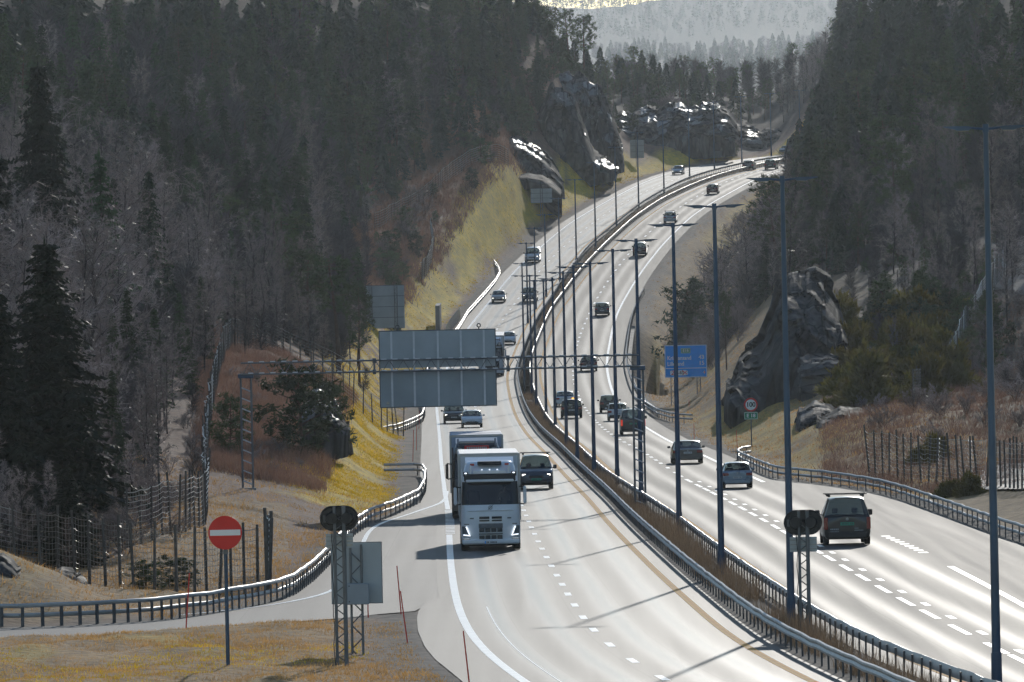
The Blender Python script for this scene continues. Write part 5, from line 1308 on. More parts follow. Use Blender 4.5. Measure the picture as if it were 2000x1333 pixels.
    MB().cbox((0, .75, 1.84), (W * .86, .5, .14), .04).build('dashboard', M['seat'], r)
    for s in (-1, 1): MB().cbox((s * .68, 1.45, 1.95), (.5, .14, 1.1), .05).build('seat', M['seat'], r)
    # wind deflector and box
    MB().prism_x([(1.0, 3.62), (2.05, 3.86), (2.05, 3.3), (1.0, 3.3)], -w * .80, w * .80).build('roof_deflector', P_box if style == 1 else cab_col, r)
    for s in (-1, 1): MB().box((s * w * .93, 2.3, 2.1), (.05, .5, 2.6)).build('side_deflector', cab_col, r)
    bx = MB().cbox((0, 2.75 + 6.7, 2.58), (W + .04, 13.4, 2.86), .04).build('cargo_box', box_col, r)
    fr = MB()
    for s in (-1, 1): fr.box((s * (w + .0), 2.735, 2.58), (.10, .03, 2.8))
    fr.box((0, 2.735, 3.95), (W - .1, .03, .10)); fr.build('box_frame', M['steel'], bx)
    MB().cbox((0, 3.0 + 6.3, .98), (.9, 13.0, .22), .02).build('chassis', M['black'], r)
    for s in (-1, 1): MB().box((s * (w - .05), 6.6, .75), (.04, 5.2, .5)).build('side_guard', M['steel_dull'], r)
    ty, ri = wheel_mesh(.5, .32)
    for y in (.98, 3.7, 11.1, 12.4, 13.7):
        for s in (-1, 1): q = share('wheel', ty, (s * (w - .18), y, .5), r); share('rim', ri, (0, 0, 0), q)
    MB().cbox((0, 1.6, .30), (W * .9, 2.4, .25), .03).build('underside', M['black'], r)
    if driver:
        p = r.matrix_basis @ Vector((.62, 1.18, 1.83)); person(p, yaw, driver, M_shirt)
    return r
P_cab = paint('white_cab_paint', (.88, .90, .92), 0, .35); P_box = mat('white_box_panel', (.72, .73, .74), .5, var=.06, scale=.8); P_cab2 = paint('dark_brown_cab_paint', (.035, .028, .025), .2); P_box2 = mat('blue_grey_box_panel', (.34, .42, .55), .5, var=.08, scale=.6); P_cab3 = paint('pale_cab_paint', (.55, .60, .66), .0, .3)
lorry('white lorry with V shaped running lights in front of the queue', 959.5, 1076, P_cab, P_box, 2.5, 0, 'person driving the white lorry in a dark shirt')
lorry('dark cabbed lorry with a red sign board directly behind the white lorry', 934, 1013, P_cab2, P_box2, 2.52, 1)
lorry('pale lorry half hidden behind the gantry panel', 960, 736, P_cab3, P_box, 2.5, 2)
# ------------------------------------------------------------------ rocks
def worley(P, pts):
    out = np.empty(len(P), int)
    for k in range(0, len(P), 1500): q = P[k:k + 1500]; out[k:k + 1500] = ((q ** 2).sum(1)[:, None] - 2 * q @ pts.T + (pts ** 2).sum(1)[None]).argmin(1)
    return out, None
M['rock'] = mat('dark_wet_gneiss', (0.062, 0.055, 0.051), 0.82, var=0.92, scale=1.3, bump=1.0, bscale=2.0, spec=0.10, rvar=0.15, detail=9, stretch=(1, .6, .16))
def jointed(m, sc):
    """jointed rock: blocks of different tone, with crevice shade painted dark into the cracks"""
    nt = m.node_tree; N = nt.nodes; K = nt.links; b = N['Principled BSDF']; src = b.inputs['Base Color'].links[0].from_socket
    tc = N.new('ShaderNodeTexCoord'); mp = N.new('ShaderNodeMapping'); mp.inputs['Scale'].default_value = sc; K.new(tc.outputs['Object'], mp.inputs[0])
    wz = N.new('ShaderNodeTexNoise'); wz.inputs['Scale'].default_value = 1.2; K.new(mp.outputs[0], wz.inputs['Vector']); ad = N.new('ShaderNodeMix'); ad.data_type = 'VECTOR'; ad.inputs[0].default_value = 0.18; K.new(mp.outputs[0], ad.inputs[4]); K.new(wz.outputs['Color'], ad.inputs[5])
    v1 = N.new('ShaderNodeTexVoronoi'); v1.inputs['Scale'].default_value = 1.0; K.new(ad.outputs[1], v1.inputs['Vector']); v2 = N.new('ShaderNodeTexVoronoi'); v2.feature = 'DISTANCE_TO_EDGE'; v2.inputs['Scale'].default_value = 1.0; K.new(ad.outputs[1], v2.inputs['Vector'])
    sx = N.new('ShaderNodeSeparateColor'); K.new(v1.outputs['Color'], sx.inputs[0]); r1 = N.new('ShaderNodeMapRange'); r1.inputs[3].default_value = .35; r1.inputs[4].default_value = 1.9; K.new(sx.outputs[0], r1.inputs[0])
    r2 = N.new('ShaderNodeMapRange'); r2.inputs[1].default_value = .0; r2.inputs[2].default_value = .07; r2.inputs[3].default_value = .18; r2.inputs[4].default_value = 1.0; K.new(v2.outputs['Distance'], r2.inputs[0])  # crevice shade put into the colour along the block edges
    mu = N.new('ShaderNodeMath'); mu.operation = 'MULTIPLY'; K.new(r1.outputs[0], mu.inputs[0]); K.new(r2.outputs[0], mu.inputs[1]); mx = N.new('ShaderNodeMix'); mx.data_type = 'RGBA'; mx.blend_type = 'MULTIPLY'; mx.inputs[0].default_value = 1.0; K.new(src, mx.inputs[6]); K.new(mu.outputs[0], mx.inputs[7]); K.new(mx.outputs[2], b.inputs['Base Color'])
M['wet'] = mat('wet_shining_rock', (0.05, 0.05, 0.05), 0.42, var=0.5, scale=1.0, bump=1.0, bscale=5.0, spec=0.7)
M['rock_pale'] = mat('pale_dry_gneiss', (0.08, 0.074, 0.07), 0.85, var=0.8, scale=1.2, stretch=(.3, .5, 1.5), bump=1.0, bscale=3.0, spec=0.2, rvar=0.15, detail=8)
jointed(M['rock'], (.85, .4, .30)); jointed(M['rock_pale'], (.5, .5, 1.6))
def rock(label, poly, d0, d1, cell=1.2, amp=.5, m='rock', tilt=.5, seed=0, nx=60, nz=44, name='rock_outcrop', strata=(1, 1, .45), wet=False):
    """poly: (px, py) outline points of crest left->right, and base row; front face at d0, crest at d1. Block-faceted body with a back."""
    r_ = np.random.default_rng(seed + 50)
    top, base = poly
    tx = np.array([p[0] for p in top], float); ty = np.array([p[1] for p in top], float); bx = np.array([p[0] for p in base], float); by = np.array([p[1] for p in base], float)
    u = np.linspace(tx[0], tx[-1], nx); T_ = np.interp(u, tx, ty) + (fbm(u * .11 + seed * 9, u * 0 + .5, 3, seed) - .5) * 16 * amp; ub = np.linspace(bx[0], bx[-1], nx); B_ = np.interp(ub, bx, by)
    v = np.concatenate([np.linspace(0, 1, nz), 1 + np.linspace(0.12, 1, 8)])
    V = np.zeros((len(v), nx, 3))
    for i, t in enumerate(v):
        for j in range(nx):
            if t <= 1:
                e = t ** tilt if False else t
                d = d0 + (d1 - d0) * (t ** 2.6); px = ub[j] + (u[j] - ub[j]) * t; py = B_[j] + (T_[j] - B_[j]) * t
                q = at(px, py, d); V[i, j] = (q.x, d, q.z)
            else:
                k = t - 1; q = at(u[j], T_[j], d1); d = d1 + k * (d1 - d0 + 6) ; V[i, j] = (q.x, d, q.z * (1 - k) + (float(tz(q.x, d)) - 1.0) * k)
    # sides fall back into the hill
    for i, t in enumerate(v):
        for j, s in ((0, -1), (nx - 1, 1)): V[i, j, 1] += 3 + (d1 - d0) * .4
    Pf = V.reshape(-1, 3); S_ = np.array(strata) / cell
    mn, mx = (Pf * S_).min(0), (Pf * S_).max(0); ncell = int(min(900, max(40, np.prod(np.maximum(mx - mn, 1)) ** .66 * 3.0)))
    pts = r_.uniform(mn, mx, (ncell, 3)); idx, dist = worley(Pf * S_, pts)
    off = r_.normal(0, .30, (ncell, 3)) * amp; off[:, 1] = r_.uniform(-1.0, 1.0, ncell) * amp * 2.0; off[:, 2] *= .5
    pts2 = r_.uniform(mn * 3, mx * 3, (ncell * 3, 3)); id2, _d = worley(Pf * S_ * 3, pts2); off2 = r_.normal(0, .12, (ncell * 3, 3)) * amp; off2[:, 1] *= 3.0
    fade = np.ones((len(v), nx)); fade[0] = .4; fade[:, 0] = fade[:, -1] = .5
    tl = r_.normal(0, .34, (ncell, 2)); tl2 = r_.normal(0, .5, (ncell * 3, 2)); c1, c2 = pts / S_, pts2 / (S_ * 3)      # every block is a tilted plane
    off_ = off[idx] + off2[id2]; off_[:, 1] += np.clip((Pf[:, 0] - c1[idx, 0]) * tl[idx, 0] + (Pf[:, 2] - c1[idx, 2]) * tl[idx, 1], -1.2, 1.2) * min(1, amp * 1.6) + np.clip((Pf[:, 0] - c2[id2, 0]) * tl2[id2, 0] + (Pf[:, 2] - c2[id2, 2]) * tl2[id2, 1], -.5, .5) * min(1, amp * 1.6)
    Pf = Pf + off_ * fade.reshape(-1, 1); V = Pf.reshape(V.shape)
    V[0, :, 2] -= 1.2
    i, j = np.meshgrid(np.arange(len(v) - 1), np.arange(nx - 1), indexing='ij'); i = i.ravel(); j = j.ravel()
    F_ = np.stack([i * nx + j, i * nx + j + 1, (i + 1) * nx + j + 1, (i + 1) * nx + j], 1)
    q = V.reshape(-1, 3)[F_]; nn = np.cross(q[:, 2] - q[:, 0], q[:, 3] - q[:, 1]); nn /= np.maximum(np.linalg.norm(nn, axis=1), 1e-9)[:, None]
    o = link(bpy.data.objects.new(name, np_mesh(name, V.reshape(-1, 3), F_, [M[m], M['wet']], (np.abs(nn[:, 2]) > .62) & wet & (fbm(q[:, 0, 0] * .35, q[:, 0, 2] * .5, 2, seed) > .56)))); tag(o, label, 'rock'); return o
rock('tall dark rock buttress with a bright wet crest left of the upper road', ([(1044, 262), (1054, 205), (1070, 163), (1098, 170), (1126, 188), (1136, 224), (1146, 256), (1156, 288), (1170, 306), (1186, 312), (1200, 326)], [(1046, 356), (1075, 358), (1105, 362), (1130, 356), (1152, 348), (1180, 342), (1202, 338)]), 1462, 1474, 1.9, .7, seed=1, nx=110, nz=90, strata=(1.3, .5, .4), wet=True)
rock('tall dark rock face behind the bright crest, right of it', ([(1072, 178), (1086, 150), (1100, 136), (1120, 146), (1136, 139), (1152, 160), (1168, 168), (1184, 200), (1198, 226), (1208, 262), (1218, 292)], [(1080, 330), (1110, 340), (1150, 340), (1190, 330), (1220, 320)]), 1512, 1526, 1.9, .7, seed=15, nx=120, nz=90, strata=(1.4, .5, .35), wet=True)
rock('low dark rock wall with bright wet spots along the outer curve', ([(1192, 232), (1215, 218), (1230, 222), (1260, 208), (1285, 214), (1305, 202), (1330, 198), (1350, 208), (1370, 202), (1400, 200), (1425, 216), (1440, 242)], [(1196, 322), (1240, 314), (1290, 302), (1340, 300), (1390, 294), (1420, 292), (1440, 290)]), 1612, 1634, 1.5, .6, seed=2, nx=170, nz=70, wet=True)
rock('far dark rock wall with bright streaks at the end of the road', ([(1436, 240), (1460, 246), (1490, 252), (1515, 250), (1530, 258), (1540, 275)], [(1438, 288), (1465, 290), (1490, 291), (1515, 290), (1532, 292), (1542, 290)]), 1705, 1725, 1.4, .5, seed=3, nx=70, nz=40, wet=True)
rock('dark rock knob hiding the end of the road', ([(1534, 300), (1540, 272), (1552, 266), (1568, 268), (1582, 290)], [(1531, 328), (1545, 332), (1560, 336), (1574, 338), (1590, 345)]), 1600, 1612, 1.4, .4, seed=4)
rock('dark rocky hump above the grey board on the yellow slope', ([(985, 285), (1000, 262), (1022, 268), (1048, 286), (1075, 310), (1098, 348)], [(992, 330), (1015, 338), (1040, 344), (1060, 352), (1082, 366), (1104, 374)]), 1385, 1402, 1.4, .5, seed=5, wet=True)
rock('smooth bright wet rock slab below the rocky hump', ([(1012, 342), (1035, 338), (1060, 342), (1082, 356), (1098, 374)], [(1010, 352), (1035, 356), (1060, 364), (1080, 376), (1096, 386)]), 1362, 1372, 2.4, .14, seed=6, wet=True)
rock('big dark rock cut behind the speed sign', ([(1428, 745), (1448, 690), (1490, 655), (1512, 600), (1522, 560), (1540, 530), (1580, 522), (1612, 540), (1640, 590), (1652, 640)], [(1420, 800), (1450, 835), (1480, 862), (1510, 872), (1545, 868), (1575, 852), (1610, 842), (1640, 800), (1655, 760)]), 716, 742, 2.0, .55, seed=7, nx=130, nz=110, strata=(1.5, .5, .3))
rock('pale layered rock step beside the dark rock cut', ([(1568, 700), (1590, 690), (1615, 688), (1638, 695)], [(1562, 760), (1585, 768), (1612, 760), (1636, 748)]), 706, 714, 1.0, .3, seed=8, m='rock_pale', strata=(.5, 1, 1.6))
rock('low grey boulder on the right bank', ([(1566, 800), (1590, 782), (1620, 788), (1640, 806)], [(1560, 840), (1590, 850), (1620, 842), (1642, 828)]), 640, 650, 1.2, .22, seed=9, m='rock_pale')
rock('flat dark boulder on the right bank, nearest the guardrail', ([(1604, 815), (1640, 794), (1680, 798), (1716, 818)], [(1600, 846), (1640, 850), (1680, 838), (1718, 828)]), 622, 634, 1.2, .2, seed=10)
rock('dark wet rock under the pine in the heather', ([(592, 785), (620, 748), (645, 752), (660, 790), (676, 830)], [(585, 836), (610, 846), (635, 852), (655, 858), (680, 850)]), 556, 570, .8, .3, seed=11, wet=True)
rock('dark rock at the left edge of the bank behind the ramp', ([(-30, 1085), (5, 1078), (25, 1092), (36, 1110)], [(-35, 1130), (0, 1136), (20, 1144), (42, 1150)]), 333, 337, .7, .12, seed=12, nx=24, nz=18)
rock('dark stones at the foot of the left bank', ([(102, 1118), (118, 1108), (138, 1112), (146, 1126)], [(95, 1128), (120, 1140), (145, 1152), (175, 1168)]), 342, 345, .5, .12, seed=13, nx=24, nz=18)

# ------------------------------------------------------------------ tree prototypes
def strips(A, B, w, up=(0, 0, 1), taper=.35):
    """flat strips from points A to B with width w -> (V, T quads as 2 tris)"""
    A = np.asarray(A); B = np.asarray(B); d = B - A; r_ = rng.normal(size=A.shape); s = np.cross(d, r_); s /= np.maximum(np.linalg.norm(s, axis=1), 1e-9)[:, None]; w = np.asarray(w)[:, None] / 2
    V = np.stack([A - s * w, A + s * w, B + s * w * taper, B - s * w * taper], 1).reshape(-1, 3); n = len(A); b = np.arange(n)[:, None] * 4
    return V, np.concatenate([b + [0, 1, 2], b + [0, 2, 3]])
def spikes(A, B, w):
    A = np.asarray(A); B = np.asarray(B); d = B - A; r_ = rng.normal(size=A.shape); s = np.cross(d, r_); s /= np.maximum(np.linalg.norm(s, axis=1), 1e-9)[:, None]; w = np.asarray(w)[:, None] / 2
    V = np.stack([A - s * w, A + s * w, B], 1).reshape(-1, 3); return V, np.arange(len(V)).reshape(-1, 3)
class Acc:
    def __init__(s): s.V = []; s.T = []; s.n = 0
    def add(s, V, T): s.V.append(np.asarray(V, float)); s.T.append(np.asarray(T) + s.n); s.n += len(V)
    def mesh(s, name, m): return np_mesh(name, np.concatenate(s.V), np.concatenate(s.T), [m])
def tube_np(pts, rad, n=6):
    pts = np.asarray(pts, float); k = len(pts); a = 2 * np.pi * np.arange(n) / n; V = np.zeros((k, n, 3)); t = np.gradient(pts, axis=0)
    for i in range(k):
        z = t[i] / np.linalg.norm(t[i]); x = np.cross(z, [0.3, 1, 0.1]); x /= np.linalg.norm(x); y = np.cross(z, x); V[i] = pts[i] + rad[i] * (np.cos(a)[:, None] * x + np.sin(a)[:, None] * y)
    T = []
    for i in range(k - 1):
        for j in range(n): q = (i * n + j, i * n + (j + 1) % n, (i + 1) * n + (j + 1) % n, (i + 1) * n + j); T += [(q[0], q[1], q[2]), (q[0], q[2], q[3])]
    return V.reshape(-1, 3), np.array(T)

def spruce(H, Rr, lev, nb, ns, dens=1.0, low=.06, m='spruce'):
    """spruce: whorls of drooping branches hung with needle sprays"""
    A0, B0, W = [], [], []; tA, tB = [], []
    for i in range(lev):
        t = low + (1 - low) * (i + rng.uniform(-.3, .3)) / lev; t = min(max(t, low), .985); z = t * H
        r0 = Rr * (1 - t) ** .78 * rng.uniform(.72, 1.12) + .12
        for k in range(nb):
            a = 2 * math.pi * (k + rng.uniform(-.5, .5)) / nb + i * 1.1; r = r0 * rng.uniform(.5, 1.12); z = min(.985, max(low, t + rng.uniform(-.6, .6) / lev)) * H; o = np.array([math.cos(a), math.sin(a), 0]); sd = np.array([-o[1], o[0], 0])
            n = max(3, int(ns * r / Rr + 2))
            for f in np.linspace(.12, 1, n):
                p = o * r * f + np.array([0, 0, z - .22 * r * f * f + .12 * r * f])
                for sgn in (-1, 1):
                    ln = (.20 + .30 * r / Rr * (1.15 - f * .6)) * rng.uniform(.7, 1.4) * (H / 14) ** .35
                    q = p + o * ln * .55 * rng.uniform(.5, 1.3) + sd * sgn * ln * rng.uniform(.4, 1.1) - np.array([0, 0, ln * rng.uniform(.15, .85)])
                    A0.append(p); B0.append(q); W.append(ln * rng.uniform(.45, .75))
            tA.append([0, 0, z]); tB.append(o * r + np.array([0, 0, z - .2 * r]))
    a = Acc(); a.add(*spikes(B0, np.array(A0) + rng.normal(0, .05, (len(A0), 3)), W)); A0 = np.array(A0); B0 = np.array(B0)
    a.add(*spikes(A0, A0 + (B0 - A0) * 1.15, np.array(W) * .7)); a.add(*spikes([[0, 0, H * .93], [.05, 0, H * .95]], [[0, 0, H * 1.02], [.1, .1, H]], [.25, .2]))
    t = Acc(); zz = np.linspace(0, 1, 7); t.add(*tube_np(np.stack([zz * 0, zz * 0, zz * H - .4], 1), .016 * H * (1 - zz) + .02)); t.add(*strips(tA, tB, np.full(len(tA), .05)))
    return a.mesh('crown', M[m]), t.mesh('trunk', M['bark'])
def pine(H, Rr, nbr, nt, nn, base=.42, m='pine', bend=.04, flat=1.0):
    t = Acc(); zz = np.linspace(0, 1, 8); bx = bend * H * np.sin(zz * 2.2 + rng.uniform(0, 3)); bx -= bx[0]; tr = np.stack([bx, -bx * .6, zz * H * .96 - .4], 1); t.add(*tube_np(tr, .017 * H * (1 - zz * .85) + .015, 7))
    A0, B0, W = [], [], []; bA, bB, bW = [], [], []
    for i in range(nbr):
        f = base + (1 - base) * ((i + rng.random()) / nbr); c = np.array([np.interp(f, zz, tr[:, k]) for k in range(3)]); u = (f - base) / (1 - base)
        r = Rr * (.35 + .75 * math.sin(math.pi * min(.95, .18 + u * .72))) * rng.uniform(.55, 1.15); a = i * 2.4 + rng.uniform(-.5, .5); o = np.array([math.cos(a), math.sin(a), rng.uniform(-.05, .35) * flat]); e = c + o * r
        bA.append(c); bB.append(e); bW.append(.05 + .01 * r)
        for k in range(nt):
            g = rng.uniform(.4, 1.05); p = c + o * r * g + rng.normal(0, .16 * r ** .5, 3) + [0, 0, .12]
            for q in range(nn):
                v = rng.normal(size=3); v[2] = abs(v[2]) * .7 + .15; v /= np.linalg.norm(v); ln = rng.uniform(.16, .36) * (H / 12) ** .4
                A0.append(p + rng.normal(0, .12, 3)); B0.append(p + v * ln * 1.6); W.append(ln * .5)
    a = Acc(); a.add(*spikes(A0, B0, W)); t.add(*strips(bA, bB, bW))
    return a.mesh('crown', M[m]), t.mesh('trunk', M['pine_bark'])
def bare(H, spread, n1, n2, n3, base=.25, up=.9, droop=.15, stems=1, thick=1.0, tw=.028, m='birch', trunkm='birch_dark'):
    """leafless tree: trunk(s), limbs, branches, twigs"""
    t = Acc(); c = Acc(); l1A, l1D, l1L = [], [], []
    for s in range(stems):
        a = 2 * math.pi * s / max(stems, 1) + rng.uniform(-.4, .4); le = 0 if stems == 1 else rng.uniform(.12, .5) * spread / H * 2
        zz = np.linspace(0, 1, 7); hh = H * (1 if stems == 1 else rng.uniform(.6, 1)); wob = rng.normal(0, .012 * H, (7, 2)).cumsum(0); wob -= wob[0]
        tr = np.stack([wob[:, 0] + zz * hh * le * math.cos(a), wob[:, 1] + zz * hh * le * math.sin(a), zz * hh - .3], 1)
        t.add(*tube_np(tr, (.011 * H * thick / stems ** .5) * (1 - zz * .88) + .008, 6))
        for i in range(n1 // stems):
            f = base + (1 - base) * (i + rng.random()) / (n1 // stems); p = np.array([np.interp(f, zz, tr[:, k]) for k in range(3)]); u = (f - base) / (1 - base)
            L_ = spread * (.55 + .6 * math.sin(math.pi * (.22 + .68 * u))) * rng.uniform(.6, 1.15) * (1 - .35 * u); az = i * 2.4 + rng.uniform(-.6, .6); d = np.array([math.cos(az), math.sin(az), up * rng.uniform(.6, 1.5)]); d /= np.linalg.norm(d)
            l1A.append(p); l1D.append(d); l1L.append(L_)
    l2A, l2D, l2L = [], [], []
    for p, d, L_ in zip(l1A, l1D, l1L):
        mid = p + d * L_ * .5 + rng.normal(0, .05 * L_, 3); e = p + d * L_ + rng.normal(0, .09 * L_, 3) + [0, 0, .12 * L_]
        t.add(*tube_np([p, mid, e], np.array([.028, .018, .008]) * thick * (L_ / 3 + .45), 4))
        for k in range(n2):
            f = .2 + .8 * (k + rng.random()) / n2; q = p + (mid - p) * min(1, f * 2) + (e - mid) * max(0, f * 2 - 1); v = d + rng.normal(0, .55, 3); v[2] += .25; v /= np.linalg.norm(v)
            l2A.append(q); l2D.append(v); l2L.append(L_ * rng.uniform(.22, .5) * (1.2 - .5 * f))
    l2A, l2D, l2L = np.array(l2A), np.array(l2D), np.array(l2L)[:, None]; E2 = l2A + l2D * l2L + np.array([0, 0, -droop]) * l2L
    c.add(*strips(l2A, E2, np.full(len(l2A), tw * 1.5)))
    k3 = n3; A3 = np.repeat(l2A, k3, 0); D3 = np.repeat(l2D, k3, 0); L3_ = np.repeat(l2L, k3, 0); f = rng.uniform(.15, 1, (len(A3), 1)); P3 = A3 + (np.repeat(E2, k3, 0) - A3) * f
    v = D3 * .8 + rng.normal(0, .6, A3.shape); v[:, 2] -= droop * 1.2; v /= np.linalg.norm(v, axis=1)[:, None]; ln = L3_ * rng.uniform(.35, .9, (len(A3), 1)) + .12
    c.add(*spikes(P3, P3 + v * ln, np.full(len(P3), tw)))
    return c.mesh('crown', M[m]), t.mesh('trunk', M[trunkm])
def shrub(H, Rr, n, m='juniper', ln=.3):
    p = rng.normal(size=(n, 3)); p /= np.linalg.norm(p, axis=1)[:, None]; p[:, 2] = np.abs(p[:, 2]) * 1.0; rad = rng.uniform(.35, 1, (n, 1)) ** .5
    lump = 1 + .25 * np.sin(p[:, :1] * 5 + 1) * np.sin(p[:, 1:2] * 6) + .2 * np.sin(p[:, 2:] * 9)
    P = p * rad * lump * np.array([Rr, Rr, H]); v = p * .7 + rng.normal(0, .45, (n, 3)); v[:, 2] += .6; v /= np.linalg.norm(v, axis=1)[:, None]
    L_ = ln * rng.uniform(.6, 1.5, (n, 1)); a = Acc(); a.add(*spikes(P, P + v * L_, L_[:, 0] * .42)); t = Acc()
    B = P[rng.integers(0, n, 26)]; t.add(*strips(np.zeros((26, 3)) + rng.normal(0, .08, (26, 3)) * [1, 1, 0], B, np.full(26, .05)))
    return a.mesh('crown', M[m]), t.mesh('trunk', M['bark'])

PR = {'spruce': [spruce(15, 3.0, 34, 10, 6), spruce(15, 2.5, 36, 9, 6), spruce(15, 3.4, 32, 10, 6), spruce(15, 2.8, 30, 10, 6, low=.16)],
      'pine': [pine(14, 2.9, 46, 6, 9), pine(14, 2.4, 40, 6, 9, base=.55), pine(14, 3.3, 50, 6, 9, base=.34)],
      'birch': [bare(13, 3.0, 26, 8, 13), bare(13, 2.5, 28, 8, 13, up=1.3, droop=.3), bare(13, 3.5, 26, 9, 12, up=.7), bare(13, 2.2, 30, 8, 12, up=1.6, base=.16)],
      'bush': [bare(3.2, 1.3, 28, 8, 9, base=.15, up=1.2, stems=7, tw=.022, thick=.8), bare(3.0, 1.6, 30, 8, 9, base=.12, up=.9, stems=8, tw=.022, thick=.8)],
      'juniper': [shrub(1.6, 1.15, 2100), shrub(1.3, 1.5, 2300), shrub(2.3, .95, 2100)],
      'young': [pine(4.5, 1.5, 44, 6, 9, base=.06, flat=1.4, bend=.01), pine(4.5, 1.2, 40, 6, 9, base=.05, flat=1.6, bend=.01)]}
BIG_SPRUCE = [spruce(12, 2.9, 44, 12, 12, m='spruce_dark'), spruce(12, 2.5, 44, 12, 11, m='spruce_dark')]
NAMES = {'spruce': 'spruce_tree', 'pine': 'pine_tree', 'birch': 'bare_birch_tree', 'bush': 'bare_shrub', 'juniper': 'juniper_bush', 'young': 'young_pine'}
CATS = {'spruce': 'spruce tree', 'pine': 'pine tree', 'birch': 'bare tree', 'bush': 'shrub', 'juniper': 'bush', 'young': 'young pine'}
PH = {'spruce': 15, 'pine': 14, 'birch': 13, 'bush': 3.2, 'juniper': 1.7, 'young': 4.5}
PW = {'spruce': 2.7, 'pine': 2.9, 'birch': 3.2, 'bush': 1.9, 'juniper': 1.3, 'young': 1.5}
def tree(kind, X, d, h, label, group=None, proto=None, wide=1.0, sink=.15):
    pr = proto or PR[kind][int(rng.integers(len(PR[kind])))]; z = float(tz(X, d)) - sink; base = {'b': 12}.get('b') if proto in BIG_SPRUCE else PH[kind]
    s = h / base; o = empty(NAMES[kind], (X, d, z), (rng.normal(0, .02), rng.normal(0, .02), rng.uniform(0, 6.28))); o.scale = (s * wide, s * wide, s)
    tag(o, label, CATS[kind], group); share('trunk', pr[1], (0, 0, 0), o); share('crown', pr[0], (0, 0, 0), o); return o
def ptree(kind, px, d, top_py, label, proto=None, wide=1.0, group=None):
    """a particular tree: px at its foot, the row of its tip in the photograph"""
    X = PX(px, d); z = float(tz(X, d)); q = at(px, top_py, d); return tree(kind, X, d, max(.8, q.z - z), label, group, proto, wide)
BUSY = []          # places already taken: (X, d, radius)
def keep(o): BUSY.append((o.location.x, o.location.y)); return o
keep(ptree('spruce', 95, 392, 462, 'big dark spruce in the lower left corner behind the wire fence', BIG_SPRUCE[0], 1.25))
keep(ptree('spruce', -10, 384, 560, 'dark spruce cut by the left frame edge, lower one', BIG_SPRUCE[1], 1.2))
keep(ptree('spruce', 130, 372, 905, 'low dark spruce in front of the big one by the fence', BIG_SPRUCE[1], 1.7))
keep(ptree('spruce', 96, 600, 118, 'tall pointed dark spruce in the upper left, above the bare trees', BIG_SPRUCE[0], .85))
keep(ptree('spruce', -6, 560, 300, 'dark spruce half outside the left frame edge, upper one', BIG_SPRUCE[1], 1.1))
keep(ptree('pine', 600, 800, 478, 'broad dark pine behind the end of the gantry beam', None, 1.25)); keep(ptree('pine', 560, 815, 490, 'dark pine left of the broad pine', None, 1.1)); keep(ptree('pine', 660, 790, 488, 'pine reaching over the half hidden grey board', None, 1.3)); keep(ptree('pine', 700, 812, 545, 'thin pine just left of the gantry panel', None, .8))
keep(ptree('birch', 432, 880, 292, 'large bare tree with dark spreading limbs in the left wood', bare(13, 4.2, 22, 9, 8, base=.28, up=.75, thick=1.7, tw=.03, m='birch_dark'), 1.15))
keep(ptree('young', 585, 545, 700, 'green young pine on the small dark rock', None, 1.15)); keep(ptree('young', 625, 560, 735, 'smaller young pine right beside it on the small dark rock', None, 1.1)); keep(ptree('young', 445, 530, 765, 'small bright pine seedling between fence and gantry leg', None, 1))
keep(ptree('young', 275, 352, 1085, 'low green bush behind the wire fence near the no entry sign', None, 2.0)); keep(ptree('young', 335, 356, 1078, 'rounder green bush behind the wire fence near the no entry sign', None, 2.0))
keep(ptree('juniper', 1822, 556, 842, 'dark round juniper inside the fence beside the slip lane', None, .6)); keep(ptree('juniper', 1792, 552, 866, 'golden green juniper left of the dark round one', None, .7)); keep(ptree('juniper', 1890, 494, 926, 'bushy juniper behind the fence near the side road', None, .9)); keep(ptree('juniper', 1850, 498, 932, 'low juniper between the two fence junipers', None, .9))
keep(ptree('pine', 1418, 860, 560, 'slender pine between the direction sign and the rock cut', PR['pine'][1], .55)); keep(ptree('young', 1345, 1080, 540, 'green pine on the bank above the direction sign', None, 1.2)); keep(ptree('spruce', 1930, 600, 748, 'thin young spruce left of the tallest lamp', BIG_SPRUCE[1], .8))
keep(ptree('birch', 1545, 905, 375, 'thin bare tree rising behind the big rock cut', None, 1.0)); keep(ptree('birch', 1940, 820, 250, 'bare dark tree beside the gravel path on the right', None, 1.0))
keep(ptree('pine', 1505, 1960, 150, 'umbrella shaped pine standing before the hazy valley', PR['pine'][1], 1.1))
for px, d, ty, l in [(1095, 1560, 8, 'pine on the skyline left of the valley, leftmost of three'), (1122, 1580, 12, 'pine on the skyline left of the valley, middle of three'), (1150, 1600, 22, 'pine on the skyline left of the valley, rightmost of three')]: keep(ptree('pine', px, d, ty, l, PR['pine'][1], 1.0))

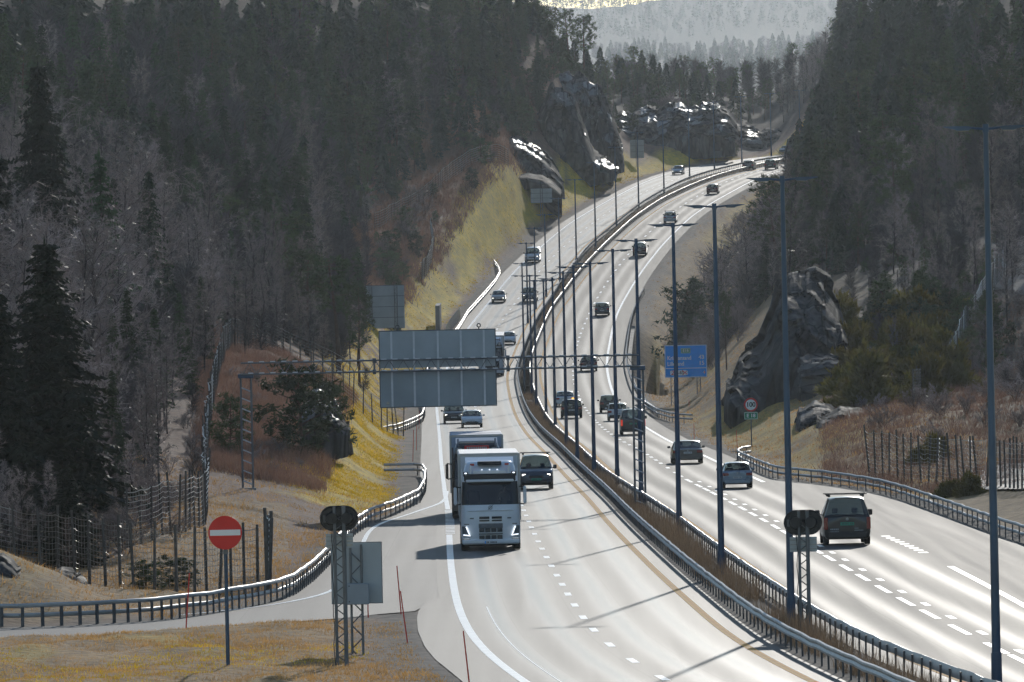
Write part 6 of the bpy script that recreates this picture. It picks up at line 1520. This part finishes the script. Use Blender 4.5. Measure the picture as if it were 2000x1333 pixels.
# ------------------------------------------------------------------ the woods
LEFT_LIM = [(360, 150), (400, 230), (450, 290), (500, 325), (560, 365), (640, 400), (700, 455), (760, 610), (800, 690), (900, 700), (1000, 690), (1100, 720), (1180, 715), (1230, 740), (1290, 840), (1350, 930), (1400, 1000), (1450, 1045), (1500, 1065), (1540, 1120), (1600, 1190), (1680, 1300), (1735, 1420), (1765, 1500), (1780, 1700), (3000, 1700)]
RIGHT_LIM = [(600, 2150), (660, 1930), (720, 1760), (780, 1690), (840, 1650), (900, 1610), (960, 1560), (1000, 1470), (1060, 1370), (1120, 1310), (1180, 1340), (1240, 1440), (1300, 1500), (1380, 1560), (1460, 1590), (1540, 1605), (1620, 1625), (1700, 1620), (1800, 1600), (3000, 1600)]
GX, GY = 250, 168
cover = np.zeros((GY, GX))
def screen(X, d, z0, h, w):
    s = F / d; x = 1000 + X * s; yb = YH + (ZC - z0) * s; yt = yb - h * s; return x, yt, yb, w * s
cand = []
d = 365.0
while d < 8600:
    if 2000 < d < 4800: d = 4800.0
    sp = 2.1 + d * .0012 if d < 900 else 2.7 + (d - 900) * .0008 if d < 4000 else 9.5
    l = float(np.interp(d, *zip(*LEFT_LIM))); rr_ = float(np.interp(d, *zip(*RIGHT_LIM))); step = sp * F / d
    px = -150 + rng.uniform(0, step)
    while px < 2150:
        if (d < 4000 and (px < l or px > rr_ or (d > 1800 and rng.random() < .3))) or (d > 4000 and 960 < px < 1740):
            cand.append((d + rng.uniform(-.5, .5) * sp * 2.0, px + rng.uniform(-.5, .5) * step))
        px += step
    d += sp * (1.8 if d < 900 else 1.7 if 1180 < d < 1560 else 2.4 if d < 4000 else 5)
cand.sort(); count = {k: 0 for k in PR}; woods = []
for d, px in cand:
    X = PX(px, d); z = float(tz(X, d)); left = px < float(np.interp(d, *zip(*LEFT_LIM))) + 5 and d < 1800; rd = rng.random(); n_ = float(fbm(np.array([X * .035 + 7]), np.array([d * .008]), 3, 77)[0])
    if float(asphalt_dist(np.array([X]), np.array([d]))[0]) < 4: continue
    if d < 1800:
        if left:
            if d < 460: k = 'birch' if rd < .8 else 'bush'
            elif d < 820: k = 'birch' if rd < .92 else 'spruce'
            elif d < 1180: k = ('spruce' if rd < .62 else 'pine' if rd < .74 else 'birch') if n_ > .53 else ('birch' if rd < .80 else 'spruce')
            elif d < 1420: k = 'spruce' if rd < .46 else ('pine' if rd < .68 else 'birch')
            else: k = 'pine' if rd < .6 else 'spruce'
        else:
            if d < 880: k = 'birch' if rd < .45 else 'bush' if rd < .8 else 'young'
            elif d < 1020: k = 'birch' if rd < .55 else 'pine' if rd < .7 else 'young' if rd < .8 else 'spruce'
            elif px < 1560 and d < 1300: k = 'birch' if rd < .75 else 'bush'
            else: k = ('spruce' if rd < .68 else 'pine' if rd < .86 else 'birch')
    elif d < 4000: k = 'birch' if rd < .8 else 'pine'
    else: k = 'birch' if rd < .62 else 'spruce' if rd < .88 else 'pine'
    h = {'spruce': rng.uniform(7, 14.5), 'pine': rng.uniform(7, 12.5), 'birch': rng.uniform(6, 12), 'bush': rng.uniform(2, 4), 'young': rng.uniform(2.5, 6)}[k]
    if d > 4000: h *= 1.35
    elif d > 1800: h *= .7
    edge = min(abs(px - float(np.interp(d, *zip(*LEFT_LIM)))), abs(px - float(np.interp(d, *zip(*RIGHT_LIM))))) * d / F
    if edge < 4 and d < 1850: h *= .55
    if left and d < 470: h *= .62
    if left and d > 1440 and px > 980: h *= .5
    if not left and d < 900: h *= .55
    if any((X - a) ** 2 + ((d - b) / 3) ** 2 < 2.2 for a, b in BUSY): continue
    w = PW[k] * h / PH[k]; x, yt, yb, ws = screen(X, d, z, h, w)
    if yb < -20 or x < -120 or x > 2120: continue
    a0, a1 = int(np.clip((x - ws) / 8, 0, GX - 1)), int(np.clip((x + ws) / 8, 0, GX - 1)) + 1; b0, b1 = int(np.clip(yt / 8, 0, GY - 1)), int(np.clip(yb / 8, 0, GY - 1)) + 1
    c = cover[b0:b1, a0:a1]
    if yt > 1340 or (1 - c).mean() < (.08 if d < 1850 else .15): continue
    op = {'spruce': .10, 'pine': .4, 'birch': .58, 'bush': .75, 'young': .5}[k]; bm_ = (b0 + b1) // 2
    for r0_, r1_, f_ in ((b0, bm_, .38 if k == 'spruce' else .25), (bm_, b1, .16)):
        nar = int((a1 - a0) * f_); e0_, e1_ = a0 + nar, max(a0 + nar + 1, a1 - nar); cover[r0_:r1_, e0_:e1_] = 1 - (1 - cover[r0_:r1_, e0_:e1_]) * op
    reg = ('left' if left else 'right') if d < 1850 else 'far'
    woods.append((k, X, d, h, reg, (1 - c).mean() * ws * (yb - yt)))
DESC = {('spruce', 'left'): 'dark green spruce in the dense wood on the left hillside', ('pine', 'left'): 'grey green pine in the wood on the left hillside', ('birch', 'left'): 'leafless grey tree in the wood on the left hillside', ('bush', 'left'): 'leafless shrub at the foot of the left hillside', ('young', 'left'): 'young pine on the left hillside',
        ('spruce', 'right'): 'dark green spruce in the wood on the right hillside', ('pine', 'right'): 'dark pine in the wood on the right hillside', ('birch', 'right'): 'leafless tree in the thicket and wood on the right hillside', ('bush', 'right'): 'leafless shrub in the thicket on the right hillside', ('young', 'right'): 'young pine in the thicket on the right hillside',
        ('spruce', 'far'): 'hazy spruce in the far valley wood', ('pine', 'far'): 'hazy pine in the far valley wood', ('birch', 'far'): 'hazy leafless tree in the far valley wood'}
woods.sort(key=lambda t: -t[5]); rest = []; quota = {'spruce': 200, 'pine': 280, 'birch': 258, 'bush': 34, 'young': 200}
for k, X, d, h, reg, a in woods:
    if count[k] < quota[k]:
        count[k] += 1; l = DESC[(k, reg)]; px = 1000 + X * F / d; py = YH + (ZC - float(tz(X, d))) * F / d
        if reg == 'left': w_ = 'behind the front wire fence' if d < 470 else 'below the tall pointed spruce' if px < 300 and d < 800 else 'behind the long climbing fence' if d < 800 else 'above the tall rock face' if d > 1430 and px > 900 else 'above the far dark fence' if px > 640 else 'high up in the upper left corner' if px < 260 and py < 330 else 'on the upper slope of the left hillside' if py < 330 else 'on the middle slope of the left hillside'
        elif reg == 'right': w_ = 'in the thicket above the rock cut' if d < 1000 and px < 1720 else 'beside the gravel path on the right' if d < 1000 else 'at the edge of the wood beside the far road bend' if px < 1640 else 'along the right frame edge' if px > 1880 else 'in the middle of the right wood'
        else: w_ = 'on the ridge behind the low rock wall' if d < 2100 else 'in the back rows of the far valley wood'
        l = l.split(' in the ')[0].split(' on the ')[0].split(' at the ')[0] + ' ' + w_
        if k in ('spruce', 'birch', 'pine') and reg != 'far': l = ('tall ' if h > 10.2 else 'smaller ') + l
        tree(k, X, d, h, l, 'woods: ' + l, wide=float(rng.uniform(.85, 1.15)))
    else: rest.append((k, X, d, h))
print('WOODS OK', count, 'rest', len(rest))
# what is left over of the woods, and the hills far behind: joined into masses
def low_tree(kind, n):
    if kind == 'birch':
        A = np.zeros((n, 3)); A[:, 2] = rng.uniform(.15, .85, n); v = rng.normal(size=(n, 3)); v[:, 2] = np.abs(v[:, 2]) + .4; v /= np.linalg.norm(v, axis=1)[:, None]; A[:, :2] += v[:, :2] * rng.uniform(0, .12, (n, 1)); return spikes(A, A + v * rng.uniform(.08, .22, (n, 1)), np.full(n, .012))
    z = rng.uniform(.08, 1, n) if kind == 'spruce' else rng.uniform(.45, 1, n); r_ = .19 * (1 - z) ** .8 + .015 if kind == 'spruce' else .17 * np.sqrt(np.maximum(.05, 1 - ((z - .72) / .3) ** 2)); a = rng.uniform(0, 6.28, n)
    o = np.stack([np.cos(a), np.sin(a), 0 * a], 1); P = o * (r_ * rng.uniform(.2, .8, n))[:, None]; P[:, 2] = z; q = P + o * (r_ * .6)[:, None] + rng.normal(0, .012, (n, 3)); q[:, 2] -= .03; return spikes(q, P - o * .02 + [0, 0, .025], np.full(n, .036))
LOW = {k: [low_tree(k, n) for _ in range(4)] for k, n in (('spruce', 520), ('pine', 480), ('birch', 420))}
def mass(name, items, label, mm):
    a = Acc()
    for k, X, d, h in items:
        V, T = LOW[k][int(rng.integers(4))]; c, s = math.cos(X * 7), math.sin(X * 7); W = np.stack([V[:, 0] * c - V[:, 1] * s, V[:, 0] * s + V[:, 1] * c, V[:, 2]], 1) * h + [X, d, float(tz(X, d)) - .2]; a.add(W, T)
    if a.n: tag(link(bpy.data.objects.new(name, a.mesh(name, mm))), label, kind='stuff')
mass('wood_conifers', [t for t in rest if t[0] in ('spruce', 'pine')], 'rest of the conifer wood on the hillsides', M['far_green'])
mass('wood_bare_trees', [t for t in rest if t[0] == 'birch'], 'rest of the leafless wood on the hillsides', M['far_bare'])
far = []; dd = 9400.0
while dd < 10900:
    sp = 14; step = sp * F / dd; px = 880 + rng.uniform(0, step)
    while px < 1760: far.append(('spruce' if rng.random() < .45 else 'pine' if rng.random() < .5 else 'birch', PX(px + rng.uniform(-.4, .4) * step, dd), dd + rng.uniform(-1, 1) * sp, rng.uniform(11, 19))); px += step
    dd += sp * 4
LOW = {k: [low_tree(k, n) for _ in range(4)] for k, n in (('spruce', 90), ('pine', 90), ('birch', 110))}
mass('far_wood_conifers', [t for t in far if t[0] != 'birch'], 'conifer wood on the pale hills at the end of the valley', M['far_green'])
mass('far_wood_bare_trees', [t for t in far if t[0] == 'birch'], 'leafless wood on the pale hills at the end of the valley', M['far_bare'])

# ------------------------------------------------------------------ shrubs and low bushes on the open slopes
def scatter(kind, n, region, hr, label, avoid=5.0):
    k = 0; tries = 0
    while k < n and tries < n * 30:
        tries += 1; px, d = region(); X = PX(px, d)
        if float(asphalt_dist(np.array([X]), np.array([d]))[0]) < avoid: continue
        tree(kind, X, d, float(rng.uniform(*hr)), label, 'slope plants: ' + label, wide=float(rng.uniform(.9, 1.4))); k += 1
U = rng.uniform
scatter('spruce', 36, lambda: (U(-20, 600), U(1400, 1570)), (7, 11), 'spruce along the top of the frame on the left')
scatter('bush', 40, lambda: (U(120, 375), U(372, 560)), (1.0, 2.6), 'leafless shrub on the slope below the left wood')
scatter('bush', 34, lambda: (U(430, 690), U(500, 660)), (.5, 1.2), 'low heather shrub on the slope beside the gantry')
scatter('bush', 42, lambda: (lambda d: (float(np.interp(d, [1040, 1120, 1200, 1300, 1400], [700, 740, 760, 880, 1000])) + U(-60, 60), d))(U(1040, 1400)), (1.5, 3.6), 'leafless shrub on the slope below the far dark fence')
scatter('young', 26, lambda: (lambda d: (float(np.interp(d, [1040, 1120, 1200, 1300, 1400], [740, 770, 750, 870, 990])) + U(-70, 70), d))(U(1040, 1420)), (1.6, 4.2), 'young pine on the slope below the far dark fence')
scatter('young', 30, lambda: (lambda d: (float(np.interp(d, [1400, 1480, 1560, 1700], [985, 1050, 1140, 1320])) + U(-60, 30), d))(U(1400, 1690)), (2, 5), 'young pine at the top of the left rock face')
scatter('juniper', 34, lambda: (lambda d: (U(1640 + (700 - d) * .2, 1850), d))(U(650, 770)), (1.2, 2.8), 'golden green juniper bush on the right slope')
scatter('young', 26, lambda: (U(1680, 1940), U(700, 830)), (1.6, 3.6), 'green young pine on the right slope above the junipers')
scatter('bush', 40, lambda: (U(1660, 2050), U(560, 760)), (.8, 2.2), 'leafless shrub on the right slope around the pale fence')
scatter('bush', 40, lambda: (U(1280, 1470), U(900, 1180)), (2.0, 4.5), 'leafless shrub in the gully behind the direction sign')
scatter('bush', 26, lambda: (lambda d: (float(np.interp(d, [1180, 1300, 1420], [1400, 1450, 1510])) + U(-40, 60), d))(U(1180, 1430)), (1.5, 4), 'leafless shrub on the brown bank right of the far road')

scatter('spruce', 26, lambda: (lambda d: (float(np.interp(d, [1405, 1440, 1462], [1000, 1020, 1050])) + U(-90, 12), d))(U(1405, 1460)), (3.5, 8), 'young spruce left of the tall rock buttress')
scatter('spruce', 26, lambda: (U(985, 1075), U(1475, 1545)), (4, 8.5), 'young spruce behind the tall rock buttress')
scatter('birch', 26, lambda: (U(1535, 1625), U(1722, 1796)), (4, 8), 'leafless tree on the slope right of the road end')
scatter('young', 24, lambda: (U(1050, 1210), U(1530, 1560)), (2.5, 5.5), 'young pine on the edge above the tall rock face')
scatter('bush', 30, lambda: (U(1195, 1450), U(1640, 1690)), (1.5, 3.5), 'leafless shrub on top of the low rock wall')
scatter('young', 14, lambda: (U(1195, 1450), U(1645, 1700)), (2, 4.5), 'young pine on top of the low rock wall')

# ------------------------------------------------------------------ grass
def blades(name, label, pts, hr, w, m, lean=.35, zoff=-.03):
    n = len(pts); X, d = pts[:, 0], pts[:, 1]; z = tz(X, d) + zoff; h = rng.uniform(*hr, n) * (.35 + 1.3 * fbm(X * .45, d * .14, 2, n % 97)); A = np.stack([X, d, z], 1); v = rng.normal(0, lean, (n, 3)); v[:, 2] = 1; v /= np.linalg.norm(v, axis=1)[:, None]; B = A + v * h[:, None]
    V, T = spikes(A, B, np.full(n, w) * rng.uniform(.6, 1.4, n)); tag(np_obj(name, V, T, m), label, kind='stuff')
def pick(n, f, lo, hi, thr=None, seed=61):
    """n places from generator f whose distance from the asphalt lies within lo..hi"""
    out = []; got = 0
    for _ in range(30):
        px, d = f(n); X = PX(px, d); a = asphalt_dist(X, d); k = (a > lo) & (a < hi)
        if thr is not None: k &= fbm(X * .3, d * .06, 3, seed) > thr
        out.append(np.stack([X[k], d[k]], 1)); got += int(k.sum())
        if got >= n: break
    return np.concatenate(out)[:n]
def clumped(p, k, s):
    q = np.repeat(p, k, 0); q = q + rng.normal(0, 1, q.shape) * [s, s * 2.5]; return q[asphalt_dist(q[:, 0], q[:, 1]) > .04]
blades('mound_grass', 'straw coloured grass on the front mound', clumped(pick(5200, lambda n: (U(-30, 900, n), U(262, 316, n)), .5, 30), 7, .12), (.05, .17), .025, M['straw'], .6)
blades('mound_grass', 'yellow grass patches on the front mound', clumped(pick(900, lambda n: (U(-30, 800, n), U(262, 300, n)), 2.0, 30, .54), 9, .14), (.05, .15), .03, M['gold_grass'], .7)
blades('bank_grass', 'straw grass on the bank behind the exit ramp', clumped(pick(7000, lambda n: (U(-30, 790, n), U(325, 515, n)), .5, 16), 6, .16), (.06, .25), .03, M['straw'], .55)
def med(n):
    d = U(245, 900, n); a, b = XV(ML, d), XV(MR, d); X = a + (b - a) * U(.16, .84, n); return np.stack([X, d], 1)
_p = med(9000); _k = fbm(_p[:, 1] * .12, _p[:, 1] * .05, 3, 5); _p = _p[_k > .42]; q = np.repeat(_p, 5, 0) + rng.normal(0, 1, (len(_p) * 5, 2)) * [.06, .3]
blades('median_grass', 'tall dry brown grass and weeds between the median guardrails', q, (.3, .95), .018, M['dry_grass'], .22)
_p = med(2600); _p[:, 1] = 910 + (_p[:, 1] - 245) * 1.2; _p[:, 0] = XV(ML, _p[:, 1]) + (XV(MR, _p[:, 1]) - XV(ML, _p[:, 1])) * U(.2, .8, len(_p)); _p = _p[(_p[:, 1] > 1105)]
blades('median_grass', 'dry grass of the farther median', np.repeat(_p, 4, 0) + rng.normal(0, 1, (len(_p) * 4, 2)) * [.1, .5], (.2, .7), .05, M['dry_grass'], .25)
def lv(n): d = 520 * np.exp(U(0, 1, n) * math.log(1720 / 520)); return np.interp(d, DG, LB) * F / d + 1000 - U(1.6, 10, n) * F / d, d
blades('yellow_verge_grass', 'bright yellow grass on the slope left of the oncoming lanes', clumped(pick(8000, lv, 1.6, 8.0, .50), 7, .22), (.05, .20), .075, M['gold_grass'], 1.2)
blades('verge_grass', 'straw grass on the slope left of the oncoming lanes', clumped(pick(1800, lv, 1.2, 13), 6, .3), (.06, .22), .06, M['straw'], .9)
def ly(n): d = U(495, 730, n); return np.interp(d, DG, LB) * F / d + 1000 - U(1.5, 7, n) * F / d, d
blades('yellow_verge_grass', 'bright yellow grass patch beside the short guardrails left of the lorries', clumped(pick(3800, ly, 1.5, 6.5, .36), 7, .2), (.06, .22), .045, M['gold_grass'], 1.0)
def lh(n): d = U(503, 760, n); return U(380, 800, n), d
blades('heather', 'brown heather and dry stalks on the slope around the gantry leg', clumped(pick(9000, lh, 5.0, 26), 8, .18), (.25, .8), .03, M['heather'], .35)
def lf(n): d = U(1030, 1420, n); return np.interp(d, [1030, 1200, 1300, 1420], [790, 800, 880, 1030]) + U(-110, 90, n), d
blades('heather', 'red brown heather on the slope below the far dark fence', clumped(pick(6000, lf, 6, 34), 7, .3), (.4, 1.1), .08, M['heather'], .35)
def rv(n): d = 505 * np.exp(U(0, 1, n) * math.log(1500 / 505)); return np.interp(d, DG, RB) * F / d + 1000 + U(.8, 14, n) * F / d, d
blades('right_verge_grass', 'dull straw grass on the bank right of the outbound lanes', clumped(pick(7000, rv, .9, 13), 6, .22), (.06, .26), .05, M['straw'], .7)
def rs(n): return U(1600, 2040, n), U(500, 760, n)
blades('right_slope_heather', 'brown heather on the right slope', clumped(pick(6500, rs, 2.5, 40), 7, .2), (.2, .7), .035, M['heather'], .4)
# loose stones along the edges of the asphalt
def stones(label, f, n, lo, hi):
    p = pick(n, f, lo, hi); k = len(p); r_ = rng.uniform(.015, .06, (k, 1, 1)); b = np.array([[1, 0, 0], [0, 1, 0], [-1, 0, 0], [0, -1, 0], [0, 0, .8]], float); V = b[None] * r_ * rng.uniform(.6, 1.3, (k, 5, 3)); V[:, :, 0] += p[:, :1]; V[:, :, 1] += p[:, 1:]; V[:, :, 2] += tz(p[:, 0], p[:, 1])[:, None]
    T = (np.arange(k)[:, None, None] * 5 + np.array([[0, 1, 4], [1, 2, 4], [2, 3, 4], [3, 0, 4]])[None]).reshape(-1, 3); tag(np_obj('gravel', V.reshape(-1, 3), T, M['stone']), label, kind='stuff')
M['stone'] = mat('grey_pebbles', (.24, .21, .18), .8, var=.5, scale=4)
stones('loose stones under the guardrail of the slip lane', lambda n: (U(1440, 2050, n), U(380, 560, n)), 2200, .03, 1.6)
# the side roads on the right
def drape(name, label, poly, m, n=14, dz=.03):
    (a, b, c, e) = poly; t = np.linspace(0, 1, n); V = []
    for u in t:
        for v in t:
            px = (a[0] * (1 - v) + b[0] * v) * (1 - u) + (e[0] * (1 - v) + c[0] * v) * u; d = (a[1] * (1 - v) + b[1] * v) * (1 - u) + (e[1] * (1 - v) + c[1] * v) * u; X = PX(px, d); V.append((X, d, float(tz(X, d)) + dz))
    T = [[i * n + j, i * n + j + 1, (i + 1) * n + j + 1, (i + 1) * n + j] for i in range(n - 1) for j in range(n - 1)]
    tag(np_obj(name, np.array(V), np.array(T), m, uv=np.array(V)[:, :2]), label, kind='structure')
drape('side_road', 'grey side road behind the straight posted fence', [(1896, 498), (2180, 455), (2180, 505), (1918, 540)], M['asphalt_plain'], dz=.12)
M['gravel'] = mat('pale_gravel', (.12, .115, .11), .9, var=.35, scale=3, bump=.5)
drape('gravel_path', 'pale gravel path on the right hillside', [(1945, 770), (2150, 735), (2130, 850), (1926, 862)], M['gravel'], 18, .15)
drape('gravel_path', 'narrow path on the yellow bank behind the right lamp posts', [(1478, 1190), (1512, 1190), (1500, 1262), (1484, 1262)], M['gravel'], 10, .15)
# ------------------------------------------------------------------ haze between the hills
_hb = MB().box((0, 5980, 160), (3000, 12100, 360))
hz = _hb.build('haze', None); tag(hz, 'thin spring haze filling the valley', kind='stuff')
_m = bpy.data.materials.new('haze'); _m.use_nodes = True; _m.node_tree.nodes.clear()
_o = _m.node_tree.nodes.new('ShaderNodeOutputMaterial'); _v = _m.node_tree.nodes.new('ShaderNodeVolumePrincipled')
_v.inputs['Color'].default_value = (0.80, 0.90, 1.0, 1); _v.inputs['Density'].default_value = HAZE_DENSITY; _v.inputs['Anisotropy'].default_value = 0.72
_m.node_tree.links.new(_v.outputs[0], _o.inputs['Volume']); hz.data.materials.append(_m)
